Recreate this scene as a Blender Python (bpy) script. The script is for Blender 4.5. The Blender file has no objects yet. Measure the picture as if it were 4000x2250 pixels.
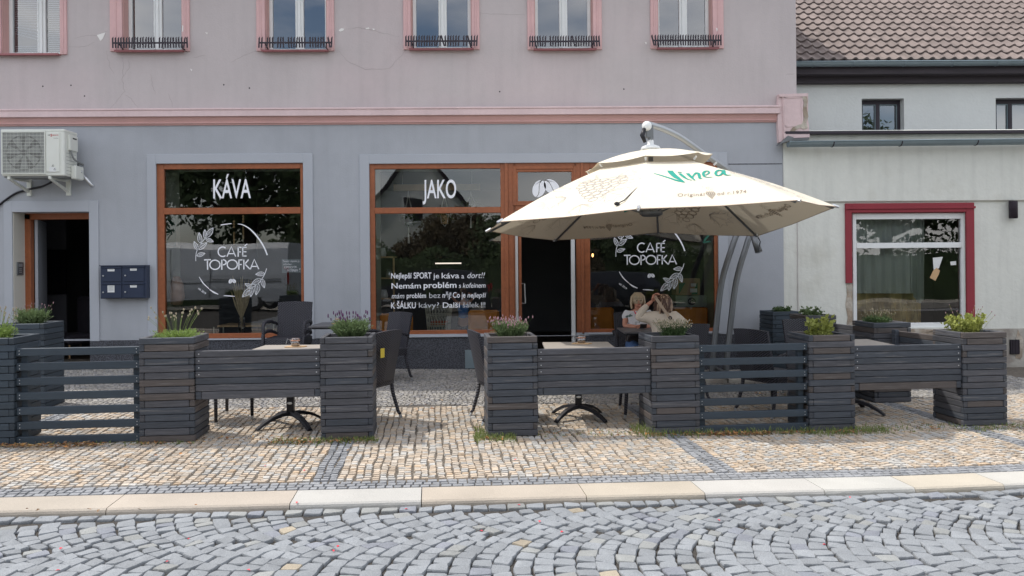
import bpy, bmesh, math, random
from mathutils import Vector, Matrix
rnd = random.Random(7)
R_ = math.radians
C = bpy.context.scene.collection
sc = bpy.context.scene
# ---------------------------------------------------------------- camera, sky, sun
H = 1.55; FPX = 3000.0; CX = 2000.0; CY = 1040.0; ROLL = 0.0085; YAW = R_(1.0)
cam = bpy.data.cameras.new('camera'); camo = bpy.data.objects.new('camera', cam); C.objects.link(camo)
cam.lens = 27.0; cam.sensor_width = 36.0; cam.shift_y = -(1125 - CY) / 4000.0
cam.clip_start = 0.05; cam.clip_end = 1500
camo.matrix_world = Matrix.Translation((0, 0, H)) @ Matrix.Rotation(-YAW, 4, 'Z') @ Matrix.Rotation(R_(90), 4, 'X') @ Matrix.Rotation(-ROLL, 4, 'Z')
sc.camera = camo
SD = Vector((0.53, -0.23, -1.0)).normalized()          # the way the sunlight travels
SUN_EL = math.asin(-SD.z)
w = bpy.data.worlds.new('World'); sc.world = w; w.use_nodes = True
nt = w.node_tree; nt.nodes.clear()
out = nt.nodes.new('ShaderNodeOutputWorld'); bg = nt.nodes.new('ShaderNodeBackground')
sky = nt.nodes.new('ShaderNodeTexSky'); sky.sky_type = 'NISHITA'; sky.sun_disc = False
sky.sun_elevation = SUN_EL; sky.sun_rotation = R_(-69.3); sky.dust_density = 1.5; sky.air_density = 1.0
tc = nt.nodes.new('ShaderNodeTexCoord'); mp = nt.nodes.new('ShaderNodeMapping'); mp.inputs['Scale'].default_value = (1.6, 1.6, 4.5)
nz = nt.nodes.new('ShaderNodeTexNoise'); nz.inputs['Scale'].default_value = 1.7; nz.inputs['Detail'].default_value = 7
cr = nt.nodes.new('ShaderNodeValToRGB'); cr.color_ramp.elements[0].position = .34; cr.color_ramp.elements[1].position = .60
mx = nt.nodes.new('ShaderNodeMixRGB'); mx.inputs[2].default_value = (10.4, 10.2, 10.1, 1)
ml = nt.nodes.new('ShaderNodeMath'); ml.operation = 'MULTIPLY'; ml.inputs[1].default_value = .80
L = nt.links.new
L(tc.outputs['Generated'], mp.inputs[0]); L(mp.outputs[0], nz.inputs['Vector']); L(nz.outputs[0], cr.inputs[0]); L(cr.outputs[0], ml.inputs[0])
L(sky.outputs[0], mx.inputs[1]); L(ml.outputs[0], mx.inputs[0]); L(mx.outputs[0], bg.inputs[0]); L(bg.outputs[0], out.inputs[0])
bg.inputs[1].default_value = 0.15
sl = bpy.data.lights.new('sun', 'SUN'); sl.energy = 2.6; sl.angle = R_(.55); sl.color = (1, .95, .87)
so = bpy.data.objects.new('sun', sl); C.objects.link(so); so.rotation_euler = SD.to_track_quat('-Z', 'Y').to_euler()
sc.view_settings.view_transform = 'Standard'; sc.view_settings.look = 'None'; sc.view_settings.gamma = 1
sc.view_settings.exposure = 0.40
# ---------------------------------------------------------------- survey helpers
FW = Vector((math.sin(YAW), math.cos(YAW), 0)); RT = Vector((math.cos(YAW), -math.sin(YAW), 0))
def ray(px, py):
    u = (px - CX) / FPX; v = (CY - py) / FPX; c, s = math.cos(ROLL), math.sin(ROLL)
    return RT * (u * c + v * s) + FW + Vector((0, 0, v * c - u * s))
def W(px, py, Y):
    d = ray(px, py); t = Y / d.y
    return Vector((d.x * t, Y, H + d.z * t))
def at(px, d, z=0.0):                                   # a column of the survey at a given distance
    return RT * ((px - CX) / FPX * d + (z - H) * ROLL) + FW * d + Vector((0, 0, z))
def gz(x, y=0): return -0.0145 * max(-9, min(3, x))
def rect(x0, y0, x1, y1, Y):
    xm, ym = (x0 + x1) / 2, (y0 + y1) / 2
    return (W(x0, ym, Y).x, W(x1, ym, Y).x, W(xm, y1, Y).z, W(xm, y0, Y).z)
A5 = R_(5.0); TT = Vector((math.cos(A5), math.sin(A5), 0)); NN = Vector((-math.sin(A5), math.cos(A5), 0)); K0 = Vector((0, 5.12, 0))
def st(a, b, z=None):                                   # street frame: a along the kerb, b from its front edge towards the house
    p = K0 + TT * a + NN * b
    p.z = gz(p.x) if z is None else z + gz(p.x)
    return p
# ---------------------------------------------------------------- mesh builder
class MB:
    def __init__(s): s.v = []; s.f = []; s.c = []
    def add(s, vs, fs, col=None):
        o = len(s.v); s.v += [tuple(p) for p in vs]; s.f += [tuple(i + o for i in f) for f in fs]; s.c += [col or (1, 1, 1)] * len(vs)
    def box(s, x0, x1, y0, y1, z0, z1, M=None, col=None):
        vs = [Vector(p) for p in ((x0,y0,z0),(x1,y0,z0),(x1,y1,z0),(x0,y1,z0),(x0,y0,z1),(x1,y0,z1),(x1,y1,z1),(x0,y1,z1))]
        if M: vs = [M @ p for p in vs]
        s.add(vs, [(0,3,2,1),(4,5,6,7),(0,1,5,4),(1,2,6,5),(2,3,7,6),(3,0,4,7)], col); return s
    def quad(s, a, b, c, d, col=None): s.add([a, b, c, d], [(0,1,2,3)], col); return s
    def tube(s, pts, r, n=8, cap=True, col=None, flat=1.0):
        pts = [Vector(p) for p in pts]; rs = r if isinstance(r, (list, tuple)) else [r] * len(pts)
        vs = []; up = None
        for i, p in enumerate(pts):
            t = (pts[min(i+1, len(pts)-1)] - pts[max(i-1, 0)]).normalized()
            if up is None: up = Vector((0,0,1)) if abs(t.z) < .9 else Vector((0,1,0))
            a = t.cross(up).normalized(); b = a.cross(t).normalized(); up = b
            for k in range(n):
                q = 2 * math.pi * k / n
                vs.append(p + a * math.cos(q) * rs[i] + b * math.sin(q) * rs[i] * flat)
        fs = [(i*n+k, i*n+(k+1)%n, (i+1)*n+(k+1)%n, (i+1)*n+k) for i in range(len(pts)-1) for k in range(n)]
        if cap: fs += [tuple(reversed(range(n))), tuple(range((len(pts)-1)*n, len(pts)*n))]
        s.add(vs, fs, col); return s
    def lathe(s, prof, c=(0,0,0), n=16, M=None, col=None):
        c = Vector(c); vs = [Vector((math.cos(2*math.pi*k/n)*r, math.sin(2*math.pi*k/n)*r, z)) + c for r, z in prof for k in range(n)]
        if M: vs = [M @ p for p in vs]
        fs = [(i*n+k, i*n+(k+1)%n, (i+1)*n+(k+1)%n, (i+1)*n+k) for i in range(len(prof)-1) for k in range(n)]
        s.add(vs, fs, col); return s
    def prism(s, poly, d, col=None):                     # flat polygon pushed along d
        n = len(poly); d = Vector(d); vs = [Vector(p) for p in poly] + [Vector(p) + d for p in poly]
        s.add(vs, [tuple(range(n)), tuple(reversed(range(n, 2*n)))] + [(i, n+i, n+(i+1)%n, (i+1)%n) for i in range(n)], col); return s
    def ellip(s, c, r, n=12, m=8, M=None, col=None):
        c = Vector(c); vs = []; fs = []
        for i in range(m+1):
            t = math.pi * i / m
            for k in range(n):
                q = 2*math.pi*k/n; p = Vector((r[0]*math.sin(t)*math.cos(q), r[1]*math.sin(t)*math.sin(q), r[2]*math.cos(t)))
                vs.append((M @ p if M else p) + c)
        fs = [(i*n+k, (i+1)*n+k, (i+1)*n+(k+1)%n, i*n+(k+1)%n) for i in range(m) for k in range(n)]
        s.add(vs, fs, col); return s
    def ribbon(s, pts, wd, Y=None, th=.0015, nrm=Vector((0,-1,0)), cyc=False):   # painted stroke lying in a plane
        pts = [Vector(p) for p in pts]; ws = wd if isinstance(wd, (list, tuple)) else [wd] * len(pts); n = len(pts); vs = []
        for i, p in enumerate(pts):
            t = (pts[(i+1) % n] - pts[i-1]) if cyc else (pts[min(i+1, n-1)] - pts[max(i-1, 0)])
            a = t.normalized().cross(nrm) * ws[i] / 2
            vs += [p + a, p - a]
        m = n if cyc else n - 1
        s.add(vs, [(2*i, 2*i+1, 2*((i+1)%n)+1, 2*((i+1)%n)) for i in range(m)]); return s
    def build(s, name, mat=None, parent=None, smooth=False, bev=0, loc=None):
        me = bpy.data.meshes.new(name); me.from_pydata(s.v, [], s.f)
        if any(c != (1,1,1) for c in s.c):
            at_ = me.color_attributes.new('tint', 'FLOAT_COLOR', 'POINT')
            at_.data.foreach_set('color', [x for c in s.c for x in (c[0], c[1], c[2], 1.0)])
        if smooth: me.polygons.foreach_set('use_smooth', [True] * len(me.polygons))
        me.update()
        o = bpy.data.objects.new(name, me); C.objects.link(o)
        if mat: me.materials.append(mat)
        if parent: o.parent = parent
        if loc: o.location = loc
        if bev:
            b = o.modifiers.new('bevel', 'BEVEL'); b.width = bev; b.segments = 1; b.limit_method = 'ANGLE'
        return o
def tag(o, label=None, cat=None, group=None, kind=None):
    if label: o['label'] = label
    if cat: o['category'] = cat
    if group: o['group'] = group
    if kind: o['kind'] = kind
    return o
def thing(name, label, cat, loc=(0,0,0), rz=0, group=None):
    o = bpy.data.objects.new(name, None); C.objects.link(o); o.empty_display_size = .1
    o.location = loc; o.rotation_euler = (0, 0, rz); return tag(o, label, cat, group)
def part(name, parent):
    o = bpy.data.objects.new(name, None); C.objects.link(o); o.parent = parent; return o
def dup(o, parent=None, loc=None, rz=None, label=None):
    c = o.copy(); C.objects.link(c); c.parent = parent
    if loc is not None: c.location = loc
    if rz is not None: c.rotation_euler = (0, 0, rz)
    if label: c['label'] = label
    for ch in [x for x in bpy.data.objects if x.parent == o]: dup(ch, c)
    return c
# ---------------------------------------------------------------- materials
def mat(name, col, rough=.7, var=.12, scale=6, bump=0, bscale=None, metal=0, spec=.5, sc3=(1,1,1), tint=False, var2=0, scale2=60, col2=None, fac2=(.55,.7), sc2=3, trans=0, emit=0, coat=0, streak=0):
    m = bpy.data.materials.new(name); m.use_nodes = True; t = m.node_tree; p = t.nodes['Principled BSDF']; N = t.nodes.new; K = t.links.new
    p.inputs['Roughness'].default_value = rough; p.inputs['Metallic'].default_value = metal; p.inputs['Specular IOR Level'].default_value = spec
    if coat: p.inputs['Coat Weight'].default_value = coat
    co = N('ShaderNodeTexCoord'); mpn = N('ShaderNodeMapping'); mpn.inputs['Scale'].default_value = sc3; K(co.outputs['Object'], mpn.inputs[0])
    def noise(s, det=5):
        n = N('ShaderNodeTexNoise'); n.inputs['Scale'].default_value = s; n.inputs['Detail'].default_value = det; K(mpn.outputs[0], n.inputs['Vector']); return n
    rgb = N('ShaderNodeRGB'); rgb.outputs[0].default_value = (*col, 1); cur = rgb.outputs[0]
    if tint:
        a = N('ShaderNodeAttribute'); a.attribute_name = 'tint'; q = N('ShaderNodeMixRGB'); q.blend_type = 'MULTIPLY'; q.inputs[0].default_value = 1
        K(cur, q.inputs[1]); K(a.outputs['Color'], q.inputs[2]); cur = q.outputs[0]
    if col2:
        n = noise(sc2); r = N('ShaderNodeMapRange'); r.inputs[1].default_value = fac2[0]; r.inputs[2].default_value = fac2[1]; K(n.outputs[0], r.inputs[0])
        q = N('ShaderNodeMixRGB'); K(r.outputs[0], q.inputs[0]); K(cur, q.inputs[1]); q.inputs[2].default_value = (*col2, 1); cur = q.outputs[0]
    for vv, ss in ((var, scale), (var2, scale2)):
        if vv:
            n = noise(ss); r = N('ShaderNodeMapRange'); r.inputs[1].default_value = .25; r.inputs[2].default_value = .75; r.inputs[3].default_value = 1 - vv; r.inputs[4].default_value = 1 + vv
            K(n.outputs[0], r.inputs[0]); q = N('ShaderNodeVectorMath'); q.operation = 'SCALE'; K(cur, q.inputs[0]); K(r.outputs[0], q.inputs['Scale']); cur = q.outputs[0]
    if streak:
        m3 = N('ShaderNodeMapping'); m3.inputs['Scale'].default_value = (5, 5, .45); K(co.outputs['Object'], m3.inputs[0]); n = N('ShaderNodeTexNoise'); n.inputs['Scale'].default_value = 1.6; n.inputs['Detail'].default_value = 6; K(m3.outputs[0], n.inputs['Vector'])
        r = N('ShaderNodeMapRange'); r.inputs[1].default_value = .48; r.inputs[2].default_value = .75; r.inputs[3].default_value = 1; r.inputs[4].default_value = 1 - streak
        K(n.outputs[0], r.inputs[0]); q = N('ShaderNodeVectorMath'); q.operation = 'SCALE'; K(cur, q.inputs[0]); K(r.outputs[0], q.inputs['Scale']); cur = q.outputs[0]
    K(cur, p.inputs['Base Color'])
    if bump:
        n = noise(bscale or scale * 4, 6); b = N('ShaderNodeBump'); b.inputs['Strength'].default_value = 1; b.inputs['Distance'].default_value = bump; K(n.outputs[0], b.inputs['Height']); K(b.outputs[0], p.inputs['Normal'])
    if emit: p.inputs['Emission Color'].default_value = (*col, 1); p.inputs['Emission Strength'].default_value = emit
    if trans:
        tr = N('ShaderNodeBsdfTranslucent'); K(cur, tr.inputs[0]); ms = N('ShaderNodeMixShader'); ms.inputs[0].default_value = trans
        K(p.outputs[0], ms.inputs[1]); K(tr.outputs[0], ms.inputs[2]); K(ms.outputs[0], t.nodes['Material Output'].inputs[0])
    return m
def glass(name, tintc=(.9,.93,.92), base=.06, mul=2.1, ior=1.5):
    m = bpy.data.materials.new(name); m.use_nodes = True; t = m.node_tree; t.nodes.clear(); N = t.nodes.new; K = t.links.new
    o = N('ShaderNodeOutputMaterial'); tr = N('ShaderNodeBsdfTransparent'); tr.inputs[0].default_value = (*tintc, 1); g = N('ShaderNodeBsdfGlossy'); g.inputs['Roughness'].default_value = 0.0
    co = N('ShaderNodeTexCoord'); n = N('ShaderNodeTexNoise'); n.inputs['Scale'].default_value = 1.3; n.inputs['Detail'].default_value = 1; K(co.outputs['Object'], n.inputs['Vector'])
    b = N('ShaderNodeBump'); b.inputs['Distance'].default_value = .004; b.inputs['Strength'].default_value = .5; K(n.outputs[0], b.inputs['Height']); K(b.outputs[0], g.inputs['Normal'])
    f = N('ShaderNodeFresnel'); f.inputs[0].default_value = ior; a = N('ShaderNodeMath'); a.operation = 'MULTIPLY_ADD'; a.inputs[1].default_value = mul; a.inputs[2].default_value = base; a.use_clamp = True
    K(f.outputs[0], a.inputs[0]); ms = N('ShaderNodeMixShader'); K(a.outputs[0], ms.inputs[0]); K(tr.outputs[0], ms.inputs[1]); K(g.outputs[0], ms.inputs[2]); K(ms.outputs[0], o.inputs[0])
    return m
M = {}
M['plaster_up'] = mat('pinkish grey plaster', (.515,.465,.468), .9, .045, 1.2, .003, 40, var2=.02, scale2=14, col2=(.55,.465,.475), fac2=(.48,.75), sc2=.5, streak=.06)
M['plaster_low'] = mat('blue grey plaster', (.378,.398,.435), .9, .07, 1.0, .003, 50, var2=.03, scale2=6, streak=.05)
M['plaster_band'] = mat('pale grey plaster band', (.41,.435,.48), .9, .04, 1.2, .002, 50)
M['pink'] = mat('old pink stucco', (.66,.43,.43), .85, .06, 2, .004, 30, var2=.03, scale2=20)
M['pinkpale'] = mat('pale pink stucco', (.66,.515,.52), .85, .07, 3, .004, 25, var2=.04, scale2=20)
M['pinkdark'] = mat('dusty rose stucco', (.60,.37,.35), .85, .05, 3, .003, 25)
M['sillred'] = mat('dark red sill paint', (.33,.12,.13), .5, .1, 8)
M['white_up'] = mat('white render', (.70,.72,.70), .9, .04, 1.0, .004, 25, var2=.02, scale2=9)
M['white_low'] = mat('weathered white render', (.69,.70,.65), .9, .05, .8, .006, 20, var2=.03, scale2=8, col2=(.58,.58,.52), fac2=(.6,.8), sc2=1.6, streak=.09)
M['bare'] = mat('bare stone and mortar', (.33,.27,.21), .95, .25, 6, .02, 18, col2=(.48,.44,.38), fac2=(.45,.6), sc2=5)
M['stoneplinth'] = mat('patched cement plinth', (.40,.38,.34), .95, .15, 4, .012, 20, col2=(.30,.27,.24), fac2=(.5,.6), sc2=3)
M['plinth'] = mat('dark stucco plinth', (.10,.105,.125), .95, .15, 3, .012, 90, col2=(.045,.047,.055), fac2=(.48,.54), sc2=65)
M['woodframe'] = mat('orange brown timber', (.30,.095,.036), .42, .14, 3, 0, sc3=(1,1,1), var2=.14, scale2=22)
M['whiteframe'] = mat('white window paint', (.78,.80,.80), .4, .04, 5)
M['glass'] = glass('window glass'); M['glass_up'] = glass('upper window glass', (.55,.6,.68), .17, 2.4)
M['vinyl'] = mat('white vinyl lettering', (.86,.88,.93), .6, 0)
M['vinyl2'] = mat('thin white vinyl', (.62,.64,.68), .6, 0)
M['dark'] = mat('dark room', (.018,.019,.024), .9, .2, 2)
M['room'] = mat('room wall', (.10,.10,.105), .9, .1, 2)
M['roomlight'] = mat('pale green room reveal', (.78,.84,.74), .9, .06, 2)
M['floor_in'] = mat('cafe floor', (.06,.045,.035), .6, .2, 3)
M['wood'] = mat('slate stained timber', (1.15,1.15,1.15), .60, .22, 3, .003, 14, sc3=(1.2,1.2,26), tint=True, var2=.30, scale2=7, col2=(.19,.185,.185), fac2=(.60,.80), sc2=2.2)
M['wood2'] = mat('fresh slate stained timber', (1,1,1), .6, .12, 3, .001, 14, sc3=(1.2,1.2,24), tint=True, var2=.1, scale2=7)
M['scuff'] = mat('pale worn timber edge', (.30,.31,.33), .8, .3, 20)
M['soil'] = mat('potting soil', (.035,.026,.02), 1, .3, 20, .02, 30)
M['stone_b'] = mat('granite setts', (.93,.91,.88), .88, .13, 1.6, .004, 60, tint=True, var2=.13, scale2=140)
M['stone_r'] = mat('granite cobbles', (1.16,1.14,1.10), .88, .12, 6, .006, 40, tint=True, var2=.30, scale2=190)
M['joint'] = mat('dirt in joints', (.125,.108,.088), 1, .4, 30, .01, 60, var2=.3, scale2=120)
M['kerb'] = mat('granite kerb', (.93,.92,.91), .88, .12, 1.7, .003, 90, tint=True, var2=.12, scale2=150)
M['asphalt'] = mat('far cobbles', (.24,.24,.25), .9, .2, 12, .01, 20)
M['steel'] = mat('painted grey steel', (.18,.19,.20), .4, .05, 3, metal=.6)
M['alu'] = mat('brushed aluminium', (.62,.64,.66), .33, .05, 3, metal=.75)
M['black'] = mat('black metal', (.015,.015,.02), .45, .1, 5, metal=.3)
M['iron'] = mat('dark iron', (.025,.018,.028), .6, .2, 9)
M['zinc'] = mat('grey painted gutter', (.22,.28,.31), .42, .1, 3, metal=.3)
M['tile'] = mat('weathered roof tile', (.215,.178,.165), .85, .12, 1.5, .004, 30, tint=True, var2=.15, scale2=9)
M['fascia'] = mat('dark stained board', (.05,.042,.05), .8, .25, 2, sc3=(1,4,12))
M['acwhite'] = mat('off white enamel', (.70,.72,.67), .4, .03, 4)
M['acgrey'] = mat('even grey', (.20,.21,.21), .6, .1, 4)  # one even grey for recess plate, fan blades, cable and mouldings
M['navy'] = mat('navy enamel', (.020,.032,.068), .35, .06, 6)
M['paper'] = mat('white paper', (.7,.72,.72), .8, .05, 20)
M['red'] = mat('dark red paint', (.27,.028,.042), .7, .08, 3)
M['redtxt'] = mat('red print', (.5,.02,.02), .6, 0)
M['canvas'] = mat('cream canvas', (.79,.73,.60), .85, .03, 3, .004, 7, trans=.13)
_t = M['canvas'].node_tree; _g = _t.nodes.new('ShaderNodeNewGeometry'); _m = _t.nodes.new('ShaderNodeMixRGB'); _p = _t.nodes['Principled BSDF']; _s = _p.inputs['Base Color'].links[0].from_socket   # back faces take a darker tan: the canopy's shade put into the colour
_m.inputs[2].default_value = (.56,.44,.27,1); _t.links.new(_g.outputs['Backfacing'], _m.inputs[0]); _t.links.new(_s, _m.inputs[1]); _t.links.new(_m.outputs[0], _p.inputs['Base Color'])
M['print_t'] = mat('teal print', (.01,.30,.23), .8, .03, 10)
M['print_g'] = mat('faded taupe print', (.43,.40,.37), .9, .1, 10)
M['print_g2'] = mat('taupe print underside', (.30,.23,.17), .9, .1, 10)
M['print_b'] = mat('brown print', (.30,.24,.19), .9, .1, 10)
M['tabletop'] = mat('taupe tabletop', (.33,.30,.265), .55, .05, 3, .001, 8, sc3=(1,30,1))
M['tabletopd'] = mat('dark grey tabletop', (.11,.11,.12), .45, .05, 3, sc3=(1,30,1))
M['oak'] = mat('pale oak', (.55,.36,.19), .6, .12, 5, sc3=(1,8,1))
M['denim'] = mat('blue denim', (.06,.12,.26), .9, .2, 12)
M['beige'] = mat('beige jacket cloth', (.60,.52,.435), .95, .08, 6, .008, 9)
M['skin'] = mat('skin', (.55,.26,.18), .55, .05, 8)
M['tee'] = mat('white printed tee', (.66,.66,.70), .85, .05, 8, col2=(.10,.16,.14), fac2=(.60,.66), sc2=13)
M['blond'] = mat('blond hair', (.52,.42,.30), .6, .2, 20, sc3=(6,6,1))
M['hair'] = mat('brown hair with blond streaks', (.10,.05,.035), .55, .2, 10, sc3=(9,9,1), col2=(.50,.36,.25), fac2=(.50,.60), sc2=5)
M['leather'] = mat('dark leather', (.025,.018,.018), .45, .1, 8)
M['strap'] = mat('tan strap', (.42,.32,.24), .7, .08, 8)
M['orangev'] = mat('rust velvet', (.80,.30,.05), .8, .15, 5)
M['leafgreen'] = mat('lavender green', (.14,.20,.085), .8, .3, 20, trans=.25)
M['leafbright'] = mat('fresh green', (.22,.31,.08), .7, .25, 20, trans=.3)
M['leafyel'] = mat('yellow green', (.30,.33,.08), .7, .25, 20, trans=.3)
M['leafdark'] = mat('dark herb green', (.07,.12,.04), .8, .3, 20, trans=.2)
M['tree1'] = mat('dark tree foliage', (.07,.11,.04), .7, .35, .8, trans=.25)
M['tree2'] = mat('reddish tree foliage', (.10,.075,.035), .7, .35, .8, trans=.25)
M['bark'] = mat('bark', (.09,.065,.045), .9, .3, 8, .02, 20)
M['purple'] = mat('purple flower', (.10,.03,.10), .8, .2, 20)
M['mauve'] = mat('mauve flower', (.38,.22,.25), .8, .2, 20)
M['drybloom'] = mat('dry flower heads', (.36,.31,.22), .9, .25, 20)
M['leafdry'] = mat('dry fallen leaf', (1,1,1), .8, .2, 14, tint=True)
M['weed'] = mat('weeds', (.19,.24,.07), .8, .35, 14, trans=.2)
M['petal'] = mat('red petal', (.75,.03,.06), .6, .1, 10)
M['jar'] = glass('jar glass', (.93,.9,.86), .12, 2.5)
M['jarrim'] = mat('copper tinted jar rim', (.62,.33,.22), .35, .1, 10)
M['van'] = mat('white van paint', (.52,.56,.60), .3, .02, 2, coat=.3)
M['vanglass'] = mat('dark van glass', (.02,.02,.025), .1, 0)
M['rubber'] = mat('tyre rubber', (.02,.02,.02), .8, .1, 5)
M['taillight'] = mat('tail light', (.4,.01,.01), .3, 0)
M['curtain'] = mat('grey green net curtain', (.58,.63,.60), .9, .08, 3, trans=.3)
M['brownpaper'] = mat('brown packing paper', (.60,.46,.22), .8, .25, 3, col2=(.34,.25,.12), fac2=(.45,.6), sc2=4)
M['card'] = mat('cardboard', (.36,.25,.15), .85, .05, 8)
M['green'] = mat('green print', (.02,.12,.08), .8, .05, 8)
M['crate'] = mat('grey green corrugated crate', (.35,.42,.38), .8, .05, 8)
M['pampas'] = mat('pampas grass', (.50,.40,.25), .9, .2, 20)
M['wirewhite'] = mat('cream wire', (.62,.62,.52), .5, 0)
M['bulb'] = mat('warm bulb', (1,.5,.18), .4, 0, emit=3)
M['ledstrip'] = mat('cool light strip', (1,.85,.75), .4, 0, emit=1.0)
M['poster'] = mat('teal poster', (.06,.20,.19), .9, .3, 14)
M['bluetop'] = mat('blue top', (.06,.20,.50), .8, .2, 16)
M['trouser'] = mat('grey trousers', (.07,.07,.10), .9, .2, 10)
M['macrame'] = mat('white cord', (.65,.65,.62), .8, .05, 10)
M['yellow'] = mat('yellow label', (.62,.48,.06), .6, .03, 10)
def weave(name, base, hi):
    m = bpy.data.materials.new(name); m.use_nodes = True; t = m.node_tree; p = t.nodes['Principled BSDF']; N = t.nodes.new; K = t.links.new
    co = N('ShaderNodeTexCoord'); sp = N('ShaderNodeSeparateXYZ'); K(co.outputs['Object'], sp.inputs[0])
    ab = N('ShaderNodeMath'); ab.operation = 'ABSOLUTE'; K(sp.outputs[0], ab.inputs[0])
    ad = N('ShaderNodeMath'); ad.operation = 'MULTIPLY_ADD'; ad.inputs[1].default_value = -.62; K(ab.outputs[0], ad.inputs[0]); K(sp.outputs[2], ad.inputs[2])
    a2 = N('ShaderNodeMath'); a2.operation = 'MULTIPLY_ADD'; a2.inputs[1].default_value = .62; K(sp.outputs[1], a2.inputs[0]); K(ad.outputs[0], a2.inputs[2])
    s1 = N('ShaderNodeMath'); s1.operation = 'MULTIPLY'; s1.inputs[1].default_value = 2*math.pi/.026; K(a2.outputs[0], s1.inputs[0]); sn = N('ShaderNodeMath'); sn.operation = 'SINE'; K(s1.outputs[0], sn.inputs[0])
    s2 = N('ShaderNodeMath'); s2.operation = 'MULTIPLY'; s2.inputs[1].default_value = 2*math.pi/.03; K(sp.outputs[0], s2.inputs[0]); s3 = N('ShaderNodeMath'); s3.operation = 'SINE'; K(s2.outputs[0], s3.inputs[0])
    sm = N('ShaderNodeMath'); sm.operation = 'MULTIPLY_ADD'; sm.inputs[1].default_value = .35; K(s3.outputs[0], sm.inputs[0]); K(sn.outputs[0], sm.inputs[2])
    mr = N('ShaderNodeMapRange'); mr.inputs[1].default_value = -1; mr.inputs[2].default_value = 1.1; K(sm.outputs[0], mr.inputs[0])
    mi = N('ShaderNodeMixRGB'); mi.inputs[1].default_value = (*base, 1); mi.inputs[2].default_value = (*hi, 1); K(mr.outputs[0], mi.inputs[0]); K(mi.outputs[0], p.inputs['Base Color'])
    b = N('ShaderNodeBump'); b.inputs['Distance'].default_value = .006; K(mr.outputs[0], b.inputs['Height']); K(b.outputs[0], p.inputs['Normal']); p.inputs['Roughness'].default_value = .5
    return m
M['wicker'] = weave('charcoal wicker', (.008,.008,.012), (.055,.055,.072))
def fit_text(s, x0, x1, base, cap, mtl, name, parent, py=None, Y=11.6, bold=0.0, shear=0.0, capref='H', mapper=None, spacing=1.0):
    """writing on a plane: stretched between two survey columns, its baseline and cap line given"""
    cu = bpy.data.curves.new('t', 'FONT'); cu.body = s; cu.size = 1; cu.offset = bold; cu.shear = shear; cu.space_character = spacing; cu.resolution_u = 4
    ob = bpy.data.objects.new('t', cu); C.objects.link(ob); dg = bpy.context.evaluated_depsgraph_get(); dg.update()
    me = bpy.data.meshes.new_from_object(ob.evaluated_get(dg)); bpy.data.objects.remove(ob)
    xs = [v.co.x for v in me.vertices]; a, b = min(xs), max(xs)
    for v in me.vertices:
        u = (v.co.x - a) / (b - a); t = v.co.y / .72
        px = x0 + (x1 - x0) * u; yy = base + (cap - base) * t - ROLL * (px - x0) * 1.15
        v.co = mapper(px, base + (cap - base) * t) if mapper else W(px, yy, Y)
    me.name = name; me.materials.clear(); me.materials.append(mtl); o = bpy.data.objects.new(name, me); C.objects.link(o); o.parent = parent; return o
def org(o):
    v = Vector((0,0,0))
    while o: v += Vector(o.location); o = o.parent
    return v
def bw(mb, name, mtl, parent, **k):                      # build with survey (world) coordinates under a parent standing elsewhere
    o = mb.build(name, mtl, parent, **k); o.location = -org(parent); return o
def partw(name, parent): o = part(name, parent); o.location = -org(parent); return o
def onw(o, parent): o.parent = parent; o.location = -org(parent); return o
def wall(X0, X1, Z0, Z1, Y, holes):
    """front sheet with openings; each opening gets its reveals"""
    mb = MB(); xs = sorted({X0, X1} | {h[0] for h in holes} | {h[1] for h in holes}); zs = sorted({Z0, Z1} | {h[2] for h in holes} | {h[3] for h in holes})
    xs = [x for x in xs if X0 <= x <= X1]; zs = [z for z in zs if Z0 <= z <= Z1]
    for i in range(len(xs)-1):
        for j in range(len(zs)-1):
            cx, cz = (xs[i]+xs[i+1])/2, (zs[j]+zs[j+1])/2
            if any(h[0] < cx < h[1] and h[2] < cz < h[3] for h in holes): continue
            mb.quad((xs[i],Y,zs[j]), (xs[i+1],Y,zs[j]), (xs[i+1],Y,zs[j+1]), (xs[i],Y,zs[j+1]))
    for h in holes:
        a, b, c, d, dp = h[:5]; e = Y + dp
        mb.quad((a,Y,c),(a,Y,d),(a,e,d),(a,e,c)); mb.quad((b,Y,c),(b,e,c),(b,e,d),(b,Y,d))
        mb.quad((a,Y,d),(b,Y,d),(b,e,d),(a,e,d)); mb.quad((a,Y,c),(a,e,c),(b,e,c),(b,Y,c))
    return mb
def frame_mb(x0, x1, z0, z1, y0, y1, wl, wr, wt, wb, mb=None):
    mb = mb or MB()
    mb.box(x0, x0+wl, y0, y1, z0, z1); mb.box(x1-wr, x1, y0, y1, z0, z1)
    mb.box(x0+wl, x1-wr, y0, y1, z1-wt, z1); mb.box(x0+wl, x1-wr, y0, y1, z0, z0+wb); return mb
FY = 11.6
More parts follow.
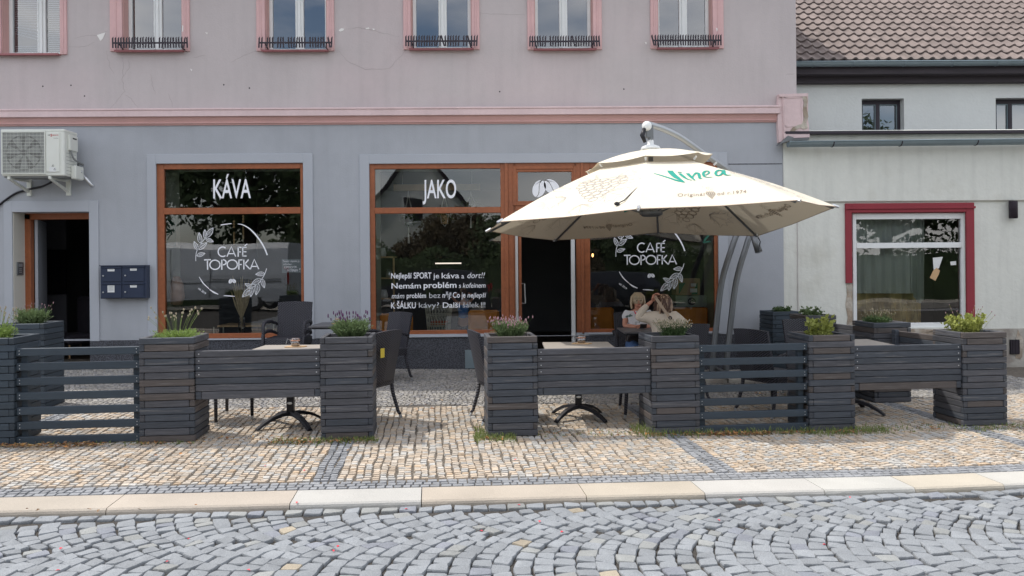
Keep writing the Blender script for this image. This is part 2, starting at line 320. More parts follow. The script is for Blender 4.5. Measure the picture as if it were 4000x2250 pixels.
# ================================================================ the tall house with the cafe
house = thing('town_house', 'long two storey house with pinkish upper floor over a blue grey cafe ground floor', 'house', (-2, FY, 0))
XL, XR = -11.0, W(3110, 200, FY).x
XR2 = W(3060, 900, FY).x
ztop = W(1500, 480, FY).z; zcor0 = W(1500, 484, FY).z; zcor1 = W(1500, 422, FY).z; zplinth = W(1000, 1324, FY).z
UW = [(-150,28,235,212,0), (432,495,710,199,1), (1003,1052,1275,198,1), (1576,1607,1840,192,1), (2060,2089,2313,193,1), (2540,2570,2780,189,1)]
UWR = [263, 742, 1306, 1873, 2350, 2825]
uh = []
for i, (c0, f0, f1, sy, g) in enumerate(UW):
    a, b, c, d = rect(f0 - (22 if i in (0,) else 16 if i < 3 else 3), -260, f1 + 1, sy, FY); uh.append((a, b, c, 6.35, .22))
bw(wall(XL, XR, zcor1 - .02, 6.5, FY, uh), 'upper_wall', M['plaster_up'], house)
LWr = rect(613, 638, 1187, 1322, FY); RWr = rect(1445, 636, 2806, 1301, FY); DRr = rect(52, 828, 352, 1432, FY); DOOR = rect(2010, 636, 2250, 1436, FY)
zth = W(2140, 1434, FY).z
lh = [(*LWr, .08), (RWr[0], DOOR[0], RWr[2], RWr[3], .08), (DOOR[0], DOOR[1], zth, RWr[3], .08), (DOOR[1], RWr[1], RWr[2], RWr[3], .08), (DRr[0], DRr[1], W(200, 1432, FY).z, DRr[3], .30)]
mbw = wall(XL, XR2, zplinth, zcor0 + .03, FY, [h if h[2] > zplinth else (h[0], h[1], zplinth, h[3], h[4]) for h in lh])
# lintel and jamb faces between the three openings of the cafe front lie behind its timber frame
bw(mbw, 'ground_floor_wall', M['plaster_low'], house)
mb = MB(); Yp = FY - .018
for a, b in ((XL, DRr[0]), (DRr[1], DOOR[0]), (DOOR[1], XR2)):
    mb.box(a, b, Yp, FY + .02, -.35, zplinth - .004)
bw(mb, 'plinth', M['plinth'], house)
mb = MB(); mb.box(W(1817,1400,FY).x, W(1862,1400,FY).x, Yp-.012, Yp-.002, W(1840,1438,FY).z, W(1840,1366,FY).z); bw(mb, 'plinth_hatch', M['zinc'], house)
def band(x0, x1, y0, y1, r, nm='window_surround'):
    a, b, c, d = rect(x0, y0, x1, y1, FY); e0, e1, g0, g1 = r; mb = MB(); y = FY - .016; t = FY + .01
    mb.box(a, e0, y, t, c, d); mb.box(e1, b, y, t, c, d); mb.box(e0, e1, y, t, g1, d)
    bw(mb, nm, M['plaster_band'], house, bev=.004)
band(577, 1225, 601, 1330, LWr); band(1407, 2843, 600, 1312, RWr); band(18, 388, 785, 1346, DRr, 'door_surround')
# groove in the render right of the cafe front
mb = MB(); a = W(2844, 641, FY); b = W(3055, 641, FY); mb.box(a.x, b.x, FY-.004, FY+.01, a.z-.006, a.z+.006); bw(mb, 'wall_groove', M['plinth'], house)
# cornice
def moulding(prof, x0, x1):
    mb = MB(); n = len(prof)
    vs = [(x, FY - y, z) for x in (x0, x1) for y, z in prof]
    mb.add(vs, [(i, i+1, n+i+1, n+i) for i in range(n-1)] + [tuple(range(n)), tuple(reversed(range(n, 2*n)))]); return mb
Z = lambda y: W(1500, y, FY).z
xc = W(3038, 450, FY).x
bw(moulding([(-.02, Z(421)), (.105, Z(424)), (.11, Z(430)), (.095, Z(432)), (.095, Z(434)), (.10, Z(436)), (.10, Z(455)), (-.02, Z(455.01))], XL, xc), 'cornice_top', M['pinkpale'], house)
bw(moulding([(-.02, Z(455)), (.055, Z(455.2)), (.05, Z(462)), (.035, Z(470)), (.03, Z(474)), (.042, Z(476)), (.042, Z(480)), (.02, Z(483)), (.02, Z(486)), (-.02, Z(486.5))], XL, xc), 'cornice_moulding', M['pinkdark'], house)
# upper windows
for i, (c0, f0, f1, sy, g) in enumerate(UW):
    a, b, c, d, dp = uh[i]; y = FY + .15
    ca = W(c0, 100, FY).x; cb = W(UWR[i], 100, FY).x
    mb = MB(); zt = 6.5
    for x0, x1 in ((ca, a), (b, cb)):
        mb.box(x0, x1, FY-.03, FY+.01, c - (.0 if i else .0) - .01, zt)
        m_ = (x0 + x1) / 2; mb.box(m_-.012, m_+.012, FY-.04, FY-.028, c + .01, zt)
    mb.box(ca, cb, FY-.03, FY+.01, zt, zt+.1); bw(mb, 'window_casing', M['pink'], house, bev=.006)
    mb = MB(); mb.box(a + .002, a+.012, FY+.001, y, c, 6.35); mb.box(b-.012, b-.002, FY+.001, y, c, 6.35); bw(mb, 'window_reveal', M['pinkdark'], house)
    wn = partw('upper_window', house); mb = MB(); xm = (a + b) / 2 + (.01 if i else .06)
    frame_mb(a+.012, b-.012, c, 6.35, y, y+.06, .05, .05, .06, .07, mb)
    mb.box(xm-.062, xm+.062, y, y+.05, c+.07, 6.29); mb.box(xm-.022, xm+.022, y-.018, y+.0, c+.02, 6.3); mb.box(xm-.055, xm-.035, y-.008, y, c+.07, 6.29)
    bw(mb, 'frame', M['whiteframe'], wn, bev=.003)
    mb = MB(); mb.quad((a+.05, y+.03, c+.06), (b-.05, y+.03, c+.06), (b-.05, y+.03, 6.3), (a+.05, y+.03, 6.3)); bw(mb, 'pane', M['glass_up'], wn)
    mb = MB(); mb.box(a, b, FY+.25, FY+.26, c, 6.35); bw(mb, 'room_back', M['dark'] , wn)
    if i == 0:
        mb = MB()
        for k in range(44):
            z = c + .06 + k * .033
            for (u0, u1) in ((a+.06, xm-.07), (xm+.07, b-.06)):
                lift = .10 * max(0, 1 - abs(k - 9) / 6) if u0 < xm - .1 else 0
                if 3 < k < 9 and u0 < xm-.1 : continue
                mb.add([(u0, y+.07, z+.012), (u1, y+.07, z+.012-lift), (u1, y+.085, z+.03-lift), (u0, y+.085, z+.03)], [(0,1,2,3)])
        bw(mb, 'blind', M['whiteframe'], wn)
    mb = MB(); sa, sb = (a-.08, b-.0) if i == 0 else (W(c0+24, 190, FY).x, W(UWR[i]-22, 190, FY).x)
    mb.box(sa, sb, FY-.085, y, c-.022, c-.006); mb.box(sa, sb, FY-.088, FY-.080, c-.034, c-.006); bw(mb, 'window_sill', M['sillred'], house)
    if g:
        ga, gb = W(c0+10, 170, FY-.14).x, W(UWR[i]-10, 170, FY-.14).x; yy = FY - .15; z0 = c + .002; hh = .155
        mb = MB(); n = 27; rr = random.Random(i+3)
        mb.box(ga, gb, yy, yy+.012, z0+.065, z0+.088)
        for k in range(n+1):
            if rr.random() < .05: continue
            x = ga + (gb-ga)*k/n; t = (rr.random()-.5)*.012 if rr.random() < .93 else (rr.random()-.5)*.05; w_ = .011
            mb.prism([(x-t-w_, yy-.004, z0), (x-t+w_, yy-.004, z0), (x+t+w_, yy-.004, z0+hh+.012), (x+t-w_, yy-.004, z0+hh-.010)], (0,.004,0))
        for x in (ga+.08, gb-.08): mb.tube([(x, yy+.01, z0+.075), (x+.02*(1 if x<xm else -1), yy+.07, z0+.02), (x+.02, FY+.03, z0-.02)], .010, 5)
        bw(mb, 'spiked_rail', M['iron'], house)
# cracks and chips in the plaster
def crack(pts, px, w_=.006, name='plaster_crack', mtl='plinth'):
    rr = random.Random(int(px)); q = []
    for i in range(len(pts)-1):
        for k in range(6):
            t = k/6; q.append(W(pts[i][0]*(1-t)+pts[i+1][0]*t + rr.uniform(-2.5,2.5), pts[i][1]*(1-t)+pts[i+1][1]*t + rr.uniform(-1.5,1.5), FY-.0015))
    q.append(W(*pts[-1], FY-.0015)); mb = MB(); n = len(q); mb.ribbon(q, [w_*(.35+.65*math.sin(math.pi*(i+.5)/n)) for i in range(n)]); return mb
CRK = [[(288,150),(345,137),(378,140),(395,130),(420,120)], [(268,182),(330,183),(370,165)], [(415,198),(428,260),(445,287)], [(475,225),(483,260),(478,310),(487,355),(430,425)], [(500,235),(507,262),(480,300)], [(487,370),(515,388),(540,422)], [(590,290),(595,330),(610,370)],
       [(757,225),(800,215)], [(900,245),(945,220),(1005,198)], [(1350,115),(1400,108),(1440,113),(1490,128),(1560,143)], [(660,365),(675,420)], [(1320,195),(1360,240),(1430,272),(1520,268),(1590,192)], [(1875,50),(1925,55),(2050,58)], [(3070,290),(3105,288)], [(3030,400),(3045,370)]]
M['crackm'] = mat('plaster crack', (.36,.315,.315), .9, .1, 8); M['chip'] = mat('bare white plaster', (.78,.76,.74), .9, .05, 8)
mb = MB()
for i, c_ in enumerate(CRK):
    k_ = crack(c_, c_[0][0], .0055); mb.add(k_.v, k_.f)
bw(mb, 'plaster_cracks', M['crackm'], house)
mb = MB()
for poly in ([(378,137),(395,131),(412,126),(402,150),(392,160),(384,146)], [(1323,118),(1332,110),(1345,112),(1340,120),(1328,124)], [(1427,110),(1440,107),(1444,112),(1430,114)], [(1455,111),(1464,113),(1462,118),(1456,116)], [(742,268),(751,272),(748,278)], [(800,126),(812,128),(808,133)], [(2518,164),(2527,166),(2524,174)], [(712,98),(716,100),(715,125),(711,122)], [(2797,108),(2806,111),(2800,124)]):
    mb.prism([W(x, y, FY-.032 if x > 700 and x < 730 or x > 2790 else FY-.0045) for x, y in poly], (0,.0035,0))
bw(mb, 'plaster_chips', M['chip'], house)
mb = MB()
for x, y in ((167,337),(277,333),(330,375),(874,331),(974,344),(1952,358),(2437,348)):
    p = W(x, y, FY-.002); mb.lathe([(.0,-.001),(.012,-.001)], (0,0,0), 8, Matrix.Translation(p) @ Matrix.Rotation(R_(90),4,'X'))
bw(mb, 'anchor_holes', M['black'], house)
# cast shadow giving mass of the building: side walls, back and roof
mb = MB(); zt = 6.5
mb.quad((XR, FY, -.3), (XR, FY+9, -.3), (XR, FY+9, zt), (XR, FY, zt)); mb.quad((XL, FY+9, -.3), (XL, FY, -.3), (XL, FY, zt), (XL, FY+9, zt)); mb.quad((XR, FY+9, -.3), (XL, FY+9, -.3), (XL, FY+9, zt), (XR, FY+9, zt))
bw(mb, 'side_wall', M['plaster_up'], house)
mb = MB(); mb.add([(XR+.06, FY-.58, zt), (XR+.06, FY+9.4, zt), (XL-.1, FY+9.4, zt), (XL-.1, FY-.58, zt), (XR-4.8, FY+4.5, zt+3.0), (XL+4.8, FY+4.5, zt+3.0)], [(0,1,2,3),(0,4,1),(1,4,5,2),(2,5,3),(3,5,4,0)]); bw(mb, 'roof', M['tile'], house)
# wall return below the upper storey edge, down the right side of the ground floor
# ---- shop windows
WF = M['woodframe']
def pr(x0, y0, x1, y1, Y=FY+.03): return rect(x0, y0, x1, y1, Y)
def timber(r, y0=FY+.02, y1=FY+.10, mb=None): mb = mb or MB(); mb.box(r[0], r[1], y0, y1, r[2], r[3]); return mb
def sheet(r, Y): return MB().quad((r[0],Y,r[2]),(r[1],Y,r[2]),(r[1],Y,r[3]),(r[0],Y,r[3]))
w1 = partw('shop_window', house); tag(w1, 'left brown framed cafe window lettered with one word over a round logo')
mb = MB(); r = pr(614, 639, 1187, 1321)
gl_u = pr(641, 660, 1174, 811); gl_l = pr(641, 836, 1176, 1302)
ln = []
mb.box(r[0], gl_u[0], FY+.02, FY+.1, r[2], r[3]); mb.box(gl_u[1], r[1], FY+.02, FY+.1, r[2], r[3]); mb.box(gl_u[0], gl_u[1], FY+.02, FY+.1, gl_u[3], r[3]); mb.box(gl_u[0], gl_u[1], FY+.018, FY+.1, gl_l[3], gl_u[2]); mb.box(gl_u[0], gl_u[1], FY+.02, FY+.1, r[2], gl_l[2])
bw(mb, 'frame', WF, w1, bev=.004)
mb = MB(); mb.box(r[0]-.02, r[1]+.02, FY-.04, FY+.02, r[2]-.02, r[2]-.002); bw(mb, 'sill', M['plaster_band'], w1)
YG = FY + .055
bw(sheet((gl_u[0]-.01, gl_u[1]+.01, gl_u[2]-.01, gl_u[3]+.01), YG), 'pane', M['glass'], w1); bw(sheet((gl_l[0]-.01, gl_l[1]+.01, gl_l[2]-.01, gl_l[3]+.01), YG), 'pane', M['glass'], w1)
w2 = partw('shop_window', house); tag(w2, 'middle brown framed cafe window lettered with four lines of writing')
mb = MB(); g2u = pr(1464, 659, 1955, 810); g2l = pr(1464, 833, 1955, 1290); r2 = pr(1446, 637, 1985, 1310)
mb.box(r2[0], g2u[0], FY+.02, FY+.1, r2[2], r2[3]); mb.box(g2u[1], r2[1], FY+.02, FY+.1, r2[2], r2[3]); mb.box(g2u[0], g2u[1], FY+.02, FY+.1, g2u[3], r2[3]); mb.box(g2u[0], g2u[1], FY+.018, FY+.1, g2l[3], g2u[2]); mb.box(g2u[0], g2u[1], FY+.02, FY+.1, r2[2], g2l[2]); mb.box(r2[1]-.045, r2[1]+.005, FY+.0, FY+.02, r2[2], r2[3])
bw(mb, 'frame', WF, w2, bev=.004)
for g in (g2u, g2l): bw(sheet((g[0]-.01, g[1]+.01, g[2]-.01, g[3]+.01), YG), 'pane', M['glass'], w2)
mb = MB(); mb.box(r2[0]-.02, r2[1], FY-.04, FY+.02, r2[2]-.02, r2[2]-.002); bw(mb, 'sill', M['plaster_band'], w2)
dr = partw('cafe_door', house); zt = r2[3]; zb = zth
mb = MB(); x0, x1 = r2[1]+.005, W(2252, 800, FY).x; hd = pr(2010, 657, 2245, 790); gd = pr(2023, 671, 2233, 785)
mb.box(x0, W(2012,900,FY).x, FY+.02, FY+.1, zb, zt); mb.box(W(2249,900,FY).x, W(2305,900,FY).x, FY+.02, FY+.1, r2[2]-.02, zt); mb.box(W(2249,900,FY).x+.001, W(2290,900,FY).x, FY+.02, FY+.1, zb, r2[2]-.02)
mb.box(W(2012,900,FY).x, W(2249,900,FY).x, FY+.02, FY+.1, gd[3], zt); mb.box(W(2012,900,FY).x, W(2249,900,FY).x, FY+.02, FY+.1, W(2130,822,FY).z, gd[2])
mb.box(W(2012,900,FY).x, gd[0], FY+.02, FY+.1, gd[2], gd[3]); mb.box(gd[1], W(2249,900,FY).x, FY+.02, FY+.1, gd[2], gd[3]); frame_mb(hd[0]-.03, hd[1]+.03, hd[2]-.05, hd[3]+.03, FY+.004, FY+.02, .05, .05, .045, .05, mb)
mb.box(W(2270,900,FY).x, W(2280,900,FY).x, FY, FY+.02, r2[2], zt)
bw(mb, 'frame', WF, dr, bev=.004)
bw(sheet(gd, YG), 'pane', M['glass'], dr)
mb = MB(); a = W(2013, 1100, FY).x; mb.box(a, a+.045, FY+.1, FY+.16, zb, W(2130,822,FY).z); b = W(2248, 1100, FY).x; mb.box(b-.055, b, FY+.05, FY+.13, zb, W(2130,822,FY).z); bw(mb, 'door_jamb', M['whiteframe'], dr)
mb = MB(); x = a + .055; lf = [(x, FY+.16), (x+.045, FY+.16), (x+.015, FY+1.05), (x-.03, FY+1.05)]
mb.prism([(q[0], q[1], zb+.01) for q in lf], (0, 0, W(2130,822,FY).z - zb - .02)); lf_o = bw(mb, 'door_leaf', M['woodframe'], dr)
mb = MB(); hx = x + .07; mb.tube([(hx-.03, FY+.2, 1.33-.05), (hx+.02, FY+.17, 1.33-.05), (hx+.03, FY+.17, .98), (hx-.03, FY+.2, .98)], .012, 6); bw(mb, 'door_handle', M['alu'], dr)
mb = MB(); mb.box(W(2012,1400,FY).x, W(2249,1400,FY).x, FY-.03, FY+.3, -.2, zb+.004); bw(mb, 'threshold', M['black'], dr)
w3 = partw('shop_window', house); tag(w3, 'right brown framed cafe window with a round logo behind the seated guests')
g3u = pr(2306, 657, 2789, 806); g3l = pr(2306, 828, 2790, 1283); r3 = pr(2296, 633, 2806, 1297)
mb = MB(); ex = W(2305, 900, FY).x
mb.box(g3u[1], r3[1], FY+.02, FY+.1, r3[2], zt); mb.box(ex, g3u[1], FY+.02, FY+.1, g3u[3], zt); mb.box(ex, g3u[1], FY+.018, FY+.1, g3l[3], g3u[2]); mb.box(ex, g3u[1], FY+.02, FY+.1, r3[2], g3l[2])
bw(mb, 'frame', WF, w3, bev=.004)
for g in (g3u, g3l): bw(sheet((g[0]-.01, g[1]+.01, g[2]-.01, g[3]+.01), YG), 'pane', M['glass'], w3)
mb = MB(); mb.box(r3[0], r3[1]+.02, FY-.04, FY+.02, r3[2]-.02, r3[2]-.002); bw(mb, 'sill', M['plaster_band'], w3)
for ww, rr_ in ((w1, r), (w2, r2), (w3, r3)):
    mb = MB(); cx = (rr_[0]+rr_[1])/2; mb.ellip((cx, FY+.015, rr_[2]+.03), (.03,.01,.008), 8, 4); bw(mb, 'drain_cap', M['woodframe'], ww)
# ---- lettering
YL = FY + .05
def P2(pts, f): return [W(*f(x, y), YL) for x, y in pts]
Z7 = lambda x, y: (640 + x*.4624, 650 + y*.4624)
def logo(parent, f, sc_=1.0):
    px = .00387 * .4624 * sc_; V = M['vinyl']; mb = MB()
    def seg(pts, wd): mb.ribbon(P2(pts, f), [x*px for x in wd] if isinstance(wd, list) else wd*px)
    def smooth(pts, n=6):
        q = []
        for i in range(len(pts)-1):
            p0 = pts[max(i-1,0)]; p1 = pts[i]; p2 = pts[i+1]; p3 = pts[min(i+2, len(pts)-1)]
            for k in range(n):
                t = k/n; q.append(tuple(.5*((2*p1[j]) + (-p0[j]+p2[j])*t + (2*p0[j]-5*p1[j]+4*p2[j]-p3[j])*t*t + (-p0[j]+3*p1[j]-3*p2[j]+p3[j])*t**3) for j in (0,1)))
        return q + [pts[-1]]
    def arc(pts, w0, w1, w2):
        q = smooth(pts); n = len(q); seg(q, [w0 + (w1-w0)*min(1, 2*i/n) + (w2-w1)*max(0, 2*i/n-1) for i in range(n)])
    arc([(625,486),(665,493),(715,520),(765,566),(815,630),(850,690),(874,750)], 4, 13, 11)
    arc([(480,495),(525,488),(572,483)], 8, 8, 5); arc([(298,933),(318,965),(340,995),(382,1034)], 5, 10, 6); arc([(385,1038),(420,1062),(460,1080)], 6, 13, 5); arc([(505,1092),(550,1094),(600,1098)], 5, 9, 4)
    bw(mb, 'logo_ring', V, parent); mb = MB(); W1 = 10.5
    def ring(cx, cy, rx, ry, t0=0, t1=360, n=22, wd=W1): seg([(cx+rx*math.cos(R_(t0+(t1-t0)*i/n)), cy-ry*math.sin(R_(t0+(t1-t0)*i/n))) for i in range(n+1)], wd)
    y0, y1 = 684, 758; top = y0; 
    ring(497, 721, 38, 40, 52, 308); seg([(533,762),(570,678),(607,762)], W1); seg([(548,737),(592,737)], W1*.9)
    seg([(628,762),(628,679)], W1); seg([(624,683),(657,683)], W1*.9); seg([(628,722),(652,722)], W1*.9)
    seg([(666,762),(666,679)], W1); [seg([(662,y),(698,y)], W1*.9) for y in (683,721,757)]; seg([(683,672),(704,654)], 9)
    seg([(340,790),(397,788)], W1); seg([(368,790),(370,873)], W1); ring(432, 831, 43, 39, 0, 360); seg([(490,873),(490,788)], W1); ring(502, 810, 24, 21, 95, -95, 14); 
    ring(578, 829, 43, 39, 0, 360); seg([(634,871),(634,787)], W1); seg([(630,790),(664,790)], W1*.9); seg([(634,829),(658,829)], W1*.9)
    seg([(676,870),(676,787)], W1); seg([(678,832),(716,787)], W1); seg([(682,822),(728,868)], W1); seg([(730,870),(764,785),(802,868)], W1); seg([(745,845),(784,845)], W1*.9)
    bw(mb, 'logo_lettering', V, parent); mb = MB()
    def leaf(b, t):
        bx, by = b; tx, ty = t; dx, dy = tx-bx, ty-by; Ln = math.hypot(dx, dy); nx, ny = -dy/Ln, dx/Ln; wd = Ln*.21
        def pt(u, s): k = math.sin(math.pi*u**.8)*wd*s; return (bx+dx*u+nx*k, by+dy*u+ny*k)
        for s in (1, -1): seg([pt(i/8, s) for i in range(9)], 4)
        seg([b, (bx+dx*.92, by+dy*.92)], 3)
        for k in range(2, 7):
            u = k/8
            for s in (1, -1): seg([pt(u, 0), pt(min(1, u+.13), s*.8)], 2.2)
    seg(smooth([(270,800),(272,740),(290,690),(330,630),(360,595),(415,520)]), 5)
    for b_, t_ in (((285,705),(255,632)),((290,700),(366,643)),((308,648),(298,558)),((352,610),(346,533)),((360,598),(418,517)),((352,612),(420,637)),((277,755),(350,733))): leaf(b_, t_)
    bw(mb, 'logo_sprig', V, parent); mb = MB()
    seg(smooth([(868,862),(852,910),(828,950),(800,985),(750,1022),(700,1060)]), 5)
    for b_, t_ in (((853,905),(773,912)),((828,950),(850,1028)),((825,952),(738,997)),((798,988),(778,1088)),((748,1022),(683,990)),((745,1025),(733,1103)),((742,1030),(660,1104))): leaf(b_, t_)
    bw(mb, 'logo_sprig', V, parent)
    bean(parent, [f(563, 970), f(592, 968)], 15*.4624*sc_, 21*.4624*sc_, 6)
def bean(parent, cs, a, b, n_gap):
    mb = MB()
    for (cx, cy), sg in zip(cs, (1, -1)):
        th = R_(24) * sg; n = 28
        if sg < 0: th = R_(-48)
        for half in (1, -1):
            poly = []
            for i in range(n//2+1):
                t = math.pi*i/(n//2); poly.append((half*a*math.sin(t), -b*math.cos(t)))
            for i in range(n//2, -1, -1):
                t = math.pi*i/(n//2); yy = -b*math.cos(t)*.985; poly.append((math.sin(yy/b*2.6)*a*.24*(1 if sg>0 else -1) + half*a*.055, yy))
            pts = [W(cx + x*math.cos(th) - y*math.sin(th), cy - (x*math.sin(th)*-1) + y*math.cos(th) - 0, YL) for x, y in poly]
            mb.add(pts, [tuple(range(len(pts)))])
    bw(mb, 'bean_symbol', M['vinyl'], parent)
def TX(s, x0, x1, base, cap, parent, m='vinyl', nm='lettering', **k): onw(fit_text(s, x0, x1, base, cap, M[m], nm, parent, Y=YL, **k), parent)
logo(w1, Z7)
logo(w3, lambda x, y: (2436 + (Z7(x,y)[0]-796)*.963, 996.5 + (Z7(x,y)[1]-1014)*.955), .96)
TX('KÁVA', 833, 980, 774, 698, w1, bold=.012); TX('JAKO', 1651, 1782, 774, 700, w2, bold=.012)
bean(dr, [(2106, 737), (2155, 730)], 25, 35, 6)
def ZL(x, y=0): return 1430 + x*.2333
for s, x0, x1, b_, h, bold, sh, m in (
    ('Nejlepší',418,765,290,95,.012,0,'vinyl'), ('SPORT',797,1095,290,102,.014,0,'vinyl'), ('je',1125,1222,288,88,0.006,0,'vinyl'), ('káva',1265,1560,288,95,0.006,0,'vinyl'), ('a',1597,1640,288,80,0.006,0,'vinyl'), ('dort!!',1697,1990,285,98,0.0,.25,'vinyl'),
    ('Nemám',425,918,460,95,.010,0,'vinyl'), ('problém',962,1515,450,98,.018,0,'vinyl'), ('s',1552,1590,447,80,0.004,.1,'vinyl'), ('kofeinem',1620,2000,447,85,0.006,.15,'vinyl'),
    ('mám',428,640,625,90,0.0,.2,'vinyl'), ('problém',680,1003,618,85,.012,0,'vinyl'), ('bez',1058,1245,618,95,-0.004,0,'vinyl2'), ('něj!',1280,1425,615,95,.014,0,'vinyl'), ('Co je',1452,1665,612,95,.012,0,'vinyl'), ('nejlepší',1697,2015,610,85,0.006,.15,'vinyl'),
    ('K ŠÁLKU',418,832,792,102,.014,0,'vinyl'), ('kávy?',885,1220,782,92,-0.004,0,'vinyl2'), ('Další',1285,1580,780,92,.008,0,'vinyl'), ('šálek',1620,1890,775,92,-0.004,0,'vinyl2'), ('!!!',1925,1995,775,92,-0.002,0,'vinyl')):
    by = 1020 + b_*.2333; TX(s, ZL(x0), ZL(x1), by, by - h*.2333, w2, m, bold=bold, shear=sh)
def zal(parent, cx, cy):
    c_, s_ = math.cos(R_(38)), math.sin(R_(38))
    TX('zal. 2019', 0, 1, 0, 1, parent, bold=.012, mapper=lambda a_, b_: W(cx + a_*36*c_ + b_*8*s_, cy + a_*36*s_ - b_*8*c_, YL))
zal(w1, 773, 1128); zal(w3, 2417, 1109)
# handwritten notice and stickers
mb = MB(); a = rect(1100, 1012, 1178, 1066, YL); mb.box(a[0], a[1], YG+.006, YG+.008, a[2], a[3]); M['film'] = mat('clear film', (.16,.20,.22), .5, .05); bw(mb, 'notice_sheet', M['film'], w1)
for s, x0, x1, b_, h, sh in (('Tento objekt je', 1104, 1170, 1024, 8, .1), ('střežen', 1106, 1140, 1035, 7, .2), ('KAMEROVÝM', 1110, 1158, 1049, 10, .25), ('SYSTÉMEM', 1120, 1164, 1062, 10, .3), ('!', 1169, 1173, 1062, 16, .1)):
    TX(s, x0, x1, b_, b_-h, w1, bold=-.015, shear=sh)
mb = MB(); a = rect(2748, 852, 2775, 905, YL); mb.box(a[0], a[1], YL+.001, YL+.0025, a[2], a[3]); bw(mb, 'opening_hours_film', M['film'], w3)
mb = MB(); mb.prism([W(x, y, YL) for x, y in ((2749,935),(2773,908),(2773,920),(2749,948))], (0,.002,0)); mb.prism([W(x, y, YL) for x, y in ((2746,944),(2775,940),(2775,946),(2746,950))], (0,.002,0)); bw(mb, 'window_sticker', M['green'], w3)
# ---- entrance on the left
ed = partw('entrance_door', house); Y2 = FY + .30; xl = W(101, 1000, Y2).x; xr = W(352, 1000, Y2).x + .2; ztd = W(200, 836, Y2).z; zb2 = -.02
mb = MB(); mb.box(xl, W(124, 1000, Y2).x, Y2-.03, Y2+.06, zb2, ztd); mb.box(xl, xr, Y2-.03, Y2+.06, W(240, 857, Y2).z, ztd+.06); bw(mb, 'frame', WF, ed, bev=.004)
mb = MB(); xa = W(127, 1000, Y2).x; mb.prism([(xa, Y2+.06, zb2), (xa+.045, Y2+.06, zb2), (W(183,1000,Y2+.85).x, Y2+.85, zb2), (W(183,1000,Y2+.85).x-.045, Y2+.85, zb2)], (0,0,ztd-zb2-.08)); bw(mb, 'door_leaf', M['plaster_band'], ed)
mb = MB(); mb.box(DRr[0]+.01, DRr[1], FY-.12, FY+.3, -.3, W(200,1436,FY).z); bw(mb, 'step', M['kerb'], ed)
mb = MB(); mb.box(DRr[0]+.002, DRr[0]+.012, FY+.0, Y2, zb2, DRr[3]); M['cream'] = mat('cream reveal', (.60,.58,.52), .9, .05, 2); bw(mb, 'door_reveal', M['cream'], ed)
mb = MB(); a = W(352, 1000, FY).x; mb.box(a-.012, a-.002, FY, Y2+.3, zb2, DRr[3]); bw(mb, 'door_reveal', M['plaster_band'], ed)
mb = MB(); p = W(62, 1050, FY+.07); mb.box(DRr[0]+.012, DRr[0]+.03, FY+.06, FY+.21, W(75,1075,FY+.1).z, W(75,1024,FY+.1).z); ic = bw(mb, 'intercom', M['steel'], ed, bev=.004)
mb = MB()
for k in range(3): mb.box(DRr[0]+.03, DRr[0]+.036, FY+.10, FY+.15, W(75,1066-k*7,FY+.1).z, W(75,1062-k*7,FY+.1).z)
mb.box(DRr[0]+.03, DRr[0]+.036, FY+.09, FY+.17, W(75,1042,FY+.1).z, W(75,1030,FY+.1).z); bw(mb, 'intercom_button', M['alu'], ic).location = (0,0,0)
# ---- rooms behind the glass
def room(x0, x1, y0, y1, z0, z1, m, nm, fl):
    mb = MB(); mb.quad((x0,y1,z0),(x1,y1,z0),(x1,y1,z1),(x0,y1,z1)); mb.quad((x0,y0,z0),(x0,y1,z0),(x0,y1,z1),(x0,y0,z1)); mb.quad((x1,y1,z0),(x1,y0,z0),(x1,y0,z1),(x1,y1,z1)); mb.quad((x0,y0,z1),(x0,y1,z1),(x1,y1,z1),(x1,y0,z1))
    o = bw(mb, nm, m, house); mb = MB(); mb.quad((x0,y0,z0),(x1,y0,z0),(x1,y1,z0),(x0,y1,z0)); bw(mb, 'room_floor', fl, house); return o
YI = FY + .75
room(-8.3, -5.62, FY+.305, 16.5, .03, 3.3, M['room'], 'hall_room', M['floor_in'])
room(-5.5, 3.7, YI, 17.6, .05, 3.3, M['room'], 'cafe_room', M['floor_in'])
for (a, b, c, d) in ((W(622,1000,FY).x, W(1187,1000,FY).x, .06, gl_u[3]+.05), (W(1458,1000,FY).x, W(1975,1000,FY).x, .06, g2u[3]+.05), (W(2290,1000,FY).x, W(2800,1000,FY).x, .06, g3u[3]+.05)):
    mb = MB(); y = FY + .101
    mb.quad((a,y,c),(a,YI,c),(a,YI,d),(a,y,d)); mb.quad((b,y,c),(b,y,d),(b,YI,d),(b,YI,c)); mb.quad((a,y,d),(a,YI,d),(b,YI,d),(b,y,d)); mb.quad((a,y,c),(b,y,c),(b,YI,c),(a,YI,c)); bw(mb, 'room_reveal', M['roomlight'], house)
a, b = W(2012,1000,FY).x, W(2250,1000,FY).x; mb = MB(); y = FY+.17; d = W(2130,822,FY).z
mb.quad((b,y,zb),(b,y,d),(b,YI,d),(b,YI,zb)); mb.quad((a-.05,y,d),(a-.05,YI,d),(b,YI,d),(b,y,d)); mb.quad((a-.05,y,zb),(b,y,zb),(b,YI,zb),(a-.05,YI,zb)); mb.quad((a-.05,y,zb),(a-.05,YI,zb),(a-.05,YI,d),(a-.05,y,d)); bw(mb, 'room_reveal', M['room'], house)
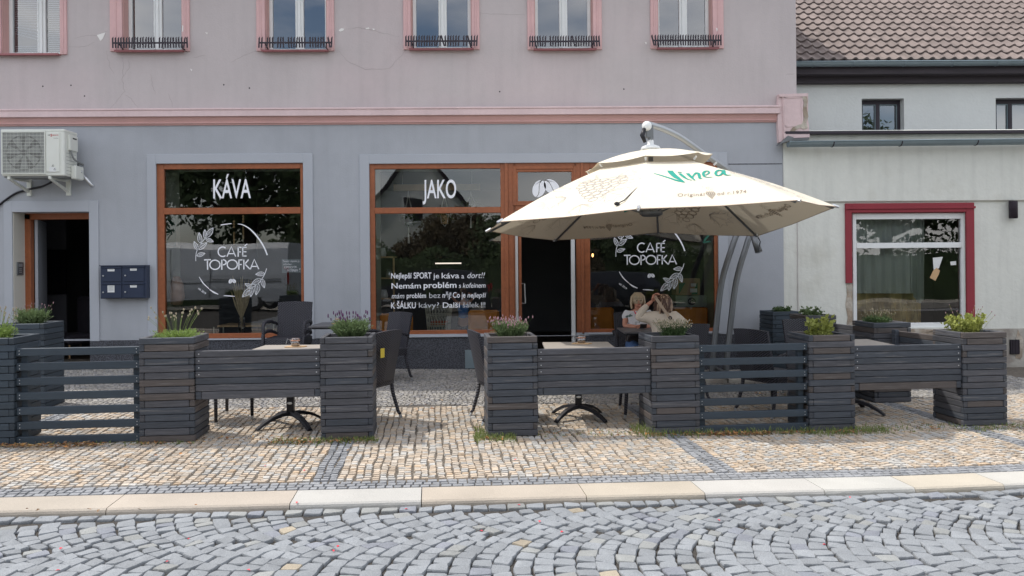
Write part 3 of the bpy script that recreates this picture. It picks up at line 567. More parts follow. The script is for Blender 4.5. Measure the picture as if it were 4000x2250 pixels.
# inner face of the front wall, dark, closing the room around the openings
mb = wall(-5.5, 3.7, .05, 3.3, YI-.001, [(W(622,1000,FY).x, W(1187,1000,FY).x, .06, gl_u[3]+.05, 0), (W(1458,1000,FY).x, W(1975,1000,FY).x, .06, g2u[3]+.05, 0), (a-.05, b, .05, d, 0), (W(2290,1000,FY).x, W(2800,1000,FY).x, .06, g3u[3]+.05, 0)]); bw(mb, 'inner_wall', M['room'], house)
# corner pilaster of the house
cp = partw('corner_pilaster', house); Yq = FY - .10
def slab(pts, Y, th): return MB().prism([W(x, y, Y) for x, y in pts], (0, th, 0))
mb = slab([(3041,368),(3062,365),(3062,540),(3052,553),(3043,556),(3038,470)], Yq+.02, .1); v = slab([(3056,367),(3157,364),(3157,432),(3154,455),(3160,490),(3163,536),(3062,540)], Yq+.0, .12); mb.add(v.v, v.f); v = slab([(3041,368),(3157,364),(3155,376),(3046,378)], Yq-.012, .02); mb.add(v.v, v.f); v = slab([(3062,520),(3163,516),(3163,536),(3062,541)], Yq-.014, .02); mb.add(v.v, v.f)
for q in ([(3063,380),(3069,380),(3071,515),(3065,518)], [(3130,378),(3136,378),(3138,480),(3132,482)], [(3063,376),(3136,374),(3136,381),(3063,383)], [(3068,490),(3104,488),(3104,494),(3068,496)]):
    v = slab(q, Yq-.008, .01); mb.add(v.v, v.f)
bw(mb, 'stucco', M['pinkpale'], cp)
mb = slab([(3104,366),(3150,365),(3155,392),(3152,424),(3158,455),(3150,480),(3157,500),(3140,505),(3126,498),(3113,505),(3100,516),(3085,513),(3098,497),(3118,488),(3133,484),(3141,462),(3136,430),(3141,400),(3133,377)], Yq-.011, .012); bw(mb, 'peeled_patch', M['bare'], cp)
# ================================================================ the low white house next door
wh = thing('white_house', 'low white rendered house with brown pantile roof, gutter and red trimmed shop window', 'house', (7, FY, 0))
XW0, XW1 = XR2 + .004, 14.0
zg = W(3500, 572, FY).z; zpl = W(3800, 1285, FY).z
SW = rect(3328, 829, 3775, 1281, FY)
zl = W(3500, 787, FY).z
bw(wall(XW0, XW1, zpl, zl, FY+.02, [(*SW, .12)]), 'shop_wall', M['white_low'], wh)
mb = MB(); mb.box(XW0, XW1, FY-.02, FY+.05, zl, zg+.25); bw(mb, 'lintel_wall', M['white_low'], wh, bev=.01)
mb = MB(); mb.box(XW0, XW1, FY+.0, FY+.1, -.4, zpl); bw(mb, 'plinth', M['stoneplinth'], wh)
mb = MB()
rr = random.Random(4)
for (x0, y0, x1, y1) in ((3420,1284,3700,1300),(3860,1300,3900,1340),(3560,1288,3720,1350),(3960,1290,4000,1420)):
    a = rect(x0, y0, x1, y1, FY); n = 14; c = ((a[0]+a[1])/2, (a[2]+a[3])/2); pts = []
    for k in range(n):
        q = 2*math.pi*k/n; pts.append((c[0]+(a[1]-a[0])/2*math.cos(q)*rr.uniform(.7,1.1), FY-.006, c[1]+(a[3]-a[2])/2*math.sin(q)*rr.uniform(.7,1.1)))
    mb.prism(pts, (0,.01,0))
bw(mb, 'render_patch', M['bare'], wh)
# upper storey, set back behind the flat roof of the shop
YU = FY + .75
zu1 = W(3500, 300, YU).z
w_a = rect(3367, 385, 3532, 560, YU); w_b = rect(3890, 382, 4120, 558, YU); zrf = zg + .22
bw(wall(XR-.4, XW1, zrf-.3, zu1, YU, [(*w_a[:2], zrf-.1, w_a[3], .18), (*w_b[:2], zrf-.1, w_b[3], .18)]), 'upper_wall', M['white_up'], wh)
mb = MB(); mb.box(XW0, XW1, FY-.12, YU, zrf-.04, zrf); bw(mb, 'flat_roof', M['iron'], wh)
for (x0, x1, xm, rw, lace) in ((3367, 3520, 3429, 20, 0), (3890, 4120, 3946, 18, 1)):
    wn = partw('upper_window', wh); a = rect(x0, 390, x1, 560, YU+.12); y = YU+.12; zt_ = W(3440, 391, y).z; mb = MB(); zt2 = W(3440,408,y).z; m_ = W(xm, 450, y).x
    mb.box(a[0], a[1], y, y+.05, zt2, zt_+.03); mb.box(m_-.03, m_+.03, y, y+.05, zrf, zt2); mb.box(a[1]-.06, a[1]+.05, y, y+.05, zrf, zt2); mb.box(a[0], a[0]+.012, y, y+.05, zrf, zt2); bw(mb, 'frame', M['iron'], wn)
    mb = MB(); 
    for u0, u1 in ((a[0]+.012, m_-.03), (m_+.03, a[1]-.06)): frame_mb(u0, u1, zrf, zt2, y+.012, y+.03, .012, .012, .012, .012, mb)
    bw(mb, 'casement', M['zinc'], wn)
    bw(MB().quad((a[0], y+.035, zrf), (a[1], y+.035, zrf), (a[1], y+.035, zt2), (a[0], y+.035, zt2)), 'pane', M['glass_up'], wn)
    mb = MB(); mb.box(a[0], a[1]+.1, y+.13, y+.14, zrf-.1, zt_+.1); bw(mb, 'curtain' if lace else 'room_back', M['curtain'] if lace else M['room'], wn)
# fascia boards, gutters, roof
YE = YU - .28
zf0 = W(3500, 325, YE+.2).z; zf1 = W(3500, 289, YE).z; zf2 = W(3500, 262, YE).z
mb = MB(); mb.box(XR+.005, XW1, YE+.16, YU, zf0, zf1+.01); bw(mb, 'fascia_board', M['fascia'], wh, bev=.005); mb = MB(); mb.box(XR+.005, XW1, YE, YU, zf1, zf2+.02); bw(mb, 'fascia_board', M['fascia'], wh, bev=.005)
def gutter(x0, x1, z0, z1, y, r, nm, br, seam=None):
    mb = MB(); n = 10; N_ = 2
    for k in range(n):
        q0, q1 = math.pi*k/n, math.pi*(k+1)/n
        mb.quad((x0, y-r*math.cos(q0), z0-r*math.sin(q0)), (x1, y-r*math.cos(q0), z1-r*math.sin(q0)), (x1, y-r*math.cos(q1), z1-r*math.sin(q1)), (x0, y-r*math.cos(q1), z0-r*math.sin(q1)))
    mb.add([(x0, y-r*math.cos(math.pi*k/n), z0-r*math.sin(math.pi*k/n)) for k in range(n+1)], [tuple(range(n+1))])
    mb.tube([(x0, y-r, z0), (x1, y-r, z1)], .012, 6)
    o = bw(mb, nm, M['zinc'], wh, smooth=True); mb = MB()
    for x in br:
        zz = z0 + (z1-z0)*(x-x0)/(x1-x0)
        mb.tube([(x, y-(r+.004)*math.cos(math.pi*k/8), zz-(r+.004)*math.sin(math.pi*k/8)) for k in range(9)], .009, 5, flat=.5)
    if br: bw(mb, 'gutter_bracket', M['iron'] if not seam else M['zinc'], wh)
ga = W(3078, 556, FY-.2); gb = W(4300, 543, FY-.2)
gutter(ga.x, gb.x, ga.z, gb.z, FY-.2, .075, 'low_gutter', [W(x, 550, FY-.2).x for x in (3250, 3515, 3810)])
ga = W(3115, 245, YE-.07); gb = W(4300, 239, YE-.07)
gutter(XR+.01, gb.x, ga.z, gb.z, YE-.07, .066, 'roof_gutter', [W(x, 250, YE-.07).x for x in (3175, 3330, 3530, 3720, 3890)], 1)
mb = MB(); p = W(3080, 545, FY-.15); mb.prism([W(x, y, FY-.16) for x, y in ((3042,566),(3078,530),(3100,536),(3094,548),(3075,552))], (0,.12,0)); mb.prism([W(x, y, FY-.1) for x, y in ((3082,531),(3160,536),(3162,545),(3090,548))], (0,.1,0)); bw(mb, 'torn_flashing', M['steel'], wh)
# pantiles: one roof mesh, each course a wavy sheet with a raised lower edge
mb = MB(); z0 = W(3500, 238, YE).z + .0; pitch = R_(38); cw, ch = .175, .255; rr = random.Random(9)
nx = int((XW1 - XR) / (cw/8)) + 1; rows = 20; dv = Vector((0, math.cos(pitch), math.sin(pitch))); nv = Vector((0, -math.sin(pitch), math.cos(pitch)))
for rI in range(rows):
    base = Vector((0, YE-.03, z0)) + dv * (rI * ch); vs = []; cs = []; off = 0
    shade = [rr.uniform(.86, 1.12) for _ in range(400)]
    for i in range(nx+1):
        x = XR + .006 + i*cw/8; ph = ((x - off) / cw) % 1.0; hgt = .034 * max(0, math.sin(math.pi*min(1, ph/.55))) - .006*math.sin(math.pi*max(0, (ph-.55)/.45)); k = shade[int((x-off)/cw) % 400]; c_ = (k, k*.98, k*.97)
        vs += [tuple(base + dv*(-.02) + nv*(hgt - .004) + Vector((x,0,0))), tuple(base + dv*(-.02) + nv*(hgt + .036) + Vector((x,0,0))), tuple(base + dv*(ch+.01) + nv*(hgt+.002) + Vector((x,0,0)))]; cs += [(k*.35,k*.32,k*.34), c_, (k*.9,k*.88,k*.87)]  # foot of the raised edge coloured darker, painting in the shadow line between courses
    fs = []
    for i in range(nx): fs += [(3*i, 3*i+3, 3*i+4, 3*i+1), (3*i+1, 3*i+4, 3*i+5, 3*i+2)]
    o = len(mb.v); mb.v += vs; mb.c += cs; mb.f += [tuple(a+o for a in f) for f in fs]
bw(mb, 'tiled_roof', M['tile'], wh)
mb = MB(); top = Vector((0, YE-.03, z0)) + dv*(rows*ch); mb.quad((XR+.01, YE, z0-.03), (XW1, YE, z0-.03), (XW1, top.y, top.z-.03), (XR+.01, top.y, top.z-.03)); mb.quad((XR+.01, top.y, top.z), (XW1, top.y, top.z), (XW1, top.y+4, z0), (XR+.01, top.y+4, z0)); bw(mb, 'roof_underlay', M['iron'], wh)
mb = MB(); mb.quad((XW1, FY, -.4), (XW1, FY+8, -.4), (XW1, FY+8, 4.6), (XW1, FY, 4.6)); bw(mb, 'side_wall', M['white_low'], wh)
# red trim and white shop window
mb = MB(); a = rect(3304, 793, 3806, 1282, FY); zr0 = W(3317, 1106, FY).z; zr1 = W(3790, 1244, FY).z; y0, y1 = FY-.012, FY+.03
mb.box(a[0], SW[0], y0, y1, zr0, a[3]); mb.box(SW[1], a[1], y0, y1, zr1, a[3]); mb.box(SW[0], SW[1], y0, y1, SW[3], a[3])
mb.box(SW[0]+.0, SW[0]+.008, FY+.03, FY+.1, zr0, SW[3]-.008); mb.box(SW[0], SW[1], FY+.03, FY+.1, SW[3]-.008, SW[3]); mb.box(a[0]-.012, a[1]+.012, y0-.02, y0, a[3]-.09, a[3]-.055)
bw(mb, 'red_trim', M['red'], wh, bev=.003)
mb = MB(); pts = [(3306,1108),(3330,1108),(3331,1285),(3306,1285),(3312,1240),(3303,1190),(3309,1150)]; mb.prism([W(x, y, FY+.012) for x, y in pts], (0,.02,0)); bw(mb, 'bare_stone_jamb', M['bare'], wh)
sw = partw('shop_window', wh); tag(sw, 'white framed shop window with net curtain and brown paper'); YS = FY + .08
mb = MB(); f = rect(3330, 833, 3773, 1280, YS); gu = rect(3343, 856, 3752, 948, YS); gl = rect(3343, 969, 3755, 1261, YS)
mb.box(f[0], gu[0], YS-.02, YS+.06, f[2], f[3]); mb.box(gu[1], f[1], YS-.02, YS+.06, f[2], f[3]); mb.box(gu[0], gu[1], YS-.02, YS+.06, gu[3], f[3]); mb.box(gu[0], gu[1], YS-.024, YS+.06, gl[3], gu[2]); mb.box(gu[0], gu[1], YS-.02, YS+.06, f[2], gl[2]); bw(mb, 'frame', M['whiteframe'], sw, bev=.004)
for g in (gu, gl): bw(sheet((g[0]-.01, g[1]+.01, g[2]-.01, g[3]+.01), YS+.02), 'pane', M['glass'], sw)
def drape(x0, x1, ya, yb, Y, amp, m, nm, par, n=60, edge=None):
    mb = MB(); rr = random.Random(n)
    for i in range(n+1):
        t = i/n; px = x0 + (x1-x0)*t; dy = amp*math.sin(t*34) + amp*.5*math.sin(t*71+1)
        pa = W(px, ya, Y); pb = W(px, yb if not edge else edge(t), Y); mb.v += [(pa.x, Y+dy, pa.z), (pb.x, Y+dy*1.4, pb.z)]; mb.c += [(1,1,1)]*2
    mb.f += [(2*i, 2*i+2, 2*i+3, 2*i+1) for i in range(n)]; return bw(mb, nm, m, par)
drape(3343, 3570, 850, 1146, YS+.22, .015, M['curtain'], 'curtain', sw); drape(3560, 3612, 850, 1150, YS+.19, .02, M['curtain'], 'curtain', sw, 20, lambda t: 1130 + 55*math.sin(t*2.6))
drape(3340, 3600, 1060, 1285, YS+.42, .025, M['brownpaper'], 'packing_paper', sw, 50)
mb = MB(); x0_, x1_, z0_, z1_ = f[0]-.3, f[1]+1.2, f[2]-.4, f[3]+.2; mb.quad((x0_,YS+3,z0_),(x1_,YS+3,z0_),(x1_,YS+3,z1_),(x0_,YS+3,z1_)); mb.quad((x0_,YS+.06,z0_),(x0_,YS+3,z0_),(x0_,YS+3,z1_),(x0_,YS+.06,z1_)); mb.quad((x1_,YS+.06,z0_),(x1_,YS+3,z0_),(x1_,YS+3,z1_),(x1_,YS+.06,z1_)); mb.quad((x0_,YS+.06,z1_),(x1_,YS+.06,z1_),(x1_,YS+3,z1_),(x0_,YS+3,z1_)); mb.quad((x0_,YS+.06,z0_),(x1_,YS+.06,z0_),(x1_,YS+3,z0_),(x0_,YS+3,z0_)); bw(mb, 'room_back', M['room'], sw)
mb = MB(); mb.prism([W(x, y, YS+.015) for x, y in ((3644,1007),(3683,1003),(3668,1048),(3647,1053))], (0,.002,0)); mb.prism([W(x, y, YS+.015) for x, y in ((3712,1022),(3735,1020),(3735,1035),(3714,1036))], (0,.002,0)); bw(mb, 'taped_note', M['paper'], sw)
mb = MB(); mb.prism([W(x, y, YS+.012) for x, y in ((3659,1046),(3672,1057),(3667,1072),(3654,1097),(3632,1085),(3646,1056))], (0,.002,0)); bw(mb, 'taped_note', M['oak'], sw)
# vent pipe and grille
vp = MB(); a = rect(3941, 785, 3972, 853, FY-.05); vp.lathe([(.055, a[2]), (.06, a[2]), (.06, a[3])], ((a[0]+a[1])/2, FY-.06, 0), 14); bw(vp, 'downpipe_stub', M['iron'], wh, smooth=True)
vg = partw('vent_grille', wh); a = rect(3948, 1327, 3984, 1384, FY-.03); mb = MB(); mb.box(a[0], a[1], FY-.02, FY+.01, a[2], a[3]); bw(mb, 'backplate', M['black'], vg)
mb = MB()
for k in range(6): x = a[0]+(a[1]-a[0])*(k+.5)/6; mb.box(x-.008, x+.008, FY-.035, FY-.02, a[2]+.01, a[3]-.01)
bw(mb, 'slat', M['iron'], vg)
# ================================================================ ground
def plane(name, x0, x1, y0, y1, dz, m, n=24):
    mb = MB()
    xs = [x0, -9, 3, x1]
    for i in range(3): mb.quad((xs[i], y0, gz(xs[i])+dz), (xs[i+1], y0, gz(xs[i+1])+dz), (xs[i+1], y1, gz(xs[i+1])+dz), (xs[i], y1, gz(xs[i])+dz))
    o = mb.build(name, m); tag(o, kind='structure'); return o
plane('ground', -150, 150, -160, 160, -.17, M['asphalt'])
# pavement bed
mb = MB(); n = 40
for i in range(n):
    a0, a1 = -13 + 28*i/n, -13 + 28*(i+1)/n
    for b0, b1 in ((.30, 8.2),): mb.quad(st(a0,b0,-.014), st(a1,b0,-.014), st(a1,b1,-.014), st(a0,b1,-.014))
tag(mb.build('pavement_bed', M['joint']), kind='structure')
def stone(mb, c, ex, ey, hx, hy, z, col, rr, jit=.004, top=.006, big=False):
    ins = .16 if not big else .17
    def P(u, v, h): 
        q = c + ex*u + ey*v; return (q.x, q.y, c.z + h)
    cs = [(-1,-1),(1,-1),(1,1),(-1,1)]; j = [(rr.uniform(-jit,jit), rr.uniform(-jit,jit)) for _ in cs]
    tl = [rr.uniform(-.0022,.0022) for _ in cs] if not big else [rr.uniform(-.006,.006) for _ in cs]
    if not big:
        vs = [P(s[0]*hx+j[k][0], s[1]*hy+j[k][1], z-.02) for k, s in enumerate(cs)] + [P(s[0]*(hx-.0045)+j[k][0], s[1]*(hy-.0045)+j[k][1], z+tl[k]) for k, s in enumerate(cs)]
        mb.add(vs, [(4,5,6,7),(0,1,5,4),(1,2,6,5),(2,3,7,6),(3,0,4,7)], col)
    else:
        m8 = []
        for k in range(4):
            s0, s1 = cs[k], cs[(k+1)%4]; j0, j1 = j[k], j[(k+1)%4]
            m8.append((s0[0]*hx*.93+j0[0], s0[1]*hy*.93+j0[1])); bx = rr.uniform(.97,1.05)
            m8.append(((s0[0]+s1[0])/2*hx*bx+(j0[0]+j1[0])/2, (s0[1]+s1[1])/2*hy*bx+(j0[1]+j1[1])/2))
        zt = [z + (tl[k//2] if k%2==0 else (tl[k//2]+tl[(k//2+1)%4])/2) for k in range(8)]
        vs = [P(u, v, z-.035) for u, v in m8] + [P(u*.985, v*.985, zt[k]-.008) for k, (u, v) in enumerate(m8)] + [P(u*.92, v*.92, zt[k]-.001) for k, (u, v) in enumerate(m8)] + [P(0,0,z+.003)]
        fs = [(k,(k+1)%8,8+(k+1)%8,8+k) for k in range(8)] + [(8+k,8+(k+1)%8,16+(k+1)%8,16+k) for k in range(8)] + [(16+k,16+(k+1)%8,24) for k in range(8)]
        mb.add(vs, fs, col)
rr = random.Random(21); mb = MB()
def beige(): 
    k = rr.uniform(.80, 1.08); t = rr.random(); b = ((.53,.445,.355) if t < .38 else (.515,.465,.405) if t < .72 else (.48,.475,.46) if t < .96 else (.54,.42,.30)); return tuple(x*k for x in b)
def grey():
    k = rr.uniform(.82, 1.15); return (.27*k, .285*k, .31*k)
def settgrey():  # the small setts by the houses are grey stone themselves
    k = rr.uniform(.75, 1.2); return ((.34*k, .33*k, .315*k) if rr.random() < .7 else (.28*k,.28*k,.29*k))
A0, A1 = -7.2, 7.6; cwid = .0600
# border courses along the kerb
for r_ in range(3):
    b = .355 + r_*.062; a = A0 + rr.random()*.05
    while a < A1:
        l = rr.uniform(.05, .085); c = st(a+l/2, b); stone(mb, c, TT, NN, l/2-.0025, .0285, 0, grey(), rr, .003); a += l
ncol = int((A1-A0)/cwid); GB = 3.42
for i in range(ncol):
    a = A0 + (i+.5)*cwid; b = .515 + rr.random()*.03; wav = rr.uniform(-.004,.004)
    g = (-1.33 < a < -1.13) or (1.66 < a < 1.86) or (4.62 < a < 4.82) or (-4.32 < a < -4.12)
    ph = rr.uniform(0,6); 
    while b < GB + .05*math.sin(a*2.1):
        l = rr.uniform(.046, .066); da = .006*math.sin(b*9+ph) + wav + rr.uniform(-.003,.003)
        stone(mb, st(a+da, b+l/2), TT, NN, cwid/2-.0032, l/2-.0045, rr.uniform(-.0015,.0015), grey() if g else beige(), rr, .0055); b += l
# small grey setts by the houses, laid in shallow segments
b0 = GB + .04; row = 0
while True:
    b = b0 + row*.056
    if b > 6.95 + .5: break
    a = A0 + rr.random()*.05
    while a < A1:
        l = rr.uniform(.045,.066); seg = ((a+100) % 1.3)/1.3; db = .11*math.sin(math.pi*seg); sl_ = .11*math.pi/1.3*math.cos(math.pi*seg)
        p = st(a+l/2, b+db)
        if p.y < FY + .0 and b+db > GB+.02+.05*math.sin(a*2.1):
            th = math.atan(sl_); ex = TT*math.cos(th)+NN*math.sin(th); ey = NN*math.cos(th)-TT*math.sin(th)
            stone(mb, p, ex, ey, l/2-.003, .0245, rr.uniform(-.001,.001), settgrey(), rr, .006)
        a += l
    row += 1
tag(mb.build('pavement', M['stone_b']), kind='structure')
# kerb stones
mb = MB(); js = [-7.5, -5.2]; 
def apx(px, y=1945):
    d = ray(px, y); t = H / -d.z; p = Vector((d.x*t, d.y*t, 0)); return (p - K0).dot(TT)
js += [apx(442,1989)+.0, apx(1137,1972), apx(1646,1957), apx(2293,1937), apx(2759,1920), apx(3235,1905), apx(3600,1894), apx(3965,1885), 6.2, 8.4]
kc = [tuple(x*.88 for x in c_) for c_ in [(.47,.42,.36),(.49,.44,.375),(.50,.445,.38),(.53,.525,.50),(.52,.46,.385),(.53,.475,.39),(.55,.54,.51),(.56,.555,.52),(.57,.52,.43),(.55,.54,.50),(.5,.47,.4)]]
for i in range(len(js)-1):
    a0, a1 = js[i]+.003, js[i+1]-.003; c = kc[i % len(kc)]
    prof = [(.0,-.16),(-.002,-.022),(.004,-.008),(.018,.002),(.30,.003),(.325,-.004),(.325,-.05)]; n = 8; vs = []; m_ = len(prof)
    for k in range(n+1):
        a = a0 + (a1-a0)*k/n
        for (b, z) in prof: q = st(a, b + rr.uniform(-.0012,.0012), z); vs.append(tuple(q))
    fs = [(k*m_+j, (k+1)*m_+j, (k+1)*m_+j+1, k*m_+j+1) for k in range(n) for j in range(m_-1)] + [tuple(range(m_)), tuple(reversed(range(n*m_, (n+1)*m_)))]
    mb.add(vs, fs, c)
tag(mb.build('kerb', M['kerb'], bev=0), kind='structure')
# road: segmental arcs of large cobbles
RZ = -.032
mb = MB()
for i in range(n := 40):
    a0, a1 = -16 + 32*i/n, -16 + 32*(i+1)/n
    mb.quad(st(a0,-9,RZ-.019), st(a1,-9,RZ-.019), st(a1,.02,RZ-.019), st(a0,.02,RZ-.019))
M['grit'] = mat('grit between cobbles', (.062,.056,.05), 1, .45, 60, .012, 120, var2=.4, scale2=220)
tag(mb.build('road_bed', M['grit']), kind='structure')
mb = MB(); rr = random.Random(5)
def rcol():
    k = rr.uniform(.86, 1.10); t = rr.random(); return (.205*k,.222*k,.245*k) if t < .86 else (.225*k,.236*k,.24*k) if t < .95 else (.185*k,.20*k,.235*k) if t < .994 else (.30*k,.265*k,.21*k)
a = -7.2
while a < 7.8:
    l = rr.uniform(.10,.135); stone(mb, st(a+l/2, -.052, RZ), TT, NN, l/2-.004, .046, 0, rcol(), rr, .005, big=True); a += l
PA = A5; PT = Vector((math.cos(PA), math.sin(PA), 0)); PN = Vector((-math.sin(PA), math.cos(PA), 0)); PC = K0 + NN*.02; BW = 1.2; RR = .74
thm = math.asin(BW/2/RR)
for bi in range(-6, 1):
    nr = int(18/.112)
    for k in range(nr):
        ac = -8.5 + k*.112 + rr.uniform(-.004,.004); th = -thm + rr.uniform(0,.08); wv = rr.uniform(.92,1.06)
        while th < thm - .03:
            dl = rr.uniform(.082,.112); dth = dl/RR; tm = th + dth/2; th += dth
            if tm > thm + .02: break
            p = PC + PN*(bi*BW) + PT*(ac + RR*(1-math.cos(tm))) + PN*(RR*math.sin(tm)); q = p - K0
            if q.dot(NN) > -.148 or p.x < -6.8 or p.x > 7.6 or p.y < -1.2: continue
            er = PT*-math.cos(tm) + PN*math.sin(tm); et = PT*math.sin(tm) + PN*math.cos(tm); p.z = gz(p.x) + RZ
            hw = .112*math.cos(tm*.93)/2*wv
            stone(mb, p, et, er, dl/2-.002, max(.03, hw-.0022), rr.uniform(-.003,.003), rcol(), rr, .0095, big=True)
tag(mb.build('road', M['stone_r'], smooth=False), kind='structure')
# ================================================================ planters and fence panels on the terrace
def pxof(p): xr = p.dot(RT); d = p.dot(FW); return CX + FPX*xr/d + FPX*ROLL*(H-p.z)/d
def a_of(px, b, z=0):
    lo, hi = -9, 9
    for _ in range(50):
        m = (lo+hi)/2
        if pxof(st(m, b, z)) < px: lo = m
        else: hi = m
    return m
SL = (.046,.054,.068); WORN = (.062,.064,.074); BRN = (.082,.070,.066); NEW = (.034,.050,.068)
CH = .061; PWD = .46; PH = 15*CH
rw = random.Random(77)
def wcol(new=0):
    if new: k = rw.uniform(.88, 1.15); return tuple(x*k for x in NEW)
    t = rw.random(); c = SL if t < .35 else WORN if t < .80 else BRN; k = rw.uniform(.85, 1.15); return tuple(x*k for x in c)
def make_planter(label, a, b, new=0, start=0, wid=PWD, dep=PWD, dz=0):
    p = st(a + wid/2, b + dep/2); p.z += dz; t = thing('wooden_planter', label, 'planter', p, A5, 'slatted timber planter boxes of the cafe terrace'); mb = MB(); hw, hd, th = wid/2, dep/2, .042
    for i in range(15):
        z0, z1 = i*CH + (.0 if i else .004), (i+1)*CH - .0045; e = rw.uniform(-.0025,.0025); s = (i + start) % 2
        if s:
            for y in (-hd, hd-th): mb.box(-hw-e, hw+e, y+e, y+th+e, z0, z1, col=wcol(new))
            for x in (-hw, hw-th): mb.box(x+e, x+th+e, -hd+th+.002, hd-th-.002, z0, z1, col=wcol(new))
        else:
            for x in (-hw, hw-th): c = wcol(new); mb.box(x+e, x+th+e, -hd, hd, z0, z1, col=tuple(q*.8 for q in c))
            for y in (-hd, hd-th): mb.box(-hw+th+.002, hw-th-.002, y+e, y+th+e, z0, z1, col=wcol(new))
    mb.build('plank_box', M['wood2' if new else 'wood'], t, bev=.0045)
    mb = MB(); n = 6
    for i in range(n):
        for j in range(n):
            q = lambda i, j: (-hw+th+(wid-2*th)*i/n, -hd+th+(dep-2*th)*j/n, PH-.065+.012*math.sin(i*2.1+j*1.7+a))
            mb.quad(q(i,j), q(i+1,j), q(i+1,j+1), q(i,j+1))
    mb.build('soil', M['soil'], t)
    mb = MB(); mb.box(-hw+th+.001, hw-th-.001, -hd+th+.001, hd-th-.001, .02, PH-.10); mb.build('liner', M['black'], t); return t
BF = 1.86
def BFat(px): return BF
aP = {}
for k, px in (('P2', 545), ('P3', 1253), ('P4', 1906), ('P5', 2548), ('P6', 3163), ('P7', 3765)): aP[k] = a_of(px, BF)
aP['P0'] = a_of(56, BF) - PWD
PLN = {}
PLN['P0'] = make_planter('slate planter cut off by the left edge, with pale stalked lavender', aP['P0'], BF, 1, 0)
PLN['P2'] = make_planter('slate planter between the left open rail fence and the left board panel', aP['P2'], BF, 0, 1)
PLN['P3'] = make_planter('dark planter at the left side of the entrance gap, with purple tipped lavender', aP['P3'], BF, 0, 0)
PLN['P4'] = make_planter('dark planter at the right side of the entrance gap, with mauve tipped green lavender', aP['P4'], BF, 0, 1)
PLN['P5'] = make_planter('weathered planter with dried flower heads in front of the beige jacket', aP['P5'], BF, 0, 1)
PLN['P6'] = make_planter('brown worn planter with a thin yellow green plant right of the second rail fence', aP['P6'], BF, 0, 0)
PLN['P7'] = make_planter('sunlit grey planter with bushy yellow green mint at the right end', aP['P7'], BF, 0, 1)
def place_planter(px_left_front, d, label, new, start, key, wid=.45):
    p = at(px_left_front, d); q = p - K0; PLN[key] = make_planter(label, q.dot(TT), q.dot(NN), new, start, wid, .45)
place_planter(-2, 8.1, 'blue slate planter with a green bush beside the left entrance door', 1, 0, 'P1')
place_planter(3020, 10.95, 'dark planter against the grey wall under the house corner', 1, 1, 'P8', .43)
place_planter(3148, 10.1, 'dark planter standing in front of the white wall beside the wall planter', 0, 0, 'P9', .43)
place_planter(3416, 8.75, 'dark planter under the red trimmed window with dry tipped lavender', 0, 1, 'P10', .45)
def make_panel(label, a0, a1, b, base=.385):
    p = st((a0+a1)/2, b); hw = (a1-a0)/2; t = thing('board_fence', label, 'fence panel', p, A5, 'closed board panels between the planters'); mb = MB(); sc_ = MB()
    for i in range(7):
        z0, z1 = base + i*.0598 + .0, base + (i+1)*.0598 - .0045
        if i == 0: mb.box(-hw+.055, hw-.055, 0, .045, z0-.012, z1, col=wcol()); mb.box(-hw+.003, -hw+.052, .003, .048, z0-.012, z1, col=SL); mb.box(hw-.052, hw-.003, .003, .048, z0-.012, z1, col=SL)
        else: e = rw.uniform(-.002,.002); mb.box(-hw+.003, hw-.003, e, .045+e, z0, z1, col=wcol())
        if i > 2:
            for x in (-hw+.035, hw-.035): sc_.ellip((x, -.002, (z0+z1)/2), (.006,.003,.006), 6, 4)
    mb.build('boards', M['wood'], t, bev=.004); sc_.build('screw_heads', M['alu'], t)
    for x in (-hw+.003, hw-.045):
        MB().box(x, x+.042, .05, .092, base-.01, base+.40, col=SL).build('post', M['wood'], t)
    return t
make_panel('closed board panel in front of the left table', aP['P2']+PWD, aP['P3'], BF+.02)
make_panel('closed board panel in front of the middle table with red rimmed jar', aP['P4']+PWD, aP['P5'], BF+.02)
make_panel('closed board panel at the right, in front of the umbrella shaded table', aP['P6']+PWD, aP['P7'], BF+.02)
def make_rails(label, a0, a1, b):
    p = st((a0+a1)/2, b); hw = (a1-a0)/2; t = thing('rail_fence', label, 'rail fence', p, A5, 'open slatted rail fences between the planters')
    for i in range(7):
        mb = MB(); z = .002 + i*.1265; e = rw.uniform(-.003,.003); mb.box(-hw+.002, hw-.002, 0+e, .04+e, z, z+.066, col=wcol(1)); r_ = mb.build('rail', M['wood2'], t, bev=.004)
        mb = MB()
        for x in (-hw+.03, hw-.03):
            for dz in (.018, .046): mb.ellip((x, e-.001, z+dz), (.0045,.002,.0045), 6, 4)
        mb.build('screw_heads', M['alu'], r_)
    for x in (-hw+.02, hw-.075): MB().box(x, x+.055, .046, .10, 0, .80, col=wcol(1)).build('post', M['wood2'], t, bev=.004)
make_rails('open rail fence at the left in front of the entrance door', aP['P0']+PWD, aP['P2'], BF+.03)
make_rails('open rail fence under the umbrella with fallen leaves at its foot', aP['P5']+PWD, aP['P6'], BF+.03)
def side_panel(k0, k1, label, rows=4):
    a = Vector(PLN[k0].location); b = Vector(PLN[k1].location); d = (b-a); d.z = 0; L_ = d.length; u = d.normalized(); rz = math.atan2(u.y, u.x)
    t = thing('board_fence', label, 'fence panel', a + u*.26, rz, 'closed board panels between the planters'); mb = MB()
    for i in range(7): mb.box(0, L_-.52, -.02, .025, .40+i*.061, .40+(i+1)*.061-.004, col=wcol())
    mb.build('boards', M['wood'], t, bev=.004); MB().box(L_-.60, L_-.535, .027, .075, .35, .84, col=SL).build('post', M['wood'], t, bev=.004)
side_panel('P7', 'P10', 'board panel closing the right end between the mint planter and the window planter')
side_panel('P10', 'P9', 'short board panel behind the right table below the white wall')
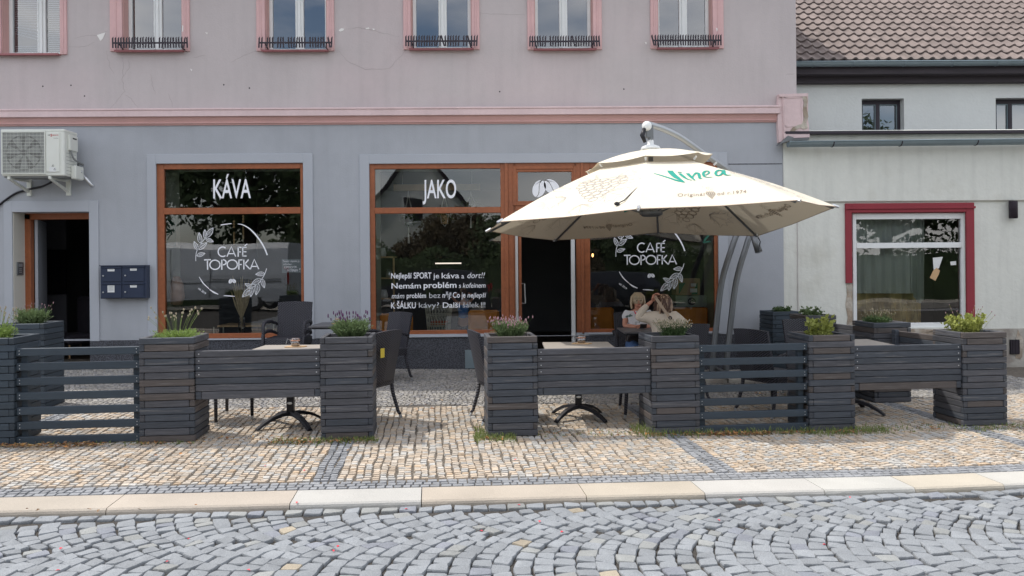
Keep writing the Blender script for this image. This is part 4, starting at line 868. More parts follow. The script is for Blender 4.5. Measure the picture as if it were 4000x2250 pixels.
# ================================================================ plants
def make_plant(name, label, cat, loc, fol, n, h, spread, bl=.012, flm=None, nf=0, fh=1.25, fs=(.007,.007,.02), lw=.004, seed=1, leafy=0, base_r=.08, group='herbs and lavenders growing in the planters'):
    rr = random.Random(seed); t = thing(name, label, cat, loc, rr.uniform(0, 3), group); mb = MB()
    def stem(h_, sp, wd):
        an = rr.uniform(0, 2*math.pi); r0 = base_r*math.sqrt(rr.random()); r1 = r0 + sp*(r0/base_r*.7 + rr.random()*.5); bx, by = math.cos(an), math.sin(an); jx, jy = rr.uniform(-.02,.02), rr.uniform(-.02,.02)
        return [Vector((bx*(r0+(r1-r0)*u**1.5)+jx*u, by*(r0+(r1-r0)*u**1.5)+jy*u, h_*u)) for u in (0,.35,.7,1)]
    for _ in range(n):
        k = rr.uniform(.55,1); q = stem(h*k, spread*(1.25-k*.6), bl); s = Vector((rr.uniform(-1,1), rr.uniform(-1,1), 0)).normalized()
        w_ = [lw*.5, lw, lw, lw*.3]; vs = []
        for p, x in zip(q, w_): vs += [p - s*x, p + s*x]
        mb.add(vs, [(2*i, 2*i+1, 2*i+3, 2*i+2) for i in range(3)])
        for j in range(leafy if leafy else 3):
            u = rr.uniform(.2,1); i = min(2, int(u*3)); p = q[i].lerp(q[i+1], u*3-i); dv = Vector((rr.uniform(-1,1), rr.uniform(-1,1), rr.uniform(-.1,1))).normalized(); sd = dv.cross(Vector((rr.uniform(-1,1),rr.uniform(-1,1),.3))).normalized(); ll = bl*rr.uniform(.7,1.4)*(2.2 if not leafy else 1.6); wd = ll*(.16 if not leafy else .36)
            mb.add([p, p+dv*ll*.5+sd*wd, p+dv*ll, p+dv*ll*.5-sd*wd], [(0,1,2,3)])
    mb.build('foliage', M[fol], t)
    if nf:
        mb = MB(); ms = MB()
        for _ in range(nf):
            k = rr.uniform(.75,1.1); q = stem(h*fh*k, spread*1.05, bl); ms.tube(q, .0014, 3, cap=False); p = q[-1]; mb.ellip(p, tuple(x*rr.uniform(.8,1.2) for x in fs), 5, 4)
            if rr.random() < .5: mb.ellip(q[2].lerp(q[3], .55), tuple(x*.8 for x in fs), 5, 4)
        ms.build('flower_stalks', M[fol], t); mb.build('flower_heads', M[flm], t)
    return t
def top(k, dx=0, dy=0): p = Vector(PLN[k].location); return p + TT*dx + NN*dy + Vector((0,0,PH-.07))
make_plant('lavender', 'bright green lavender with pale dry stalks at the left edge', 'plant', top('P0',-.02), 'leafbright', 260, .17, .09, flm='drybloom', nf=26, fh=1.7, fs=(.006,.006,.012), seed=3)
make_plant('lavender', 'green lavender bush in the planter by the left door', 'plant', top('P1'), 'leafgreen', 520, .22, .12, flm='mauve', nf=16, fh=1.15, fs=(.004,.004,.01), seed=4)
make_plant('lavender', 'sprawling light green lavender with drooping dry heads', 'plant', top('P2',.02), 'leafbright', 300, .12, .17, flm='drybloom', nf=20, fh=2.4, fs=(.008,.008,.012), seed=5)
make_plant('lavender', 'round green lavender with dark purple tips left of the gap', 'plant', top('P3',.02), 'leafgreen', 900, .21, .12, lw=.0045, flm='purple', nf=24, fh=1.3, fs=(.0065,.0065,.018), seed=6)
make_plant('lavender', 'round green lavender with mauve tips right of the gap', 'plant', top('P4'), 'leafgreen', 900, .19, .11, lw=.0045, flm='mauve', nf=90, fh=1.12, fs=(.005,.005,.012), seed=7)
make_plant('lavender', 'dried flowering herb with cream seed heads', 'plant', top('P5',.05), 'leafdark', 140, .14, .09, flm='drybloom', nf=230, fh=1.32, fs=(.005,.005,.007), seed=8)
make_plant('herb', 'thin upright yellow green herb in the brown planter', 'plant', top('P6',-.0), 'leafyel', 16, .24, .07, bl=.03, leafy=16, base_r=.10, seed=12)
make_plant('mint', 'bushy yellow green mint in the sunlit end planter', 'plant', top('P7',-.02), 'leafyel', 70, .23, .13, bl=.022, leafy=14, flm='mauve', nf=14, fh=1.25, fs=(.004,.004,.008), base_r=.11, seed=13)
make_plant('herb', 'small dull green herb by the grey wall', 'plant', top('P8',.03), 'leafdark', 90, .13, .10, bl=.018, leafy=5, seed=14)
make_plant('herb', 'small leafy green herb before the white wall', 'plant', top('P9'), 'leafgreen', 26, .16, .08, bl=.026, leafy=10, seed=15)
make_plant('lavender', 'dark lavender with dry pale tips under the shop window', 'plant', top('P10',-.05), 'leafdark', 330, .13, .10, flm='drybloom', nf=40, fh=1.5, fs=(.005,.005,.008), seed=16)
# ================================================================ tables
def make_table(label, loc, rz, topm='tabletop'):
    t = thing('bistro_table', label, 'table', loc, rz, 'square bistro tables on the terrace'); s = .35
    MB().box(-s, s, -s, s, .722, .745).build('tabletop', M[topm], t, bev=.003)
    mb = MB()
    mb.box(-s+.03, s-.03, -s+.03, s-.03, .70, .7215); mb.build('top_frame', M['black'], t)
    MB().box(-.033, .033, -.03, .03, .10, .70).build('column', M['black'], t, bev=.004)
    bd = MB(); bd.ellip((0, -.0315, .22), (.026,.002,.012), 12, 6).build('badge', M['alu'], t)
    for k in range(4):
        an = R_(45 + 90*k); c, s_ = math.cos(an), math.sin(an); pts = [(c*r, s_*r, z) for r, z in ((.02,.125),(.10,.122),(.20,.098),(.29,.055),(.355,.012))]
        mb = MB(); n = 4; vs = []
        for i, p in enumerate(pts):
            wd = .040 - .003*i; h_ = .022 - .002*i; px_, py_ = -s_*wd, c*wd
            vs += [(p[0]-px_, p[1]-py_, p[2]-h_), (p[0]+px_, p[1]+py_, p[2]-h_), (p[0]+px_*.7, p[1]+py_*.7, p[2]+h_*.6), (p[0]-px_*.7, p[1]-py_*.7, p[2]+h_*.6)]
        fs = [(i*4+j, i*4+(j+1)%4, (i+1)*4+(j+1)%4, (i+1)*4+j) for i in range(4) for j in range(4)] + [(0,3,2,1), (16,17,18,19)]
        mb.add(vs, fs); mb.build('foot', M['black'], t, bev=.002)
    return t
def gl(px, d): p = at(px, d); p.z = gz(p.x); return p
def cwp(x, d): p = RT*x + FW*d; p.z = gz(p.x); return p
T1 = make_table('sunlit taupe table behind the left board panel', cwp(-2.15, 7.42), -YAW)
def tcopy(label, loc, rz, topm=None):
    t = dup(T1, None, loc, rz, label)
    if topm:
        for ch in [x for x in bpy.data.objects if x.parent == t and x.name.startswith('tabletop')]: ch.data = ch.data.copy(); ch.data.materials.clear(); ch.data.materials.append(M[topm])
    return t
T2 = tcopy('dark table against the wall between the two shop windows', cwp(-2.36, 10.55), -YAW, 'tabletopd')
T3 = tcopy('taupe table behind the middle board panel', cwp(.67, 7.88), -YAW)
T4 = tcopy('dark table in front of the blond guest', cwp(1.75, 9.95), -YAW, 'tabletopd')
T5 = tcopy('taupe table in the umbrella shade at the right', cwp(3.62, 8.25), -YAW)
# jars on boards
def make_jar(label, tb, dx, dy, rz, blabel):
    p = Vector(tb.location) + Vector((dx, dy, .745))
    b = MB(); b.prism([(-.10,-.045,0),(.07,-.05,0),(.11,.02,0),(.05,.05,0),(-.08,.045,0)], (0,0,.010)); o = b.build('serving_board', M['oak'], None, bev=.002); o.location = p; o.rotation_euler = (0,0,rz); tag(o, blabel, 'board', 'small wooden boards under the jars')
    t = thing('storage_jar', label, 'jar', p + Vector((0,0,.0105)), rz, 'clip top jars on the tables')
    MB().lathe([(0,.001),(.038,.001),(.042,.008),(.043,.030),(.040,.045),(.036,.05),(.036,.053),(.0,.0535)], n=18).build('jar_body', M['jar'], t, smooth=True)
    MB().lathe([(.034,.004),(.038,.006),(.038,.022),(0,.024)], n=16).build('jar_contents', M['oak'], t, smooth=True)
    MB().lathe([(.030,.052),(.042,.052),(.043,.057),(.040,.061),(.030,.060)], n=18).build('rubber_ring', M['jarrim'], t, smooth=True)
    MB().lathe([(.041,.062),(.041,.070),(.036,.078),(.0,.080)], n=18).build('jar_lid', M['jar'], t, smooth=True)
    mb = MB(); mb.tube([(-.04,0,.02),(-.046,0,.05),(-.05,0,.068)], .0018, 4); mb.tube([(-.046,0,.05),(-.075,-.005,.075),(-.09,-.008,.02)], .0015, 4); mb.build('wire_clip', M['alu'], t)
make_jar('clip top jar on the left sunlit table', T1, .02, .12, R_(5), 'wooden board under the jar on the left sunlit table')
make_jar('clip top jar on the dark wall table', T2, -.05, .05, R_(60), 'wooden board under the jar on the dark wall table')
make_jar('copper tinted clip top jar on the middle table', T3, .05, .13, R_(-8), 'wooden board under the jar on the middle table')
# ================================================================ wicker armchairs
def make_chair(label, loc, rz):
    t = thing('wicker_armchair', label, 'chair', loc, rz, 'charcoal wicker armchairs of the terrace'); wk = M['wicker']
    mb = MB()   # seat with woven apron, front at -y
    mb.prism([(-.24,-.25,.405),(.24,-.25,.405),(.23,.22,.405),(-.23,.22,.405)], (0,0,.035)); mb.box(-.25,.25,-.262,-.235,.345,.44); mb.box(-.25,.25,.215,.235,.345,.44); mb.box(-.262,-.238,-.25,.22,.345,.44); mb.box(.238,.262,-.25,.22,.345,.44); mb.build('seat', wk, t, bev=.008)
    mb = MB(); n = 8; m_ = 6
    for s in (0, 1):
        for i in range(n+1):
            for j in range(m_+1):
                u = i/n*2-1; v = j/m_; y = .215 + .10*v + .018*(1-u*u) + s*.028; mb.v.append((u*(.225+.015*v), y, .40 + .50*v + .012*(1-u*u)*(v**6))); mb.c.append((1,1,1))
    st_ = (n+1)*(m_+1); I = lambda s, i, j: s*st_ + i*(m_+1) + j
    for i in range(n):
        for j in range(m_): mb.f += [(I(0,i,j), I(0,i+1,j), I(0,i+1,j+1), I(0,i,j+1)), (I(1,i,j), I(1,i,j+1), I(1,i+1,j+1), I(1,i+1,j))]
    for j in range(m_): mb.f += [(I(0,0,j), I(0,0,j+1), I(1,0,j+1), I(1,0,j)), (I(0,n,j), I(1,n,j), I(1,n,j+1), I(0,n,j+1))]
    for i in range(n): mb.f += [(I(0,i,m_), I(0,i+1,m_), I(1,i+1,m_), I(1,i,m_)), (I(0,i,0), I(1,i,0), I(1,i+1,0), I(0,i+1,0))]
    mb.build('backrest', wk, t)
    for s in (-1, 1):
        mb = MB(); mb.tube([(s*.262,-.245,.40),(s*.268,-.25,.52),(s*.272,-.235,.605),(s*.275,-.19,.645),(s*.275,-.06,.658),(s*.270,.08,.652),(s*.255,.18,.63),(s*.238,.262,.60)], [.020,.021,.023,.026,.027,.026,.022,.018], 8); mb.build('armrest', wk, t, smooth=True)
    for (x, y, kx, ky) in ((-.245,-.24,-.02,-.02),(.245,-.24,.02,-.02),(-.225,.21,-.035,.09),(.225,.21,.035,.09)):
        mb = MB(); mb.tube([(x,y,.40),(x+kx*.25,y+ky*.2,.25),(x+kx*.8,y+ky*.75,.06),(x+kx,y+ky,.035)], [.020,.019,.017,.016], 8); lg = mb.build('leg', wk, t, smooth=True)
        MB().tube([(x+kx*.9,y+ky*.88,.05),(x+kx*1.05,y+ky*1.05,.0)], .015, 8).build('foot_cap', M['alu'], lg)
    return t
c1 = make_chair('lower armchair of the stacked pair in front of the left shop window', cwp(-3.05, 10.45), -YAW)
def chair(label, x, d, deg, dz=0): p = cwp(x, d); p.z += dz; return dup(c1, None, p, R_(deg)-YAW, label)
chair('upper armchair of the stacked pair in front of the left shop window', -3.05, 10.47, 0, .13)
chair('armchair by the wall table, in front of the middle shop window', -1.76, 10.35, -42)
c3 = chair('armchair at the left side of the entrance gap, with a yellow label', -1.52, 7.68, -112)
chair('armchair at the right side of the entrance gap seen from its side', -.08, 7.82, 106)
chair('armchair tucked behind the dried flower planter at the middle table', 1.42, 8.15, -92)
c6 = chair('armchair under the guest in the beige jacket', 1.90, 9.00, 204)
chair('armchair behind the second rail fence, left of the shaded table', 2.80, 8.25, 118)
chair('armchair at the far side of the shaded table, facing the street', 3.62, 9.2, 8)
c8 = chair('armchair under the blond guest', 1.68, 10.62, 0)
sp0 = cwp(-2.92, 7.69); stool = thing('wicker_stool', 'backless dark stool behind the left board panel, only its legs showing', 'stool', sp0, R_(-38))
MB().box(-.24,.24,-.22,.22,.40,.45).build('seat', M['wicker'], stool, bev=.01)
for x_ in (-.22,.22):
    for y_ in (-.2,.2):
        lg = MB().tube([(x_,y_,.40),(x_,y_,.03)], [.019,.016], 8).build('leg', M['wicker'], stool, smooth=True); MB().tube([(x_,y_,.04),(x_,y_,0)], .0155, 8).build('foot_cap', M['alu'], lg)
lb = MB(); q = Vector(c3.location); mb = MB(); mb.box(.13,.20,.352,.355,.66,.75); o = mb.build('chair_label', M['yellow'], c3); tag(o, 'yellow sticker on the back')
mb = MB(); mb.tube([(-.19,.33,.735),(-.17,.34,.68)], .002, 4)
# paper on the chair, bucket and slabs of the umbrella foot
# ================================================================ cantilever umbrella
KU = 1.2; UC = RT*1.4*KU + FW*7.7*KU; GX, GY = .028, -.040
def uz(zc, x, y): return zc + GX*x + GY*y
def up(r, ang, zc): x, y = r*math.cos(ang), r*math.sin(ang); return UC + RT*x + FW*y + Vector((0,0,uz(zc, x, y)))
A_ = [R_(-104.6 + 45*k) for k in range(8)]
ku = lambda z: H + (z-H)*KU
RIM, VR, ZR, ZV = 1.75*KU, .60*KU, ku(1.955), ku(2.49)
def atu(px, d, z): return at(px, d*KU, ku(z))
um = thing('cantilever_umbrella', 'large cream octagonal cantilever parasol with teal lettering and grape drawings, on twin curved grey masts', 'umbrella', gl(2805, 10.75))
rim = [up(RIM, a, ZR) for a in A_]
for k_, (dx_, dy_, dz_) in {0: (.04,0,-.02), 1: (.03,0,.03), 2: (-.03,0,.085), 3: (-.19,0,-.11), 4: (-.06,0,.065), 5: (0,0,-.01), 6: (.05,0,.05)}.items(): rim[k_] = rim[k_] + RT*dx_ + FW*dy_ + Vector((0,0,dz_))
inn = [up(VR, a, ZV) for a in A_]
mb = MB()
for k in range(8):
    a, b, c, d = rim[k], rim[(k+1)%8], inn[(k+1)%8], inn[k]; n = 8
    nrm_ = (b-a).cross(d-a).normalized()
    g = [[None]*(n+1) for _ in range(n+1)]
    for i in range(n+1):
        for j in range(n+1):
            u, v = i/n, j/n; lo = a.lerp(b, u); hi = d.lerp(c, u); p = lo.lerp(hi, v) - Vector((0,0,.020))*math.sin(math.pi*u)*(1-v*.8) + Vector((0,0,.03))*math.sin(math.pi*v)
            g[i][j] = len(mb.v); mb.v.append(tuple(p)); mb.c.append((1,1,1))
    mb.f += [(g[i][j], g[i+1][j], g[i+1][j+1], g[i][j+1]) for i in range(n) for j in range(n)]
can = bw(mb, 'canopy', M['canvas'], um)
mb = MB(); vr = [up(.665*KU, a, ku(2.535)) for a in A_]; vr[2] += Vector((-.08,0,.09)); vr[1] += Vector((0,0,.03)); vr[3] += Vector((0,0,.05)); tp = [up(.10, a, ku(2.70)) for a in A_]
for k in range(8):
    n = 6
    g = [[None]*(n+1) for _ in range(n+1)]
    for i in range(n+1):
        for j in range(n+1):
            u, v = i/n, j/n; p = vr[k].lerp(vr[(k+1)%8], u).lerp(tp[k].lerp(tp[(k+1)%8], u), v) - Vector((0,0,.02))*math.sin(math.pi*u)*(1-v) + Vector((0,0,.02))*math.sin(math.pi*v)
            g[i][j] = len(mb.v); mb.v.append(tuple(p)); mb.c.append((1,1,1))
    mb.f += [(g[i][j], g[i+1][j], g[i+1][j+1], g[i][j+1]) for i in range(n) for j in range(n)]
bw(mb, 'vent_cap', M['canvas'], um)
mb = MB()
for k in range(8): mb.tube([rim[k]-Vector((0,0,.004)), rim[k].lerp(rim[(k+1)%8], .5)-Vector((0,0,.018)), rim[(k+1)%8]-Vector((0,0,.004))], .005, 4)
bw(mb, 'hem', M['strap'], um)
for k in range(8):
    mb = MB(); o_ = Vector((0,0,-.028)); mb.tube([up(.10, A_[k], ku(2.42))+o_, inn[k]+o_, rim[k].lerp(inn[k], .02)+o_], .015, 6); rb = bw(mb, 'rib', M['steel'], um, smooth=True)
    mb = MB(); mb.tube([rim[k].lerp(inn[k],.03), rim[k]+(rim[k]-inn[k]).normalized()*.03], [.020,.016], 6); q = mb.build('rib_tip', M['alu'], rb)
    mb = MB(); mb.tube([up(.12, A_[k], ku(2.08)), up(.85*KU, A_[k], ku(2.36))], .010, 5); mb.build('strut', M['steel'], rb)
    mb = MB(); mb.tube([up(.64*KU, A_[k], ku(2.53)), up(.61*KU, A_[k], ku(2.505))], .013, 5); mb.build('vent_clip', M['whiteframe'], rb)
mb = MB(); M4 = Matrix.Translation(UC); mb.lathe([(.0,2.13),(.10,2.135),(.14,2.16),(.14,2.21),(.05,2.26),(.03,2.27),(.03,2.85)], UC, 14); bw(mb, 'hub', M['steel'], um, smooth=True)
mb = MB(); mb.lathe([(.03,2.92),(.125,2.935),(.105,2.975),(.04,3.0),(.034,3.08)], UC, 14); bw(mb, 'top_cap', M['whiteframe'], um, smooth=True)
tipx = atu(2535, 7.7, 2.96)
mb = MB(); c0 = UC + Vector((0,0,0)); mb.tube([c0+Vector((0,0,3.02)), c0+Vector((-.0,0,3.10))], .038, 8); mb.box(-.05,.04,-.035,.035,0,.15, Matrix.Translation(c0+Vector((-.01,0,3.08)))); bw(mb, 'hinge_bracket', M['steel'], um, bev=.006)
mb = MB(); mb.tube([atu(2517,7.66,2.91), atu(2509,7.64,2.84), atu(2520,7.64,2.77)], [.022,.03,.02], 8); bw(mb, 'hinge_lever', M['black'], um, smooth=True)
def cat(pts, n=7):
    q = []
    for i in range(len(pts)-1):
        p0, p1, p2, p3 = pts[max(i-1,0)], pts[i], pts[i+1], pts[min(i+2, len(pts)-1)]
        for k in range(n): t = k/n; q.append(.5*((2*p1) + (-p0+p2)*t + (2*p0-5*p1+4*p2-p3)*t*t + (-p0+3*p1-3*p2+p3)*t**3))
    return q + [pts[-1]]
mA = cat([at(2780,10.78,-.02), at(2786,10.8,.3), at(2796,10.83,.62), at(2820,10.88,1.31), at(2864,10.93,1.84), at(2890,10.95,2.10), at(2910,10.85,2.42), at(2880,10.4,2.66)])
mB = cat([at(2836,10.78,-.02), at(2841,10.8,.3), at(2851,10.83,.62), at(2876,10.88,1.31), at(2918,10.93,1.84), at(2940,10.95,2.10), at(2942,10.85,2.42), at(2890,10.4,2.66)])
bw(MB().tube(mA, .043, 10), 'mast', M['steel'], um, smooth=True); bw(MB().tube(mB, .043, 10), 'mast', M['steel'], um, smooth=True)
arm = cat([at(2892,10.5,2.62), at(2845,10.2,2.79), at(2765,9.9,2.94), at(2660,9.55,3.13), at(2590,9.37,3.21), tipx, atu(2528,7.68,2.955)])
bw(MB().tube(arm, .037, 10), 'arm', mat('grey aluminium arm', (.40,.42,.44), .35, .05, 3, metal=.6), um, smooth=True); bw(MB().ellip(atu(2527,7.68,2.94), (.06,.055,.06)), 'arm_end', M['whiteframe'], um, smooth=True)
mb = MB(); mb.tube([at(2940,10.75,1.98), at(2964,10.65,1.72)], [.045,.052], 10); bw(mb, 'crank_housing', M['steel'], um, smooth=True); mb = MB(); mb.tube([at(2952,10.65,2.0), at(2970,10.6,1.86), at(2962,10.56,1.72)], .008, 6); bw(mb, 'crank_handle', M['black'], um)
b0_ = gl(2808, 10.72)
for i in range(2):
    for j in range(2):
        q = b0_ + RT*(-.42+.44*i) + FW*(-.42+.44*j); mb = MB(); mb.box(0,.42,0,.42,.0,.055, Matrix.Translation(q)); bw(mb, 'ballast_slab', M['kerb2'] if 'kerb2' in M else M['stoneplinth'], um, bev=.006)
mb = MB(); mb.box(-.5,.5,-.03,.03,.06,.10, Matrix.Translation(b0_)); mb.box(-.03,.03,-.5,.5,.102,.14, Matrix.Translation(b0_)); bw(mb, 'cross_base', M['steel'], um)
# cord hanging on the canopy
# prints: drawn in the plane of the street side panel, then repeated on every second panel
def frame_of(k):
    a, b = rim[k], rim[(k+1)%8]; c = inn[k].lerp(inn[(k+1)%8], .5); m = a.lerp(b, .5); ex = (b-a).normalized(); ey = (c-m); ey = (ey - ex*ey.dot(ex)).normalized(); return m, ex, ey, ex.cross(ey).normalized()
F0 = frame_of(0)
def to_local(px, py):
    d = ray(px, py); m, ex, ey, n = F0; o = Vector((0,0,H)); t = (m-o).dot(n)/d.dot(n); p = o + d*t - m; return p.dot(ex), p.dot(ey)
def Q(x, y): return to_local(2400 + x*.3795, 450 + y*.3795)
def strip(mb, pts, ws):
    n = len(pts)
    if not isinstance(ws, list): ws = [ws]*n
    if len(ws) != n: ws = [ws[0] + (0)*i for i in range(n)] if len(ws) == 1 else [ws[min(len(ws)-1, int(i*(len(ws)-1)/(n-1)))]*(1-((i*(len(ws)-1)/(n-1))%1)) + ws[min(len(ws)-1, int(i*(len(ws)-1)/(n-1))+1)]*((i*(len(ws)-1)/(n-1))%1) for i in range(n)]
    vs = []
    for i, p in enumerate(pts):
        a, b = pts[max(i-1,0)], pts[min(i+1,n-1)]; dx, dy = b[0]-a[0], b[1]-a[1]; L_ = math.hypot(dx, dy) or 1; vs += [(p[0]-dy/L_*ws[i]/2, p[1]+dx/L_*ws[i]/2), (p[0]+dy/L_*ws[i]/2, p[1]-dx/L_*ws[i]/2)]
    mb.append((vs, [(2*i, 2*i+1, 2*i+3, 2*i+2) for i in range(n-1)]))
def cr2(pts, n=5): return [tuple(v[:2]) for v in cat([Vector((x, y, 0)) for x, y in pts], n)]
teal, taupe, grape = [], [], []
sx = .00100
for pts, ws in (([(408,625),(480,645),(560,668),(640,693),(722,711)], [12,17,19,24,8]), ([(572,590),(592,620),(640,662),(722,711)], [34,36,34,8]), ([(650,606),(672,607),(694,610)], [10,13,8]),
                ([(672,620),(705,648),(745,675),(795,690)], [18,20,14,7]), ([(752,618),(785,652),(828,690)], [20,19,9]), ([(800,668),(815,640),(842,614),(866,622),(874,650),(880,672),(905,672)], [8,11,16,18,17,13,7]),
                ([(910,640),(950,632),(975,612),(960,596),(930,600),(914,625),(925,650),(960,660),(1010,657)], [9,9,10,12,15,15,14,10,6]), ([(1112,600),(1080,590),(1050,602),(1042,628),(1062,645),(1095,637),(1122,600)], [12,13,14,15,14,12,12]), ([(1125,592),(1128,620),(1150,640),(1202,643)], [18,19,15,6])):
    loc = [Q(*p) for p in cr2(pts)]; strip(teal, loc, [w_*.3795*6.35/3000*1.85*KU for w_ in ws])
def ring2(mb, c, rx, ry, w_, n=14): strip(mb, [(c[0]+rx*math.cos(2*math.pi*i/n), c[1]+ry*math.sin(2*math.pi*i/n)) for i in range(n+1)], w_)
cx_, cy_ = Q(1215, 622); ring2(taupe, (cx_, cy_), .019, .019, .005)
def text_geo(s, x0, x1, b0, b1, cap):
    cu = bpy.data.curves.new('t', 'FONT'); cu.body = s; cu.size = 1; cu.resolution_u = 3; cu.space_character = 1.12; cu.offset = .005; ob = bpy.data.objects.new('t', cu); C.objects.link(ob); dg = bpy.context.evaluated_depsgraph_get(); dg.update(); me = bpy.data.meshes.new_from_object(ob.evaluated_get(dg)); bpy.data.objects.remove(ob)
    xs = [v.co.x for v in me.vertices]; a, b = min(xs), max(xs); vs = []
    for v in me.vertices: u = (v.co.x-a)/(b-a); vs.append(Q(x0+(x1-x0)*u, b0+(b1-b0)*u - cap*v.co.y/.72))
    return vs, [tuple(p.vertices) for p in me.polygons]
taupe.append(text_geo('Originál', 650, 926, 842, 830, 27)); taupe.append(text_geo('od r.1974', 1058, 1357, 824, 806, 27))
rr = random.Random(2); dots = []
for row, cnt in enumerate((4,5,5,4,3,2,1)):
    for i in range(cnt):
        x, y = Q(985 + (i-(cnt-1)/2)*21 + row*3, 796 + row*9); n = 7; vs = [(x+.0085*math.cos(2*math.pi*j/n), y+.010*math.sin(2*math.pi*j/n)) for j in range(n)]; taupe.append((vs, [tuple(range(n))]))
for i in range(10):
    x, y = Q(960+rr.uniform(-60,50), 770+rr.uniform(-22,18)); n = 5; vs = [(x+.005*math.cos(2*math.pi*j/n), y+.005*math.sin(2*math.pi*j/n)) for j in range(n)]; taupe.append((vs, [tuple(range(n))]))
for row, cnt in enumerate((5,6,6,5,4,3,2,1)):
    for i in range(cnt):
        x = -.02 + 1.28*KU*((i-(cnt-1)/2)*.066 + rr.uniform(-.008,.008) + .02 + row*.012); y = KU*(.76 - row*.066 + rr.uniform(-.006,.006)); ring2(grape, (x, y), 1.25*KU*.034*rr.uniform(.9,1.1), 1.25*KU*.030*rr.uniform(.9,1.1), .009)
def lf(cx, cy, s, rot, mir=1):
    P = [(0,0),(.5,.25),(.42,.45),(.8,.5),(.62,.75),(1.0,.95),(.55,1.0),(.5,1.3),(.2,1.1),(0,1.55),(-.2,1.1),(-.5,1.3),(-.55,1.0),(-1,.95),(-.62,.75),(-.8,.5),(-.42,.45),(-.5,.25),(0,0)]
    c_, s_ = math.cos(rot), math.sin(rot); T_ = lambda p: (KU*(cx + (p[0]*c_*mir - p[1]*s_)*s), KU*(cy + (p[0]*s_*mir + p[1]*c_)*s)); strip(grape, [T_(p) for p in P], .005)
    for e in ((0,1.3),(.7,.85),(-.7,.85),(.55,.45),(-.55,.45)): strip(grape, [T_((0,0)), T_(e)], .0035)
lf(.20, .42, .19, R_(-120)); lf(-.20, .40, .18, R_(125)); lf(-.10, .78, .14, R_(60)); lf(.14, .78, .13, R_(-50)); lf(.05, .22, .14, R_(200))
def spiral(cx, cy, s, n0=1): strip(grape, [(KU*(cx + s*(1+t*.12)*math.cos(t*.6)*n0), KU*(cy + s*(.4+t*.07)*math.sin(t*.6))) for t in range(14)], .005)
spiral(.32, .62, .05); spiral(-.34, .60, .05, -1)
def emit(dst, geo, k, off):
    m, ex, ey, n = frame_of(k)
    for vs, fs in geo:
        sag = []
        for x, y in vs:
            hw = RIM*math.sin(R_(22.5)); vv = max(0, min(1, y/(1.25*KU))); sg = .020*math.cos(math.pi*max(-1, min(1, x/hw/(1-.62*vv)))/2)*(1-vv*.8) - .03*math.sin(math.pi*vv); sag.append(m + ex*x + ey*y + n*off - Vector((0,0,sg)))
        dst.add(sag, fs)
def prints(geo, ks, off, nm, m_):
    for k in ks: mb = MB(); emit(mb, geo, k, off); bw(mb, nm, M[m_], um)
prints(teal, (0,2,4,6), .004, 'lettering', 'print_t'); prints(taupe, (0,2,4,6), .004, 'small_lettering', 'print_b'); prints(grape, (7,1,3,5), .004, 'grape_drawing', 'print_g')
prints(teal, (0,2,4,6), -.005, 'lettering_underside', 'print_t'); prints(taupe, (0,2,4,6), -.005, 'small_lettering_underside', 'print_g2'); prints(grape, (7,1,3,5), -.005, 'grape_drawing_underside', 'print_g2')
mb = MB(); q = [frame_of(7)]
pts_ = [ray(x, y) for x, y in ((2514,718),(2492,740),(2462,768),(2440,790),(2412,803))]; m, ex, ey, n_ = frame_of(7); wl = []
for d in pts_: t = (m-Vector((0,0,H))).dot(n_)/d.dot(n_); wl.append(Vector((0,0,H)) + d*t + n_*.02)
mb.tube(wl, .006, 5); mb.ellip(wl[-1], (.03,.02,.02), 6, 4); bw(mb, 'tie_cord', M['black'], um)
# ================================================================ things fixed to the facade
ac = thing('air_conditioner', 'white outdoor air conditioning unit on brackets above the left entrance door', 'air conditioner', (W(125, 700, FY-.5).x, FY, W(125,688,FY-.5).z))
Ya = FY - .50; F_ = rect(5, 507, 251, 687, Ya); dpt = .34
mb = MB(); mb.box(F_[0], F_[1], Ya, Ya+dpt, F_[2], F_[3]); bw(mb, 'housing', M['acwhite'], ac, bev=.012)
mb = MB(); mb.box(F_[0]-.006, F_[1]+.006, Ya-.004, Ya+dpt+.004, F_[3]-.03, F_[3]+.008); bw(mb, 'top_cover', M['acwhite'], ac, bev=.008)
gr = rect(11, 516, 176, 677, Ya); mb = MB(); mb.box(gr[0], gr[1], Ya-.004, Ya-.001, gr[2], gr[3]); g_ = bw(mb, 'fan_recess', M['acgrey'], ac)
mb = MB(); cxf, czf = (gr[0]+gr[1])/2, (gr[2]+gr[3])/2
mb.lathe([(0,0),(.255,0)], (0,0,0), 28, Matrix.Translation((cxf, Ya-.0055, czf)) @ Matrix.Rotation(R_(90),4,'X')); bw(mb, 'fan_opening', M['black'] , ac)
mb = MB()
for k in range(7):
    an = 2*math.pi*k/7; mb.add([(cxf+.05*math.cos(an), Ya-.007, czf+.05*math.sin(an)), (cxf+.24*math.cos(an), Ya-.007, czf+.24*math.sin(an)), (cxf+.24*math.cos(an+.5), Ya-.007, czf+.24*math.sin(an+.5)), (cxf+.05*math.cos(an+.8), Ya-.007, czf+.05*math.sin(an+.8))], [(0,1,2,3)])
bw(mb, 'fan_blades', M['acgrey'], ac)
mb = MB()
for i in range(13): z = gr[2]+.01+(gr[3]-gr[2]-.02)*i/12; mb.tube([(gr[0], Ya-.022, z), (gr[1], Ya-.022, z)], .0024, 4)
for i in range(44): x = gr[0]+.01+(gr[1]-gr[0]-.02)*i/43; mb.tube([(x, Ya-.018, gr[2]), (x, Ya-.018, gr[3])], .0017 if i % 4 else .0026, 4)
